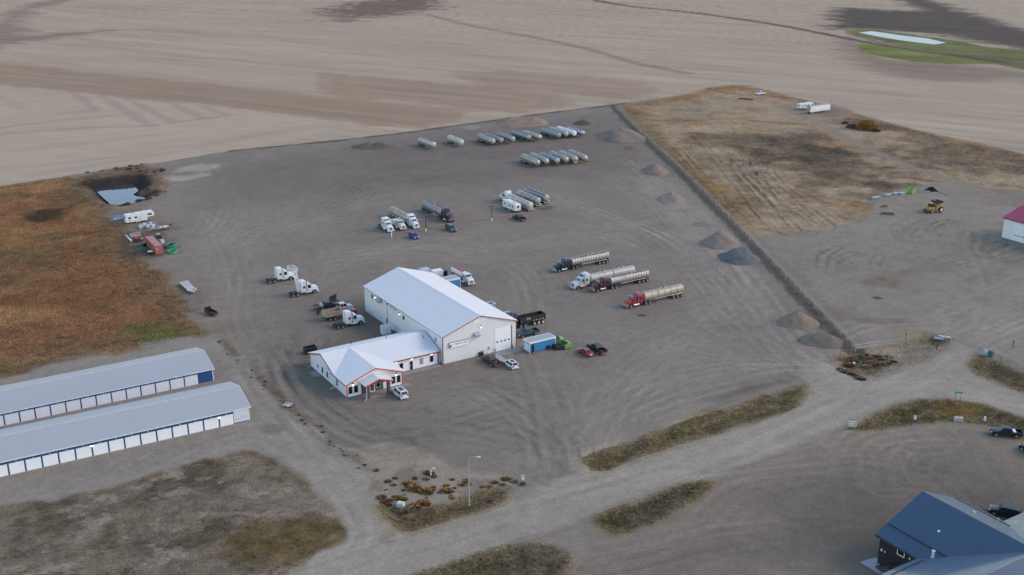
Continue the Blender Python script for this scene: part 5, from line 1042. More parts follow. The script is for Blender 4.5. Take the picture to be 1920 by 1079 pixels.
def blue_shed(label, anchor, px, heading, L, Wd, Ht, front=True):
    o = base('blue_shed', label, 'shed', anchor, px, heading, 'blue metal sheds')
    box_mesh(o, 'wall', BLUE, 0, L, 0, Wd, .15, Ht); box_mesh(o, 'roof', grey_roof, .1, L - .1, .1, Wd - .1, Ht, Ht + .1)
    MB().box(-.06, L + .06, -.06, .12, Ht - .25, Ht + .14).box(-.06, L + .06, Wd - .12, Wd + .06, Ht - .25, Ht + .14).box(-.06, .12, .12, Wd - .12, Ht - .25, Ht + .14).box(L - .12, L + .06, .12, Wd - .12, Ht - .25, Ht + .14).build('roof_trim', white_p, o)
    tm = MB()
    for x in (0, L):
        for y in (0, Wd): tm.box(x - .07, x + .07, y - .07, y + .07, 0, Ht - .25)
    tm.build('corner_trim', white_p, o)
    box_mesh(o, 'skid', steel_dark, .2, L - .2, .2, Wd - .2, 0, .15)
    if front:
        d = box_mesh(o, 'roller_door', door_white, -.04, .02, .35, Wd - .5, .3, Ht - .5)
        box_mesh(o, 'door_opening', black_p, .5, 1.35, -.02, .1, .15, Ht - .55); box_mesh(o, 'step', wood, .5, 1.9, -1.2, -.1, .02, .18)
    return o
blue_shed('blue shed with white trim and grey flat roof beside the workshop corner', (0, 0), (993, 663.5), U, 7.6, 3.0, 2.75)
blue_shed('blue shed mostly hidden behind the workshop roof', (8, 0), (863, 539), U, 8, 3.2, 2.75, False)
o = base('equipment_skid', 'white topped machine skid peeking over the workshop ridge', 'machine', (0, 0), unproj(P(819, 507, 2.3)), U); box_mesh(o, 'housing', white_p, -1.6, 1.6, -1.1, 1.1, .3, 2.4, bevel=.05); box_mesh(o, 'base', black_p, -2.4, 3.2, -1.2, 1.2, 0, .3); box_mesh(o, 'engine', black_p, 1.65, 3.0, -1.0, 1.0, .3, 1.9)
o = base('pale_tank', 'pale square tank just behind the workshop ridge', 'tank', (0, 0), unproj(P(795, 504, 2.7)), U); box_mesh(o, 'body', paint('pale_tank_paint', (.55, .60, .64), .5), -1.4, 1.4, -1.1, 1.1, .1, 2.7, bevel=.05); MB().tube((-.8, 0, 2.7), (-.8, 0, 3.3), .12).build('filler', galv, o); MB().path([(-1.3, -1, 2.7), (-1.3, -1, 3.3), (1.3, -1, 3.3), (1.3, -1, 2.7)], .03).build('rail', galv, o)
# green dumpsters and tyres
GREEN = paint('lime_green', (.19, .36, .07), .45, dirt=.12)
def dumpster(label, px, heading, full=True):
    o = base('green_dumpster', label, 'dumpster', (0, 0), px, heading, 'lime green dumpsters')
    MB().prism([(-.9, .15), (.9, .15), (1.0, 1.25), (.1, 1.7), (-1.0, 1.4)], -1.1, 1.1).build('body', GREEN, o, bevel=.03)
    MB().add([(1.01, -1.05, 1.30), (1.01, 1.05, 1.30), (.1, 1.05, 1.74), (.1, -1.05, 1.74), (1.05, -1.05, 1.36), (1.05, 1.05, 1.36), (.1, 1.05, 1.8), (.1, -1.05, 1.8)], [(3, 2, 1, 0), (4, 5, 6, 7), (0, 1, 5, 4), (1, 2, 6, 5), (2, 3, 7, 6), (3, 0, 4, 7)]).build('lid', black_p, o)
    MB().box(-.7, .7, 1.1, 1.25, .6, .85).box(-.7, .7, -1.25, -1.1, .6, .85).build('fork_pocket', GREEN, o); return o
dumpster('lime green dumpster with black lid, nearer one behind the tyres', (1061, 652.5), U + 180); dumpster('lime green dumpster with black lid, farther one beside the blue shed', (1049, 645), U + 160)
def tyre_me(r=.6, w=.36): return cached(('loose', r, w), lambda: MB().lathe([(-w / 2, r * .5), (-w / 2, r * .93), (-w * .32, r), (w * .32, r), (w / 2, r * .93), (w / 2, r * .5)], (0, 0, 0), 'y', 18).mesh('loose_tyre', rubber, smooth=True))
for row, (px, cnt) in enumerate((((1037, 652), 6), ((1044.5, 651), 6), ((1028.5, 656), 1))):
    g = P(*px)
    for k in range(cnt):
        o = tag(put('loose_tyre', tyre_me(), None), ['black truck tyre standing in the left row of the tyre heap', 'black truck tyre standing in the right row of the tyre heap', 'single truck tyre leaning at the left end of the tyre heap'][row], 'tyre', ['left row of truck tyres', 'right row of truck tyres', None][row])
        o.location = (g.x + k * .42 * math.cos(R(-59)), g.y + k * .42 * math.sin(R(-59)), .6); o.rotation_euler = (0, R(k * 23), R(-59 - 90 + (k * 7) % 11 - 5 - (20 if row == 2 else 0)))
# left side of the shop
for lab, wpx, kw in (('white sleeper tractor without trailer, farther left in the yard', (546, 526), {}), ('white sleeper tractor with a lattice ladder tower behind its cab', (590.7, 550.8), dict(accent=(.03, .06, .2))), ('white sleeper tractor with blue fairing parked by the workshop wall', (676.7, 609.6), dict(accent=(.03, .08, .2)))):
    o = tractor(lab, (wpx[0], wpx[1]), U + 1, WHITE, anchor=(-1.2, -1.2), group='semi tractors in the yard', rim=rim_steel, **kw)
    if 'lattice' in lab:
        m = MB(); z0, z1 = 2.2, 7.6; q = [(-5.9, -.9), (-5.9, -.1), (-5.2, -.1), (-5.2, -.9)]
        for (x, y) in q: m.tube((x, y, z0 - 1.2), (x - .9, y + .3, z1), .09, n=5)
        for i in range(7):
            t0 = i / 7; z = z0 + (z1 - z0) * t0; t = t0; pts = [(x - .9 * (z - 1) / 6.6, y + .3 * (z - 1) / 6.6, z) for x, y in q]; m.path(pts, .07, 4, True)
        m.build('ladder_tower', white_p, o)
        m = MB(); pts = [(-7.9, -1.5), (-7.9, 1.3), (-6.0, 1.3), (-6.0, -1.5)]
        for z in (7.6, 8.1, 8.6): m.path([(x, y, z) for x, y in pts], .06, 4, True)
        for x, y in pts: m.tube((x, y, 7.6), (x, y, 8.6), .06, n=4)
        for i in range(5): m.tube((-7.9 + i * .45, -1.5, 7.6), (-7.9 + i * .45, 1.3, 7.6), .03, n=4)
        m.build('ladder_platform', white_p, o)
    if 'farther left' in lab: MB().box(-.05, .9, -1.15, 1.15, .35, .5).build('front_plate', galv, o)
o = pickup('black flat-deck pickup with grey tool box left of the workshop', (613.5, 578.5), U, (.016, .014, .022), bed='flat', group='pickups in the yard', name='pickup_truck')
o = base('loader_bucket', 'black loader bucket lying behind the flat-deck pickup', 'bucket', (0, 0), (624, 567), U - 60); MB().prism([(-.1, .1), (1.2, .1), (1.2, .2), (.2, .3), (.1, 1.6), (.5, 2.2), (.4, 2.3), (-.1, 1.6)], -1.5, 1.5).build('shell', black_p, o); MB().box(-.3, -.1, -.6, .6, .4, 1.2).build('mount', steel_dark, o)
o = base('old_truck', 'old white truck with short hood between flat-deck pickup and dump truck', 'truck', (0, 0), (645, 583), U)
w_ = paintc((.70, .67, .58)); MB().prism([(.4, .7), (2.2, .7), (2.25, 1.35), (1.9, 1.5), (.4, 1.62)], -.85, .85).build('hood', w_, o, bevel=.06); greenhouse(o, w_, -1.5, .7, -1.3, .25, 1.5, 2.4, 1.0, .9, name='cabin'); box_mesh(o, 'cab_lower', w_, -1.5, .45, -1.02, 1.02, .75, 1.52, bevel=.05); MB().box(1.0, 2.3, -1.05, -.7, .75, 1.1).box(1.0, 2.3, .7, 1.05, .75, 1.1).build('fender', w_, o); chassis(o, -4.2, 2.0, .6)
box_mesh(o, 'deck', steel_dark, -4.2, -1.6, -1.1, 1.1, .9, 1.05); [wheel(o, x, s * .95, .45, .28) for x in (1.6, -3.0) for s in (-1, 1)]
o = base('hose_reel', 'heap of pale hose and pipe on the old white truck deck', 'hose', (0, 0), (636, 586), U); m = MB()
for i in range(4): m.path([(.7 * math.cos(t) + i * .25 - .4, .7 * math.sin(t), 1.2 + .14 * i + .15 * math.sin(3 * t)) for t in [k * math.pi / 7 for k in range(14)]], .08, 6, True)
m.build('coil', paint('pale_hose', (.5, .54, .55), .6), o)
o = base('dump_truck', 'magenta-cabbed dump truck with rusty tan box', 'dump truck', (-8.4, -1.0), (609.5, 605), U)
rb = paint('rusty_tan_box', (.46, .36, .27), .8, dirt=.6, dirt_rgb=(.18, .08, .045), scale=1.6)
MB().box(-8.3, -3.4, -1.3, -1.18, 1.3, 2.7).box(-8.3, -3.4, 1.18, 1.3, 1.3, 2.7).box(-8.3, -8.18, -1.18, 1.18, 1.3, 2.6).box(-3.52, -3.4, -1.18, 1.18, 1.3, 3.0).build('box', rb, o); box_mesh(o, 'box_floor', paint('dirt_floor', (.07, .055, .045), .9), -8.18, -3.52, -1.18, 1.18, 1.2, 1.4)
m = MB(); [m.box(-8.2 + i * .78, -8.06 + i * .78, s * 1.34 - .05, s * 1.34 + .05, 1.3, 2.66) for i in range(7) for s in (-1, 1)]; m.build('box_rib', rb, o)
mg = paintc((.26, .018, .09)); MB().prism([(-1.4, .8), (.9, .8), (.95, 1.5), (.6, 1.75), (-1.4, 1.95)], -.95, .95).build('hood', mg, o, bevel=.1, smooth=True); box_mesh(o, 'cab_lower', mg, -3.2, -1.35, -1.1, 1.1, .8, 1.82, bevel=.05); greenhouse(o, mg, -3.2, -1.25, -3.05, -1.7, 1.8, 2.7, 1.06, .95); chassis(o, -8.3, .7, .75)
for s in (-1, 1): wheel(o, 0, s * 1.0, .5, .3); [wheel(o, x, s * .95, .5, .55) for x in (-5.6, -6.9)]
o = tag(put('loose_tyre', tyre_me(), None), 'single tyre lying flat behind the rusty dump truck', 'tyre'); g = P(597, 589.5); o.location = (g.x, g.y, .55); o.rotation_euler = (0, 0, R(60))

# ------------------------------------------------------------------ left edge: campers, boats, container, hoses
rv('white fifth-wheel camper with raised nose beside the pond', (237, 421.5), U, (-9.6, -1.22), 9.6, fifth=True, windows=((-1.5, 1.5), (-4.6, .55), (-6.2, .9), (-8.3, .9)), group='camper trailers')
def boat(label, px, heading, L, hull, cover=None, motor=True):
    o = base('boat', label, 'boat', (0, 0), px, heading); h = L / 2
    sec = [(-h, .95, .95), (-h * .2, 1.05, .95), (h * .5, .8, 1.05), (h * .85, .35, 1.15), (h, .04, 1.2)]
    mb = MB(); vs = []
    for x, w, z in sec: vs += [(x, -w, z), (x, -w * .8, .6), (x, 0, .42 if x < h * .8 else .7), (x, w * .8, .6), (x, w, z)]
    fs = []
    for k in range(len(sec) - 1): fs += [(k * 5 + i, k * 5 + i + 1, k * 5 + i + 6, k * 5 + i + 5) for i in range(4)]
    fs += [(0, 1, 2, 3, 4)]; mb.add(vs, fs)
    me = mb.build('hull', hull, o); me.data.materials[0] = hull
    if cover: c = MB(); c.add([(x, s * w, z + .02) for x, w, z in sec for s in (-1, 1)] + [(x, 0, z + .75) for x, w, z in sec], [f for k in range(4) for f in ((2 * k, 2 * k + 2, 11 + k, 10 + k), (2 * k + 1, 2 * k + 3, 11 + k, 10 + k))]); c.build('cover', cover, o)
    else:
        box_mesh(o, 'deck', paint('boat_deck', (.34, .30, .25), .7, dirt=.4), -h * .95, h * .4, -.75, .75, .55, .62); MB().prism([(-.2, .6), (.5, .6), (.2, 1.5), (.1, 1.5)], -.7, .7).build('windscreen', metal_grey, o); box_mesh(o, 'seat', white_p, -h * .7, -h * .4, -.6, .6, .62, 1.05); box_mesh(o, 'seat', white_p, -h * .2, 0, -.6, -.1, .62, 1.1)
        MB().box(-h, h * .3, -1.06, -.95, .9, 1.0).box(-h, h * .3, .95, 1.06, .9, 1.0).build('gunwale', paint('cream_gunwale', (.62, .55, .45), .5), o)
    if motor: box_mesh(o, 'outboard_motor', black_p, -h - .5, -h - .05, -.25, .25, .7, 1.6, bevel=.05)
    MB().box(-h * .8, h * .6, -.5, -.42, .3, .4).box(-h * .8, h * .6, .42, .5, .3, .4).prismz([(h * .5, -.5), (h + 1.2, -.04), (h + 1.2, .04), (h * .5, .5)], .3, .4).build('boat_trailer', galv, o)
    for s in (-1, 1): wheel(o, -h * .25, s * 1.0, .3, .2)
    return o
boat('white boat under a bright blue cover behind the fifth-wheel camper', (228, 413), U + 180, 5.2, white_p, paint('blue_cover', (.10, .22, .42), .7))
boat('open tan-sided motor boat on a trailer beside the white totes', (300, 431.5), U + 180, 6.6, paint('tan_hull', (.50, .44, .36), .4, dirt=.3))
tote_c = paint('tote_plastic', (.60, .66, .72), .35, dirt=.12); tote_b = paint('tote_blue', (.10, .20, .42), .4, dirt=.1)
for i, (px, py, bl) in enumerate(((264.5, 428.5, 0), (271.5, 425, 0), (278, 428, 0), (283, 423.5, 0), (286.5, 427, 0), (291, 423, 1))):
    o = base('liquid_tote', 'blue plastic liquid tote at the right end of the totes' if bl else ['white liquid tote at the left end of the row of totes', 'pale liquid tote standing in the middle of the row of totes'][min(i, 1)], 'tote', (0, 0), (px, py), U + i * 4, 'liquid totes beside the camper')
    box_mesh(o, 'tank', tote_b if bl else tote_c, -.58, .58, -.5, .5, .16, 1.18, bevel=.06); box_mesh(o, 'pallet', galv, -.6, .6, -.52, .52, 0, .14); MB().tube((0, 0, 1.18), (0, 0, 1.26), .12).build('cap', black_p, o)
    cg = MB()
    for z in (.45, .8, 1.1): cg.path([(-.62, -.54, z), (.62, -.54, z), (.62, .54, z), (-.62, .54, z)], .02, 4, True)
    for x in (-.62, -.2, .2, .62):
        for y in (-.54, .54): cg.tube((x, y, .1), (x, y, 1.15), .018, n=4)
    cg.build('cage', galv, o)
CR = ribwall('container_red', (.36, .075, .055), pitch=.28, amount=.6, dirt=.3, dirt_rgb=(.16, .05, .04))
o = base('shipping_container', 'faded red shipping container with double doors, doors facing the yard', 'container', (0, 1.22), (291.5, 479), 121)
MB().box(0, 12.2, -1.2, 1.2, .15, 2.85).build('body', CR, o); MB().box(.02, 12.18, -1.18, 1.18, 2.85, 2.89).build('roof', ribbed('container_roof', (.38, .15, .14), .3, 'X', dirt=.4, dirt_rgb=(.25, .12, .11)), o)
fr = MB()
for x in (-.05, 12.1):
    for y in (-1.22, 1.1): fr.box(x, x + .15, y, y + .12, .02, 2.9)
fr.box(-.04, 12.24, -1.22, -1.12, .02, .16).box(-.04, 12.24, 1.12, 1.22, .02, .16).build('frame', paint('container_frame', (.30, .06, .045), .6, dirt=.3), o)
for s in (-1, 1):
    d = MB().box(-.09, .0, .02 if s > 0 else -1.08, 1.08 if s > 0 else -.02, .2, 2.75).build('door', paint('container_door', (.44, .10, .07), .6, dirt=.35, dirt_rgb=(.3, .14, .1)), o)
    for y in (.3, .8): MB().tube((-.12, s * y, .2), (-.12, s * y, 2.75), .025, n=6).build('lock_bar', galv, d)
box_mesh(o, 'marking_plate', paint('faded_plate', (.55, .36, .33), .7), -.105, -.088, .35, .85, 1.5, 2.15); box_mesh(o, 'side_mark', white_p, .8, 1.15, 1.2, 1.215, 1.9, 2.5)
def hose(label, px, mat, r0, turns, tail, seed):
    rr = random.Random(seed); g = P(*px); o = thing('green_hose', label, 'hose', (g.x, g.y, 0), 0, None); m = MB()
    for k in range(turns):
        a, b, cx, cy, z = r0 * rr.uniform(.7, 1.1), r0 * rr.uniform(.7, 1.2), rr.uniform(-.6, .6), rr.uniform(-.8, .8), .1 + .09 * k
        m.path([(cx + a * math.cos(t), cy + b * math.sin(t), z + .06 * math.sin(3 * t + k)) for t in [i * math.pi / 9 for i in range(18)]], .10, 6, True)
    m.build('coil', mat, o); t = MB(); t.path([(r0, 0, .1), (r0 + tail * .4, .6, .1), (r0 + tail * .8, -.2, .1), (r0 + tail, -1.2, .1)], .09, 6); t.build('loose_end', mat, o); return o
gh = paint('green_hose', (.03, .40, .13), .5, dirt=.1); th_ = paint('teal_hose', (.03, .24, .18), .5, dirt=.15)
hose('bright green hose coiled right of the red container door', (322, 473), gh, 1.6, 6, 2.6, 1); hose('teal green hose heap behind the bright green coil', (321, 462.5), th_, 1.7, 8, 1.6, 2); hose('thin teal hose thrown down left of the red container', (268, 468.5), th_, 1.2, 3, -3.0, 3)
o = base('white_tank', 'small white plastic tank against the red container side', 'tank', (0, 0), (304.8, 457), 121); box_mesh(o, 'body', tote_c, -.6, .6, -.5, .5, .1, 1.3, bevel=.08); MB().tube((0, 0, 1.3), (0, 0, 1.4), .15).build('cap', black_p, o)
o = base('black_bin', 'dark bin behind the red container', 'bin', (0, 0), (298, 446), 121); box_mesh(o, 'body', black_p, -1.0, 1.0, -.6, .6, 0, .9); box_mesh(o, 'lid', metal_grey, .2, 1.0, -.6, .6, .9, 1.3)
o = base('generator', 'black generator with white top in front of the red container', 'generator', (0, 0), (282, 478.5), 20); box_mesh(o, 'housing', black_p, -.8, .8, -.5, .5, .25, 1.1, bevel=.04); box_mesh(o, 'top', white_p, -.7, .75, -.45, .45, 1.1, 1.32); [wheel(o, -.5, s * .6, .25, .15) for s in (-1, 1)]
o = base('truck_box', 'pale truck box filled with pipe left of the red container', 'box', (0, 0), (254, 444), U); MB().box(-1.6, 1.6, -.85, -.75, .2, 1.0).box(-1.6, 1.6, .75, .85, .2, 1.0).box(-1.6, -1.5, -.75, .75, .2, 1.0).box(1.5, 1.6, -.75, .75, .2, 1.0).box(-1.5, 1.5, -.75, .75, .2, .35).build('body', paint('pale_box', (.42, .40, .38), .6, dirt=.4), o); MB().path([(-1.9, -.3, 1.1), (1.2, -.1, 1.3), (1.8, .3, 1.2)], .06).path([(-1.5, .3, 1.0), (1.7, .5, 1.25)], .06).build('pipe', galv, o)
o = base('red_pump', 'red-hooded pump unit on dark skid left of the container', 'pump', (0, 0), (258, 453), U); box_mesh(o, 'hood', paint('pump_red', (.42, .03, .05), .5), -.7, .7, -.5, .5, 1.0, 1.6, bevel=.05); box_mesh(o, 'engine', steel_dark, -1.2, 1.0, -.7, .7, .35, 1.0); box_mesh(o, 'skid', black_p, -1.6, 1.5, -.8, .8, 0, .35); MB().tube((1.0, 0, .7), (1.7, .2, .8), .2).build('outlet', metal_grey, o)
o = base('pump_engine', 'black pump engine lying against the container wall', 'pump', (0, 0), (271.5, 461.5), 121); box_mesh(o, 'block', black_p, -.9, .9, -.6, .6, .2, 1.1, bevel=.06); MB().lathe([(-.15, .45), (.15, .45)], (1.0, 0, .6), 'x', 14).build('flywheel', steel_dark, o); MB().tube((-.3, 0, 1.1), (-.3, 0, 1.7), .1).build('exhaust', galv, o); box_mesh(o, 'skid', steel_dark, -1.2, 1.3, -.7, .7, 0, .2)
for i, lab in enumerate(('long white pipe on the ground, the one nearer the grass', 'long white pipe on the ground, the one nearer the pump unit')):
    a, b = P(235.5 + i * 2, 443 - i * .6), P(247 + i * 2, 455 - i * .6); m = MB(); m.tube((0, 0, .18), tuple(b - a + Vector((0, 0, .18))), .14, n=8); o = tag(m.build('white_pipe', white_p), lab, 'pipe', 'white pipes beside the grass'); o.location = a
o = base('flat_deck_trailer', 'weathered white flat-deck trailer at the edge of the orange grass', 'trailer', (3.6, 0), (361.5, 550.5), -59); box_mesh(o, 'deck', paint('grey_white_deck', (.50, .49, .47), .7, dirt=.5), -5.8, 3.6, -1.25, 1.25, .75, .92); MB().prismz([(3.6, -.9), (5.2, -.06), (5.2, .06), (3.6, .9)], .7, .85).build('tow_bar', metal_grey, o); MB().box(3.4, 3.6, -1.25, -1.15, .92, 1.5).box(3.4, 3.6, 1.15, 1.25, .92, 1.5).build('stake', white_p, o)
for s in (-1, 1):
    for x in (-1.4, -.5): wheel(o, x, s * 1.0, .34, .22)
o = base('dump_trailer', 'small black open-sided trailer with wheels by the lane', 'trailer', (0, 0), (397, 590), -45); MB().box(-1.9, 1.6, -1.0, -.92, .5, 1.0).box(-1.9, 1.6, .92, 1.0, .5, 1.0).box(1.5, 1.6, -.92, .92, .5, 1.0).box(-1.9, 1.5, -.92, .92, .5, .58).build('box', black_p, o); box_mesh(o, 'ramp', black_p, -2.0, -1.9, -.95, .95, .5, 1.7); MB().prismz([(1.6, -.6), (2.9, -.05), (2.9, .05), (1.6, .6)], .45, .55).build('tow_bar', rust, o); [wheel(o, -.4 + k * .75, s * 1.12, .32, .2) for s in (-1, 1) for k in (0, 1)]
o = base('wooden_crate', 'white frame propped on a purple-brown pallet by the fence line', 'crate', (0, 0), (540, 763), 60)
fr = MB(); [fr.box(x - .05, x + .05, -.75, .75, .5, .58) for x in (-.8, 0, .8)]; [fr.box(-.85, .85, y - .05, y + .05, .5, .58) for y in (-.75, 0, .75)]; fr.build('white_frame', white_p, o); box_mesh(o, 'panel', metal_grey, -.5, .3, -.5, .4, .42, .47); pl = MB(); [pl.box(-.2 + i * .35, .05 + i * .35, -.9, .9, .02, .3) for i in range(5)]; pl.build('pallet', paint('purple_wood', (.12, .09, .10), .9), o)
o = base('hockey_net', 'white hockey net standing against the workshop side wall', 'hockey net', (0, 0), (696, 592), R(0) + 32 - 90); m = MB(); m.path([(-.9, 0, 0), (-.9, 0, 1.25), (.9, 0, 1.25), (.9, 0, 0)], .05, 6).path([(-.9, 0, .05), (-.7, 1.0, .05), (.7, 1.0, .05), (.9, 0, .05)], .04, 6).path([(-.9, 0, 1.25), (-.7, 1.0, .05)], .035, 6).path([(.9, 0, 1.25), (.7, 1.0, .05)], .035, 6); m.build('frame', white_p, o)
m = MB(); [m.tube((-.9 + i * .2, 0, 1.25), (-.7 + i * .155, 1.0, .05), .008, n=3) for i in range(10)]; [m.tube((-.85, .2 * k, 1.25 - .24 * k), (.85, .2 * k, 1.25 - .24 * k), .008, n=3) for k in range(5)]; m.build('netting', white_p, o)
o = base('utility_cabinet', 'tall pale blue-white utility cabinet between office and workshop', 'cabinet', (0, 0), (723.5, 626), 32); box_mesh(o, 'body', paint('cabinet_pale', (.62, .68, .74), .5), -1.1, 1.1, -.9, .9, .15, 2.3, bevel=.04); box_mesh(o, 'base', concrete, -1.3, 1.3, -1.1, 1.1, -.02, .15); box_mesh(o, 'door', white_p, -1.0, 1.0, -.93, -.89, .3, 2.2)
o = base('black_bin', 'black open bin peeking out behind the far corner of the office', 'bin', (0, 0), (582, 662), 32); MB().box(-1.5, 1.5, -.8, -.7, .1, 1.6).box(-1.5, 1.5, .7, .8, .1, 1.6).box(-1.5, -1.4, -.7, .7, .1, 1.6).box(1.4, 1.5, -.7, .7, .1, 1.6).box(-1.4, 1.4, -.7, .7, .1, .25).build('body', black_p, o); MB().box(-1.6, 1.6, -.9, -.78, 1.6, 1.68).box(-1.6, 1.6, .78, .9, 1.6, 1.68).build('rim', steel_dark, o)
for i, px in enumerate(((906.5, 667), (902, 668))):
    o = base('gas_bottle', ['grey gas bottle standing right against the workshop front wall', 'black barbecue by the workshop front wall beside the gas bottle'][i], ['gas bottle', 'barbecue'][i], (0, 0), px, 32)
    if i == 0: MB().lathe([(0, .25), (.08, .28), (1.0, .28), (1.15, .15), (1.3, .06)], (0, 0, 0), 'z', 12).build('bottle', metal_grey, o, smooth=True); MB().tube((0, 0, 1.3), (0, 0, 1.42), .07).build('valve', steel_dark, o)
    else: box_mesh(o, 'cart', black_p, -.5, .5, -.3, .3, .1, .8); MB().lathe([(-.5, .2), (-.45, .32), (.45, .32), (.5, .2)], (0, 0, .85), 'x', 12).build('lid', black_p, o)
    if i: o.name = 'barbecue'
def bollard(label, px, mat, h=1.1, r=.1): 
    o = base('bollard', label, 'bollard', (0, 0), px, 0, 'bollards'); MB().tube((0, 0, 0), (0, 0, h), r, n=10).build('post', mat, o); MB().lathe([(0, r), (.05, r * .8), (.09, r * .3)], (0, 0, h), 'z', 10).build('cap', mat, o); return o
ob = paint('bollard_red', (.5, .10, .07), .6)
bollard('faded red bollard left of the tall overhead door', (928.5, 661.5), ob); bollard('red bollard right of the tall overhead door', (961, 654.5), ob)
bollard('white post at the left end of the orange rail', (734.3, 445.4), white_p, 2.2, .16)
bollard('black bollard by the road before the chain gate', (1756, 656.5), black_p, 1.5, .1); bollard('black bent post right of the gate road', (1898.7, 651.5), black_p, 1.9, .1)
bollard('small white post beside the concrete block', (1846, 790), white_p, 1.0, .22); bollard('white marker post among weeds near the pipe gate', (1601, 686), white_p, .9, .2)
# ------------------------------------------------------------------ lamps, rail, signs
def lamp_post(label, px, py_top):
    o = base('lamp_post', label, 'lamp post', (0, 0), px, 31.5, 'dark yard lamp posts'); h = zat(P(*px), py_top)
    MB().tube((0, 0, 1.0), (0, 0, h), .13, .10, n=8).build('pole', black_p, o); MB().tube((0, 0, 0), (0, 0, 1.0), .22, n=12).build('base', white_p, o); MB().box(-1.0, 1.0, -.05, .05, h - .1, h + .05).build('crossarm', black_p, o)
    for s in (-1, 1): MB().box(s * .85 - .3, s * .85 + .3, -.3, .3, h + .02, h + .2).build('lamp_head', black_p, o)
lamp_post('dark twin-head lamp post beside the bright blue hatchback', (798.5, 434.5), 407); lamp_post('dark twin-head lamp post left of the travel trailer', (922.2, 414.5), 387.5)
o = base('street_lamp', 'tall pale street lamp with curved arm on the weedy roadside', 'street lamp', (0, 0), (880, 948), 0); MB().tube((0, 0, -.4), (0, 0, 9.2), .14, .08, n=10).build('pole', galv, o); MB().path([(0, 0, 9.2), (.25, 0, 9.75), (.8, 0, 10.0), (1.6, 0, 9.95)], .055, 8).build('arm', galv, o); MB().box(1.45, 2.15, -.16, .16, 9.84, 10.0).build('lamp_head', paint('lamp_head_white', (.66, .69, .72), .4), o, bevel=.04); MB().tube((0, 0, -.3), (0, 0, .12), .3, n=12).build('base', concrete, o)
o = thing('pipe_rail', 'long low orange pipe rail where the trucks park nose in', 'rail', P(734, 441)); d = P(983, 401) - P(734, 441); mo = paint('orange_pipe', (.46, .19, .12), .7, dirt=.3); MB().tube((0, 0, .55), (d.x, d.y, .55), .07, n=8).build('rail', mo, o)
pm = MB().tube((0, 0, 0), (0, 0, .55), .07, n=6).mesh('post', mo)
for i in range(27): put('post', pm, o, (d.x * i / 26, d.y * i / 26, 0))
def sign_post(name, label, cat, px, h, plates, mat=None, tyre=False, heading=-30):
    o = base(name, label, cat, (0, 0), px, heading); MB().tube((0, 0, -.3), (0, 0, h), .045, n=6).build('post', mat or steel_dark, o)
    for (w, z0, z1, m) in plates: MB().box(-w / 2, w / 2, -.08, -.045, z0, z1).build('plate', m, o, bevel=.01)
    if tyre: MB().lathe([(0, .45), (.05, .58), (.3, .58), (.38, .42)], (0, 0, -.02), 'z', 14).build('tyre_base', rubber, o)
    return o
sw = paint('sign_plate_white', (.80, .80, .80), .4, dirt=.04)
o = sign_post('road_sign', 'white two-plate sign standing in a tyre at the yard entrance', 'sign', (980.7, 909), 2.1, [(.62, 1.5, 2.1, sw), (.58, .95, 1.42, sw)], tyre=True, heading=-15)
ln = MB(); [ln.box(-.2, .2, -.088, -.08, 1.88 - i * .1, 1.93 - i * .1) for i in range(3)]; ln.build('printed_line', ink_grey, o)
o = sign_post('road_sign', 'white sign with leaning board in a tyre among orange weeds', 'sign', (814, 894.5), 2.1, [(.5, 1.65, 2.1, sw)], tyre=True, heading=-15); MB().box(-.75, -.5, -.1, -.06, .3, 1.5).build('board', sw, o)
ye = paint('sign_yellow', (.75, .36, .02), .45, dirt=.05); o = sign_post('warning_sign', 'yellow diamond warning sign beside the white pipe gate', 'sign', (1697, 647), 3.0, [], heading=-20); MB().prism([(0, 2.3), (.55, 2.85), (0, 3.4), (-.55, 2.85)], -.08, -.045).build('plate', ye, o); MB().prism([(-.08, 2.6), (.08, 2.6), (.08, 2.95), (.22, 2.95), (0, 3.2), (-.22, 2.95), (-.08, 2.95)], -.092, -.08).build('arrow', ink_black, o)
gs = paint('sign_green', (.02, .36, .24), .45, dirt=.04); o = base('street_sign', 'green street-name sign on two posts in yellow grass', 'sign', (0, 0), (1794, 761), -8); MB().box(-.85, .85, -.06, -.02, 3.0, 3.38).build('plate', gs, o); [MB().tube((x, 0, -.3), (x, 0, 3.3), .04, n=6).build('post', steel_dark, o) for x in (-.6, .6)]
o = base('barricade', 'white two-by-two barricade frame on wooden legs at the road', 'barricade', (0, 0), (1598, 805), -12); fr = MB(); [fr.box(x - .06, x + .06, -.05, .05, .7, 1.75) for x in (-.7, 0, .7)]; [fr.box(-.76, .76, -.06, .06, z - .06, z + .06) for z in (.72, 1.22, 1.72)]; fr.build('frame', white_p, o); lg = MB(); [lg.box(x - .06, x + .06, .07, .16, 0, .95) for x in (-.65, .65)]; lg.box(-.8, .8, .07, .14, .3, .42).build('leg_frame', paint('orange_wood', (.34, .22, .15), .8), o)
o = base('mailbox', 'white plate on short black post by the wooden rails', 'sign', (0, 0), (1717.5, 791.5), -10); MB().tube((0, 0, -.2), (0, 0, 1.2), .07, n=8).build('post', black_p, o); MB().box(-.55, .0, -.12, -.04, .55, 1.5).build('plate', white_p, o); o.name = 'marker_sign'
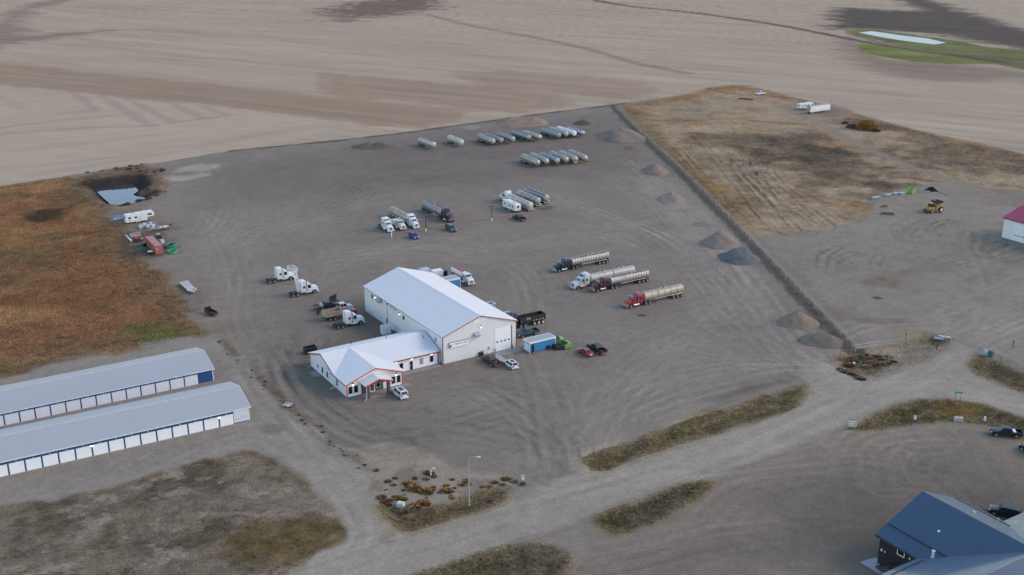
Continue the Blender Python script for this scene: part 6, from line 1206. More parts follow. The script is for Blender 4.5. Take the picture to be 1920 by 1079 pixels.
def rail_fence(label, pts, h=1.0, rails=2, spacing=2.5, mat=None, pr=.06, rr=.05, name='rail_fence', group=None):
    g = [P(*p) for p in pts]; o = thing(name, label, 'fence', g[0], 0, group); m = mat or wood
    pm = MB().tube((0, 0, -.3), (0, 0, h + .08), pr, n=6).mesh('post', m); put('post', pm, o)
    for a, b in zip(g, g[1:]):
        k = max(1, int((b - a).length / spacing))
        for i in range(1, k + 1): q = a.lerp(b, i / k) - g[0]; put('post', pm, o, (q.x, q.y, 0))
        for r_ in range(rails): z = h * (1 - r_ * .45); MB().tube(tuple(a - g[0] + Vector((0, 0, z))), tuple(b - g[0] + Vector((0, 0, z))), rr, n=6).build('rail', m, o)
    return o
rail_fence('short weathered wooden rail fence bending round the corner of the parking ground', [(1720.5, 789), (1733.5, 779), (1754, 780.5)]); rail_fence('low weathered wooden rail fence left of the black pickup', [(1848, 793), (1868, 795.5)])
rail_fence('white tube gate standing in the weeds between yard and lot', [(1603.7, 660), (1644, 653.5), (1689, 650)], 1.8, 2, 6.5, galv, .09, .05, 'pipe_gate')
o = base('concrete_block', 'pale beige concrete block at the edge of the parking ground', 'block', (0, 0), (1797, 790), -4); MB().box(-.9, .9, -.4, .4, 0, .95).build('block', paint('beige_concrete', (.48, .45, .39), .9, dirt=.15), o, bevel=.12); MB().box(-.12, .12, -.06, .06, .95, 1.02).build('lifting_eye', steel_dark, o)
o = base('transformer_box', 'pale green electrical box in the orange weeds', 'utility box', (0, 0), (751.5, 951), -20); MB().box(-.7, .7, -.5, .5, .08, 1.0).build('body', paint('pale_green_box', (.52, .58, .50), .5), o, bevel=.1); MB().box(-.9, .9, -.7, .7, -.05, .08).build('pad', concrete, o); MB().box(-.6, .6, -.53, -.49, .2, .9).build('door', paint('pale_green_door', (.44, .50, .43), .5), o)
o = base('marker_post', 'thin red marker post beside the pale green box', 'post', (0, 0), (741.8, 952), 0); MB().tube((0, 0, -.2), (0, 0, 1.5), .07, n=6).build('post', paint('marker_red', (.5, .07, .05), .6), o); MB().tube((0, 0, 1.2), (0, 0, 1.4), .08, n=6).build('band', white_p, o)
o = base('marker_post', 'thin grey stake in the weeds left of the green box', 'post', (0, 0), (725, 935), 0); MB().tube((0, 0, -.2), (0, 0, 1.4), .04, n=6).build('post', wood, o); MB().tube((0, 0, 1.2), (0, 0, 1.42), .05, n=6).build('tip', white_p, o)
# ------------------------------------------------------------------ chain-link fences
wire = paint('chain_wire', (.13, .15, .17), .5, .4, dirt=.1)
def chain_fence(label, pts, h=1.85, sp=4.0, step=.22, wr=.012, name='chain_link_fence'):
    g = [P(*p) for p in pts]; o = thing(name, label, 'fence', g[0], 0, 'chain-link fences'); pm = MB().tube((0, 0, -.4), (0, 0, h + .1), .045, n=6).mesh('post', galv); vs, fs = [], []; put('post', pm, o); npost = 1
    rail = MB()
    for a, b in zip(g, g[1:]):
        d = b - a; L = d.length; d.normalize(); k = max(1, round(L / sp))
        for i in range(1, k + 1):
            if npost < 99: q = a + d * (L * i / k) - g[0]; put('post', pm, o, (q.x, q.y, 0)); npost += 1
        rail.tube(tuple(a - g[0] + Vector((0, 0, h))), tuple(b - g[0] + Vector((0, 0, h))), .03, n=6); rail.tube(tuple(a - g[0] + Vector((0, 0, .1))), tuple(b - g[0] + Vector((0, 0, .1))), .02, n=5)
        n_ = int(L / step); pn = Vector((-d.y, d.x, 0))
        for i in range(n_):
            for s in (0, 1):
                t0, t1 = i * step, min(L, i * step + h * .8)
                if t1 - t0 < .3: continue
                p = a + d * (t0 if s else t1) - g[0]; q = a + d * (t1 if s else t0) - g[0] + Vector((0, 0, h)); w = d * wr + Vector((0, 0, 0)); f = len(vs)
                for e in (p - w + pn * .01 * s, p + w + pn * .01 * s, q + w + pn * .01 * s, q - w + pn * .01 * s): vs.append(tuple(e))
                fs.append((f, f + 1, f + 2, f + 3))
    rail.build('rail', galv, o); m = MB(); m.add(vs, fs); me = bpy.data.meshes.new('mesh'); me.from_pydata(vs, [], fs); me.materials.append(wire); put('mesh', me, o); return o
chain_fence('long tall chain-link fence along the right side of the yard', [(1150, 199), (1200, 250), (1300, 345), (1405, 452), (1500, 552), (1598, 654)], sp=4.2, wr=.013)
chain_fence('chain-link fence running off to the right past the utility boxes', [(1841, 664), (1880, 682), (1920, 702), (2010, 748)], 1.9, 3.0, .2)
o = thing('chain_barrier', 'thin chain hanging across the gate road between two posts', 'barrier', P(1782, 642)); d = P(1840, 662) - P(1782, 642); m = MB(); m.path([(d.x * t, d.y * t, 1.0 - 1.2 * t * (1 - t)) for t in [i / 10 for i in range(11)]], .05, 5); m.build('chain', wire, o); [MB().tube((d.x * t, d.y * t, 0), (d.x * t, d.y * t, 1.3), .08, n=8).build('post', galv, o) for t in (0, 1)]
for lab, px, m_, sz in (('light blue utility cabinet at the start of the chain-link fence', (1849, 667), paint('cabinet_blue', (.34, .46, .58), .5), (.7, .45, 1.5)), ('dark green utility cabinet beside the light blue one', (1857, 669.5), paint('cabinet_green', (.05, .13, .10), .5), (.6, .45, 1.6))):
    o = base('utility_cabinet', lab, 'cabinet', (0, 0), px, -20); box_mesh(o, 'body', m_, -sz[0], sz[0], -sz[1], sz[1], .1, sz[2], bevel=.04); box_mesh(o, 'base', concrete, -sz[0] - .1, sz[0] + .1, -sz[1] - .1, sz[1] + .1, -.05, .1); box_mesh(o, 'door', white_p if 'blue utility' in lab else m_, -sz[0] * .5, sz[0] * .4, -sz[1] - .03, -sz[1] + .01, .9, sz[2] - .1)
o = base('steel_drum', 'pale blue drum lying by the chain gate post', 'drum', (0, 0), (1759.5, 637.5), -20); MB().lathe([(-1.1, .3), (-1.08, .34), (1.08, .34), (1.1, .3)], (0, 0, .34), 'x', 14).build('shell', paint('drum_blue', (.36, .42, .48), .5), o, smooth=True); MB().lathe([(-.4, .36), (-.35, .36)], (0, 0, .34), 'x', 14).lathe([(.35, .36), (.4, .36)], (0, 0, .34), 'x', 14).build('hoop', galv, o)
o = base('guard_barrier', 'white plank barrier with green end beside the pale drum', 'barrier', (0, 0), (1771, 636.5), -26); MB().box(-1.7, 1.4, -.08, .08, .55, .9).build('plank', white_p, o); MB().box(-1.8, -1.0, .1, .7, .3, 1.0).build('end_box', paint('barrier_green', (.14, .2, .16), .6), o); [MB().box(x - .07, x + .07, -.2, .2, 0, .55).build('foot', steel_dark, o) for x in (-1.2, 1.1)]
fo = P(415, 640)
rail_fence('thin wire fence on wooden stakes along the storage lot lane', [(415, 640), (440, 665), (500, 722), (540, 760)], 1.1, 2, 6.0, wood, .05, .012, 'wire_fence', 'wire fences by the lane'); rail_fence('lower stretch of wire fence from the white crate towards the road', [(548, 768), (575, 792), (610, 822), (650, 850)], 1.1, 2, 6.0, wood, .05, .012, 'wire_fence', 'wire fences by the lane')
# ------------------------------------------------------------------ piles of gravel and earth
def pile(label, px, rx, ry, h, rgb, rz=0, seed=0, rough=.18, ridge=0.0, name='gravel_pile', rgb2=None):
    if 'bluish' not in label and 'tarp' not in label: rgb = tuple(c * k for c, k in zip(rgb, (1.06, 1.02, .94))); rgb2 = rgb2 and tuple(c * k for c, k in zip(rgb2, (1.12, 1.06, .96))); h *= .85
    g = P(*px); n = 26; m = 44; vs = []; fs = []; rs = np.random.RandomState(seed)
    ox = rs.rand() * 100
    for i in range(n + 1):
        for j in range(m):
            t = 2 * math.pi * j / m; r = (i / n) ** .9; x, y = rx * 1.08 * r * math.cos(t), ry * 1.08 * r * math.sin(t)
            nx = float(fbm(np.array([x + ox]), np.array([y + ox * 2]), max(rx, ry) * .55, 5, seed, .65)[0]); e = abs(x) / rx
            q = math.hypot(max(0, abs(x) / rx - ridge) / (1 - ridge), y / ry); z = h * max(0, 1 - q ** 1.15) * (1 + rough * nx) - (.06 if q > .98 else 0) + rough * .25 * h * nx * (q < .95)
            vs.append((x * (1 + .12 * nx), y * (1 + .12 * nx), max(z, -.08)))
    for i in range(n):
        for j in range(m): fs.append((i * m + j, i * m + (j + 1) % m, (i + 1) * m + (j + 1) % m, (i + 1) * m + j))
    key = 'pile_%d_%d_%d' % tuple(int(c * 100) for c in rgb)
    if key not in MATS:
        mt, t, b = mat_nodes(key); MATS[key] = mt; tc = nd(t, 'ShaderNodeTexCoord'); n1 = noise(t, 4.5, 6, tc.outputs['Object'], .8); n2 = noise(t, .35, 4, tc.outputs['Object'], .6)
        c = mixc(t, mapr(t, n2.outputs[0], .35, .65, 0, .7), rgb, rgb2 or tuple(v * .75 for v in rgb)); c = mixc(t, mapr(t, n1.outputs[0], .35, .7, .0, .55), c, tuple(v * .5 for v in rgb)); t.links.new(c, b.inputs['Base Color']); b.inputs['Roughness'].default_value = 1; b.inputs['Specular IOR Level'].default_value = .1
        bp = nd(t, 'ShaderNodeBump'); bp.inputs['Distance'].default_value = .15; bp.inputs['Strength'].default_value = .6; t.links.new(n1.outputs[0], bp.inputs['Height']); t.links.new(bp.outputs[0], b.inputs['Normal'])
    me = bpy.data.meshes.new(name); me.from_pydata(vs, [], fs); me.materials.append(MATS[key]); me.polygons.foreach_set('use_smooth', [True] * len(fs))
    o = tag(link(bpy.data.objects.new(name, me)), label, 'pile', 'piles of gravel and earth'); o.location = (g.x, g.y, 0); o.rotation_euler = (0, 0, R(rz)); return o
pile('large brown gravel pile with a long pale ridge near the fence corner', (1163, 258), 10.5, 13, 4.6, (.20, .17, .15), 20, 1, ridge=.25, rgb2=(.26, .21, .18))
pile('very small earth pile just below the large brown gravel pile', (1185, 279), 3.6, 4, 1.5, (.22, .17, .15), 0, 2)
pile('reddish gravel pile, second along the fence from the corner', (1229, 322), 5.5, 7.5, 3.6, (.24, .19, .16), 10, 3, rgb2=(.27, .20, .17)); pile('pale sandy gravel pile, third along the fence from the corner', (1258, 375), 5.2, 6, 3.4, (.28, .25, .22), 0, 4)
pile('very low flattened sand pile between two taller piles by the fence', (1320, 421), 4.0, 3.6, 1.0, (.26, .23, .20), 0, 5); pile('pinkish tan gravel pile right above the dark bluish pile', (1350, 457), 6.6, 6.5, 4.3, (.28, .23, .19), 0, 6, .1)
pile('dark bluish grey gravel pile by the fence', (1386, 486), 6.0, 6.5, 3.3, (.145, .152, .155), 25, 7, .14, .2, rgb2=(.15, .155, .16)); pile('steep pebbly pinkish gravel pile near the pipe gate', (1494, 606), 5.4, 5.0, 4.4, (.27, .215, .18), 0, 8, .12)
pile('smooth brown sand pile at the end of the fence, beside the pebbly pile', (1541, 641), 5.6, 4.2, 2.6, (.21, .18, .155), -20, 9, .06, .25); pile('wide pinkish earth pile against the field edge', (978, 231), 13, 11, 3.6, (.29, .23, .19), 6, 10, .1, .4)
pile('low pale sand pile by the field edge', (877, 239), 5.5, 6, 1.4, (.28, .26, .235), 0, 11); pile('small dark earth pile behind the white tank trailer', (1092, 231.5), 4.6, 6, 1.8, (.12, .095, .085), 0, 12); pile('rough dark rubble heap left of the silver tank trailer', (698, 276), 9.5, 6, 1.3, (.15, .13, .11), 4, 13, 1.0, .2, name='rubble_pile')
# ------------------------------------------------------------------ east side: scrub lot
pickup('white pickup parked alone in the far corner of the scrub', (1425, 178), U + 180, (.62, .68, .72), group='pickups in the yard')
o = base('rusty_pipe', 'bundle of rusty pipe lying in the scrub beside the far white pickup', 'pipe', (0, 0), (1399, 187), -22); m = MB(); [m.tube((-4 + .4 * (i % 3), -.6 + i * .25, .2 + .25 * (i % 2)), (4 - .5 * (i % 2), -.6 + i * .25, .2 + .25 * (i % 2)), .16, n=7) for i in range(6)]; m.build('pipe', rust, o); MB().box(-3, -2.8, -.9, .9, 0, .1).box(2.8, 3, -.9, .9, 0, .1).build('timber', wood, o)
rv('white travel trailer parked behind the long white box trailer', (1499, 206.5), U, (-9.4, -.6), 9.4, windows=((-1.0, .8), (-3.6, 1.0), (-5.6, 1.0), (-7.6, .8)), group='camper trailers', rgb=(.70, .72, .76))
o = base('box_trailer', 'long white box trailer with grey roof and tan rear doors', 'trailer', (-14.2, 0), (1515.5, 214), U); MB().box(-14.2, 0, -1.28, 1.28, 1.05, 3.95).build('body', white_p, o); MB().box(-14.15, -.05, -1.25, 1.25, 3.95, 4.0).build('roof', paint('grey_trailer_roof', (.30, .31, .32), .6), o); [MB().box(-14.26, -14.2, .02 if s > 0 else -1.24, 1.24 if s > 0 else -.02, 1.1, 3.9).build('rear_door', paint('tan_rear', (.34, .29, .24), .7, dirt=.3), o) for s in (-1, 1)]; MB().box(-13.6, -.3, -1.3, -1.28, 1.5, 1.62).box(-13.3, -12.9, -1.3, -1.28, 2.0, 3.4).build('stripe', paint('trailer_stripe', (.2, .2, .21), .6), o); MB().box(-14.2, -.5, -.5, .5, .85, 1.05).build('chassis', steel_dark, o)
for s in (-1, 1):
    for x in (-13.0, -11.7): wheel(o, x, s * 1.0, .52, .55, rim_white)
    MB().box(-3.1, -2.95, s * .8 - .07, s * .8 + .07, 0, 1.05).build('landing_leg', steel_dark, o)
YEL = paint('combine_yellow', (.46, .25, .05), .5, dirt=.3, dirt_rgb=(.28, .18, .08))
o = base('combine_harvester', 'orange-yellow harvesting machine without header parked on the gravel lot', 'harvester', (0, 0), (1749, 397.5), 205)
MB().prism([(-2.9, 1.0), (-3.0, 2.2), (-2.5, 3.1), (-.3, 3.1), (.4, 2.2), (2.4, 2.1), (2.9, 1.5), (2.8, .9), (.5, .7), (-2.2, .7)], -1.5, 1.5).build('body', YEL, o, bevel=.08)
MB().add([(-2.5, -1.3, 3.1), (-.4, -1.3, 3.1), (-.4, 1.3, 3.1), (-2.5, 1.3, 3.1), (-2.9, -1.7, 3.9), (0, -1.7, 3.9), (0, 1.7, 3.9), (-2.9, 1.7, 3.9), (-2.4, -1.2, 3.3), (-.5, -1.2, 3.3), (-.5, 1.2, 3.3), (-2.4, 1.2, 3.3)], [(0, 1, 5, 4), (1, 2, 6, 5), (2, 3, 7, 6), (3, 0, 4, 7), (8, 9, 5, 4), (9, 10, 6, 5), (10, 11, 7, 6), (11, 8, 4, 7), (8, 11, 10, 9)]).build('grain_tank', paint('dark_tank', (.035, .037, .042), .6, dirt=.2), o)
MB().box(.6, 2.0, -.9, .9, 2.2, 3.3, .15, .1).build('cab', auto_glass, o); MB().box(.5, 2.1, -1.0, 1.0, 3.3, 3.45).build('cab_roof', YEL, o); MB().box(2.7, 3.6, -1.3, 1.3, .5, 1.1).build('feeder', steel_dark, o); MB().tube((-1.5, 1.5, 2.9), (2.4, 2.6, 3.3), .16).build('unloading_auger', steel_dark, o); MB().box(.2, .5, 1.2, 1.6, .8, 2.4).build('step_ladder', black_p, o)
for s in (-1, 1): wheel(o, -1.9, s * 1.75, 1.0, .65, rim_white); wheel(o, 1.9, s * 1.45, .75, .5)
o = base('steel_trough', 'dark steel trough lying on the gravel lot', 'trough', (0, 0), (1664, 402.5), -14); MB().box(-2.2, 2.2, -.7, -.6, 0, .6).box(-2.2, 2.2, .6, .7, 0, .6).box(-2.2, -2.1, -.6, .6, 0, .6).box(2.1, 2.2, -.6, .6, 0, .6).box(-2.1, 2.1, -.6, .6, 0, .1).build('body', paint('trough_brown', (.17, .13, .10), .8, dirt=.4), o); MB().box(-2.0, 2.0, -.02, .02, .1, .5).build('divider', black_p, o)
o = base('scrap_heap', 'twisted rusty scrap frame behind the steel trough', 'scrap', (0, 0), (1657, 388), 20); m = MB(); rr = random.Random(5); [m.tube((rr.uniform(-1.6, 1.6), rr.uniform(-.6, .6), .1), (rr.uniform(-1.6, 1.6), rr.uniform(-.6, .6), rr.uniform(.2, .8)), .07, n=5) for _ in range(9)]; m.build('bar', rust, o); MB().box(-1.5, .2, -.4, .2, .02, .2).build('plate', rust, o)
for lab, px, m_, w in (('grey stack of sheet metal at the left end of the junk row', (1642, 373), metal_grey, 1.5), ('beige stack of boards second in the junk row', (1664.5, 368), paint('pale_board', (.42, .40, .37), .8, dirt=.3), 1.3), ('bluish bundle wrapped in tarp in the junk row', (1679, 365.5), paint('blue_tarp', (.24, .30, .42), .6), 1.1), ('light blue wrapped bundle left of the green bin', (1691, 365), paint('light_blue_tarp', (.36, .42, .54), .6), 1.2)):
    o = base('scrap_stack', lab, 'stack', (0, 0), px, 20, 'junk stacked along the scrub edge'); rr = random.Random(int(px[0])); 
    for k in range(4): a = rr.uniform(-.15, .15); MB().box(-w + a, w + a * .5, -.7 + a, .7, .02 + k * .2, .19 + k * .2).build('layer', m_ if k % 2 == 0 else metal_grey, o, bevel=.03)
o = base('green_bin', 'lime green open steel bin tipped up at the scrub edge', 'bin', (0, 0), (1708.5, 363), 40); MB().box(-1.2, 1.2, -1.0, -.85, .1, 2.0, .15).box(-1.2, 1.2, .85, 1.0, .1, 2.0, .15).box(-1.2, -1.05, -.85, .85, .1, 1.9).box(1.05, 1.2, -.85, -.35, .1, 1.9).box(1.05, 1.2, .35, .85, .1, 1.9).box(1.05, 1.2, -.35, .35, .1, .9).box(1.05, 1.2, -.35, .35, 1.5, 1.9).box(-1.05, 1.05, -.85, .85, .1, .25).build('body', GREEN, o); MB().box(-1.25, 1.25, -1.05, -.98, 1.6, 1.8).box(-1.25, 1.25, .98, 1.05, 1.6, 1.8).build('rim', GREEN, o)
for lab, px in (('small pinkish block right of the green bin', (1727, 361.5)), ('larger pinkish slab beside the black tarp', (1738, 360.5))):
    o = base('foam_block', lab, 'block', (0, 0), px, 10, 'pinkish blocks at the scrub edge'); s = 1 if 'larger' in lab else .7; MB().box(-.9 * s, .9 * s, -.5 * s, .5 * s, 0, .5 * s).build('block', paint('pink_foam', (.48, .36, .31), .8), o, bevel=.05); MB().box(-.5 * s, .8 * s, -.4 * s, .4 * s, .5 * s, .65 * s).build('block', paint('dark_board', (.1, .08, .07), .8), o)
pile('black tarp-covered mound at the end of the junk row', (1746.5, 357.5), 2.4, 2.2, 1.4, (.02, .02, .024), 0, 21, .3, name='tarp_mound')
o = thing('grey_pipe', 'long thin grey pipe lying on the gravel lot beyond the harvester', 'pipe', P(1756, 357.5)); d = P(1776, 367) - P(1756, 357.5); MB().tube((0, 0, .15), (d.x, d.y, .15), .12, n=6).build('pipe', metal_grey, o); MB().box(d.x - .3, d.x + .4, d.y - .3, d.y + .3, .02, .4).build('end_block', concrete, o)
# ------------------------------------------------------------------ south side vehicles
pickup('black pickup with white tool box parked beside the rail fence', (1885.5, 817), 168, (.008, .009, .011), group='pickups by the parking ground')
o = base('tool_box', 'white tool box in the bed of the black pickup by the rail fence', 'tool box', (0, 0), (1885.5, 817), 168); MB().box(-1.75, -1.25, -.8, .8, .7, 1.25).build('box', white_p, o, bevel=.03); MB().box(-1.77, -1.23, -.82, .82, 1.25, 1.32).build('lid', white_p, o)
car('black SUV at the right edge of the picture below the pickup', 'SUV', (1936, 850), 120, (.012, .012, .013), 'suv', group='cars by the parking ground'); car('black car half hidden behind the dark roofed building', 'car', (1884, 967), 150, (.012, .013, .02), 'suv', group='cars by the parking ground')

# ------------------------------------------------------------------ weeds, bushes and grass
def leaf_mat(name, ramp, rough=1.0):
    m, t, b = mat_nodes(name); at = nd(t, 'ShaderNodeAttribute', attribute_name='tint'); r = nd(t, 'ShaderNodeValToRGB'); t.links.new(at.outputs['Fac'], r.inputs[0])
    e = r.color_ramp.elements
    while len(e) < len(ramp): e.new(.5)
    for i, c in enumerate(ramp): e[i].position = i / (len(ramp) - 1); e[i].color = tuple(c) + (1,)
    t.links.new(r.outputs[0], b.inputs['Base Color']); b.inputs['Roughness'].default_value = rough; b.inputs['Specular IOR Level'].default_value = .1; return m
def clump_mesh(name, mat, n, r, h, seed, blade=.22):
    rs = np.random.RandomState(seed); t = rs.rand(n) * 2 * np.pi; q = np.sqrt(rs.rand(n)) * r; el = rs.rand(n) ** .7
    base_ = np.stack([np.cos(t) * q * .75, np.sin(t) * q * .75, h * el * (1 - (q / r) ** 2 * .7) * .7], 1)
    dirv = np.stack([np.cos(t) * (.3 + q / r), np.sin(t) * (.3 + q / r), .6 + rs.rand(n)], 1) + (rs.rand(n, 3) - .5) * .9; dirv /= np.linalg.norm(dirv, axis=1)[:, None]
    L = blade * h * (1 + rs.rand(n)) ; side = np.cross(dirv, rs.rand(n, 3) - .5); side /= np.linalg.norm(side, axis=1)[:, None]; w = L * .22
    tip = base_ + dirv * L[:, None]; a = base_ - side * w[:, None]; b = base_ + side * w[:, None]; mid = base_ + dirv * (L * .6)[:, None]
    V = np.stack([a, b, mid + side * w[:, None], tip, mid - side * w[:, None]], 1).reshape(-1, 3); me = bpy.data.meshes.new(name); me.from_pydata(V.tolist(), [], [tuple(range(i * 5, i * 5 + 5)) for i in range(n)])
    at = me.attributes.new('tint', 'FLOAT', 'POINT'); at.data.foreach_set('value', np.repeat(np.clip(rs.rand(n) * .8 + .2 * el, 0, 1), 5).astype(np.float32)); me.materials.append(mat); return me
lm_orange = leaf_mat('orange_weed', [(.11, .065, .03), (.25, .135, .055), (.36, .21, .085)]); lm_rust = leaf_mat('rusty_weed', [(.06, .035, .025), (.15, .085, .05), (.22, .13, .075)]); lm_gold = leaf_mat('golden_willow', [(.16, .085, .03), (.34, .18, .055), (.44, .26, .10)]); lm_dark = leaf_mat('dark_twigs', [(.05, .033, .027), (.11, .072, .055), (.18, .12, .09)]); lm_tan = leaf_mat('tan_weed', [(.12, .09, .05), (.28, .21, .12), (.42, .33, .2)])
CL = {k: [clump_mesh('weed_clump', m, 130, .62, .62, s + 10 * i, .4) for s in range(2)] for i, (k, m) in enumerate((('orange', lm_orange), ('rust', lm_rust), ('tan', lm_tan), ('dark', lm_dark)))}
rw = random.Random(11)
def weed(px, kind, s, label, group):
    g = P(*px); o = tag(put('weed_clump', rw.choice(CL[kind]), None, (g.x, g.y, -.05)), label, 'weed', group); o.scale = (s * rw.uniform(.9, 1.3), s * rw.uniform(.9, 1.3), s * rw.uniform(.4, .75)); o.rotation_euler = (0, 0, rw.uniform(0, 6.28)); return o
q7 = lambda x, y: (680 + x / 5.647, 840 + y / 5.647 + 1.5)
isl = [(145, 232, .9), (685, 262, 1.5), (715, 270, 1.2), (668, 326, 1.0), (885, 396, .9), (875, 445, 1.4), (910, 462, 1.2), (1090, 356, 1.0), (1055, 386, .8), (1265, 405, .8), (1340, 406, 1.0), (1398, 362, 1.2), (1480, 382, .8), (1522, 328, 1.3), (1590, 340, 1.2), (1610, 352, 1.0), (270, 350, 1.0), (470, 372, 1.3), (510, 390, 1.5), (545, 425, 1.5), (580, 440, 1.4), (620, 450, 1.6), (665, 460, 1.6), (705, 475, 1.3), (375, 540, 1.5), (420, 545, 1.4), (640, 575, 1.6), (600, 590, 1.3), (670, 590, 1.2), (545, 610, 1.3), (500, 640, 1.5), (450, 665, 1.4), (585, 630, 1.2), (945, 525, .8), (200, 520, 1.2), (240, 560, 1.2), (270, 600, 1.1)]
for _ in range(30): isl.append((rw.uniform(230, 1350), rw.uniform(300, 560), rw.uniform(.4, .8)))
for i, (x, y, s) in enumerate(isl):
    k = 'orange' if i < 34 else rw.choice(['rust', 'tan', 'orange']) if i > 36 else 'rust'
    if i in (14, 15, 30, 31): k = 'tan'
    lab = {'orange': 'bushy orange weed on the pale ground by the street lamp', 'rust': 'dull rust-brown weed on the roadside island', 'tan': 'straw-coloured weed clump on the roadside island'}[k]
    weed(q7(x, y), k, s, lab, k + ' weeds on the roadside island')
for i in range(34): weed((1586 + rw.random() * 100, 664 + rw.random() * 20 + (4 if i % 3 else 0)), *[(k_, .7 + rw.random() * .8, l_ + ' weed below the white tube gate', l_ + ' weeds below the tube gate') for k_, l_ in [(('rust', 'rust-brown'), ('tan', 'straw-coloured'), ('orange', 'orange'))[i % 3]]][0])
for i in range(9): weed((1575 + i * 5 + rw.random() * 3, 693 + i * 2.2 + rw.random() * 2), 'tan' if i % 2 else 'rust', 1.3, 'straw-coloured weed on the road edge at the junction' if i % 2 else 'brown weed on the road edge at the junction', 'weeds on the junction edge')
# weeds along the left fence line
for i in range(46):
    t = i / 45; a = LFENCE[min(len(LFENCE) - 2, int(t * (len(LFENCE) - 1)))]; b = LFENCE[min(len(LFENCE) - 1, int(t * (len(LFENCE) - 1)) + 1)]; f = t * (len(LFENCE) - 1) % 1; p = a + (b - a) * f + np.array([rw.uniform(-1.6, 1.6), rw.uniform(-1.6, 1.6)]); k = rw.choice(['tan', 'tan', 'rust', 'dark'])
    weed(proj(p[0], p[1], 0), k, rw.uniform(.25, .6), {'dark': 'dark dead weed under the wire fence by the storage lot', 'tan': 'pale straw weed under the wire fence by the storage lot', 'rust': 'brown weed under the wire fence by the storage lot'}[k], k + ' weeds under the wire fence')
# big bushes in the east scrub, brush round the pond
for i, (px, s, m, lab) in enumerate((((1624, 243), 8.0, lm_gold, 'large golden willow bush on the field edge'), ((1600, 240), 6.0, lm_dark, 'large dark bare bush left of the golden willow'), ((1642, 247), 4.0, lm_dark, 'dark low bush right of the golden willow'), ((1585, 232), 3.2, lm_rust, 'rusty brown bush left of the dark bare bush'))):
    g = P(*px); o = thing('bush', lab, 'bush', (g.x, g.y, 0)); put('crown', clump_mesh('crown', m, 1100, s * .75, s * (.8 if i == 0 else .42), 50 + i, .1), o); mb = MB(); rr = random.Random(i)
    for k in range(14): t = rr.uniform(0, 6.28); mb.tube((0, 0, -.2), (s * .5 * math.cos(t), s * .5 * math.sin(t), s * .32), .08, .02, n=5)
    mb.build('stems', paint('twig', (.07, .05, .04), .9), o)
for i in range(48):
    x, y = [(150 + rw.random() * 120, 333 - i * .3 + rw.random() * 4), (262 + rw.random() * 46, 318 + rw.random() * 20), (276 + rw.random() * 38, 352 + rw.random() * 16), (225 + rw.random() * 60, 381 + rw.random() * 6 - 3)][i % 4]
    if i % 4 == 3: y = 386 - (x - 225) * .25 + rw.random() * 3
    if i % 4 == 0: y = 330 - (x - 150) * .12 + rw.random() * 8
    g = P(x, y); k = rw.choice(['rust', 'rust', 'tan', 'rust', 'dark']); o = weed((x, y), k, rw.uniform(.9, 1.6), {'dark': 'dark brush clump on the pond bank', 'rust': 'rust-brown brush clump on the pond bank', 'tan': 'pale straw brush clump on the pond bank'}[k], k + ' brush round the pond')
    o.location.z = .2 if i % 4 else 1.6
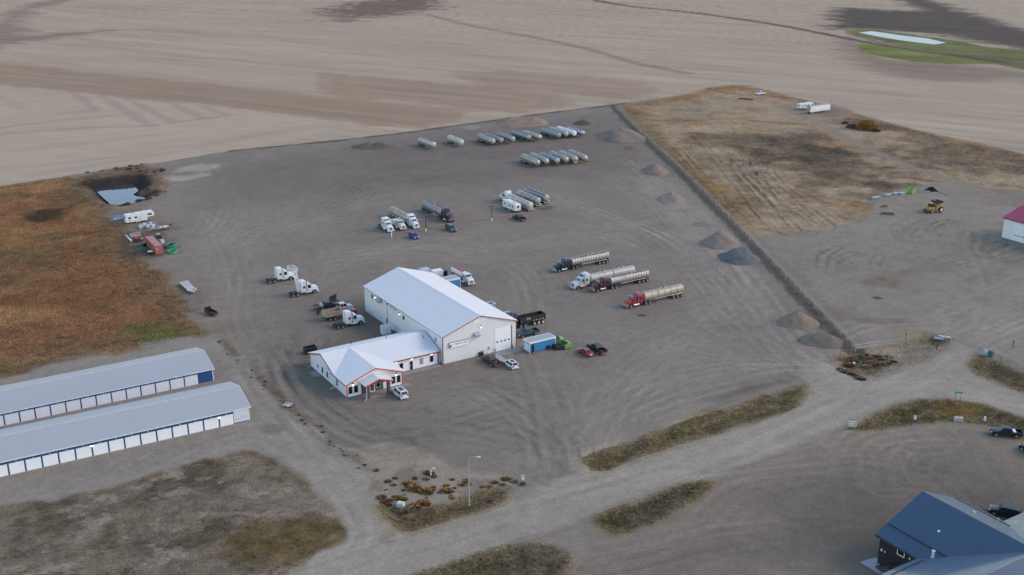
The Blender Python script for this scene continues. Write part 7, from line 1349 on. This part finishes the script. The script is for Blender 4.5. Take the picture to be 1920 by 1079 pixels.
# tufts of grass growing over the ground, one object for each kind of cover
def grow(name, label, regs, ymin, ymax, count, h, nb, seed, gain=1.0, key=None, spread=.35, tmin=.3):
    rs = np.random.RandomState(seed); parts = []
    for X, Y, Z, tf, C, rg, dx in TUFT_PTS:
        s = np.isin(rg, regs) & (Y > ymin) & (Y < ymax) & (tf > tmin)
        if key is not None: s &= key(X, Y, C)
        parts.append((X[s], Y[s], Z[s], tf[s], C[s], dx[s]))
    X, Y, Z, tf, C, dx = [np.concatenate(p) for p in zip(*parts)]
    if not len(X): return
    w = tf * dx * np.maximum(.35, .8 * Y ** 2 / 117000); i = rs.choice(len(X), min(count, len(X) * 3), True, w / w.sum()); n = len(i)
    bx = X[i] + (rs.rand(n) - .5) * dx[i]; by = Y[i] + (rs.rand(n) - .5) * dx[i]; hh = h * (.5 + rs.rand(n)) * (.5 + .5 * tf[i]); tint = gain * (.84 + .32 * rs.rand(n))
    hue = 1 + (rs.rand(n, 1) - .5) * np.array([[.18, .04, -.2]])
    V = []; Cc = []
    for k in range(nb):
        t = rs.rand(n) * 2 * np.pi; q = spread * h * 1.6 * rs.rand(n); ox = np.cos(t) * q; oy = np.sin(t) * q; w_ = hh * (.16 + .12 * rs.rand(n)); lean = (rs.rand(n, 2) - .5) * 1.1
        p = np.stack([bx + ox, by + oy, Z[i] - .05], 1); s = np.stack([np.cos(t + 1.2), np.sin(t + 1.2), np.zeros(n)], 1) * w_[:, None]; tip = p + np.stack([lean[:, 0] * hh, lean[:, 1] * hh, hh * (.7 + .6 * rs.rand(n))], 1)
        V.append(np.stack([p - s, p + s, tip], 1)); Cg = C[i] * .75 + .25 * C[i].mean(1, keepdims=True)
        Cc.append(np.repeat((Cg * tint[:, None] * hue * (.9 + .25 * rs.rand(n, 1)))[:, None, :], 3, 1))
    V = np.concatenate(V).reshape(-1, 3).astype(np.float32); Cc = np.clip(np.concatenate(Cc).reshape(-1, 3), .004, .8); nf = len(V) // 3
    me = bpy.data.meshes.new(name); me.vertices.add(len(V)); me.vertices.foreach_set('co', V.ravel()); me.loops.add(nf * 3); me.loops.foreach_set('vertex_index', np.arange(nf * 3, dtype=np.int32)); me.polygons.add(nf); me.polygons.foreach_set('loop_start', np.arange(0, nf * 3, 3, dtype=np.int32))
    at = me.attributes.new('albedo', 'FLOAT_COLOR', 'POINT'); at.data.foreach_set('color', np.concatenate([Cc, np.ones((len(Cc), 1))], 1).astype(np.float32).ravel()); me.update(calc_edges=True); me.materials.append(grass_mat)
    return tag(link(bpy.data.objects.new(name, me)), label, 'grass', kind='stuff')
grass_mat, t, b = mat_nodes('grass_blades'); at = nd(t, 'ShaderNodeAttribute', attribute_name='albedo'); b.inputs['Roughness'].default_value = 1; b.inputs['Specular IOR Level'].default_value = .05
nn = noise(t, .8, 3, nd(t, 'ShaderNodeTexCoord').outputs['Object']); vm = nd(t, 'ShaderNodeVectorMath', operation='SCALE'); t.links.new(at.outputs['Color'], vm.inputs[0]); t.links.new(mapr(t, nn.outputs[0], .3, .7, 1.35, 1.9), vm.inputs['Scale']); t.links.new(vm.outputs[0], b.inputs['Base Color'])
grow('tall_grass', 'burnt orange and straw grass covering the left meadow', [7], 200, 600, 46000, .36, 5, 1, 1.12)
grow('verge_grass', 'dry green-brown grass and weeds along the road verges', [8], 110, 420, 40000, .3, 5, 2, tmin=.12)
grow('weed_cover', 'thin dry weeds on the bare ground in front of the storage buildings', [8, 0, 1, 9], 110, 300, 16000, .22, 4, 3, tmin=.2)
grow('scrub_grass', 'straw and orange scrub grass on the lot beyond the fence', [5], 250, 900, 30000, .38, 4, 4, .95)
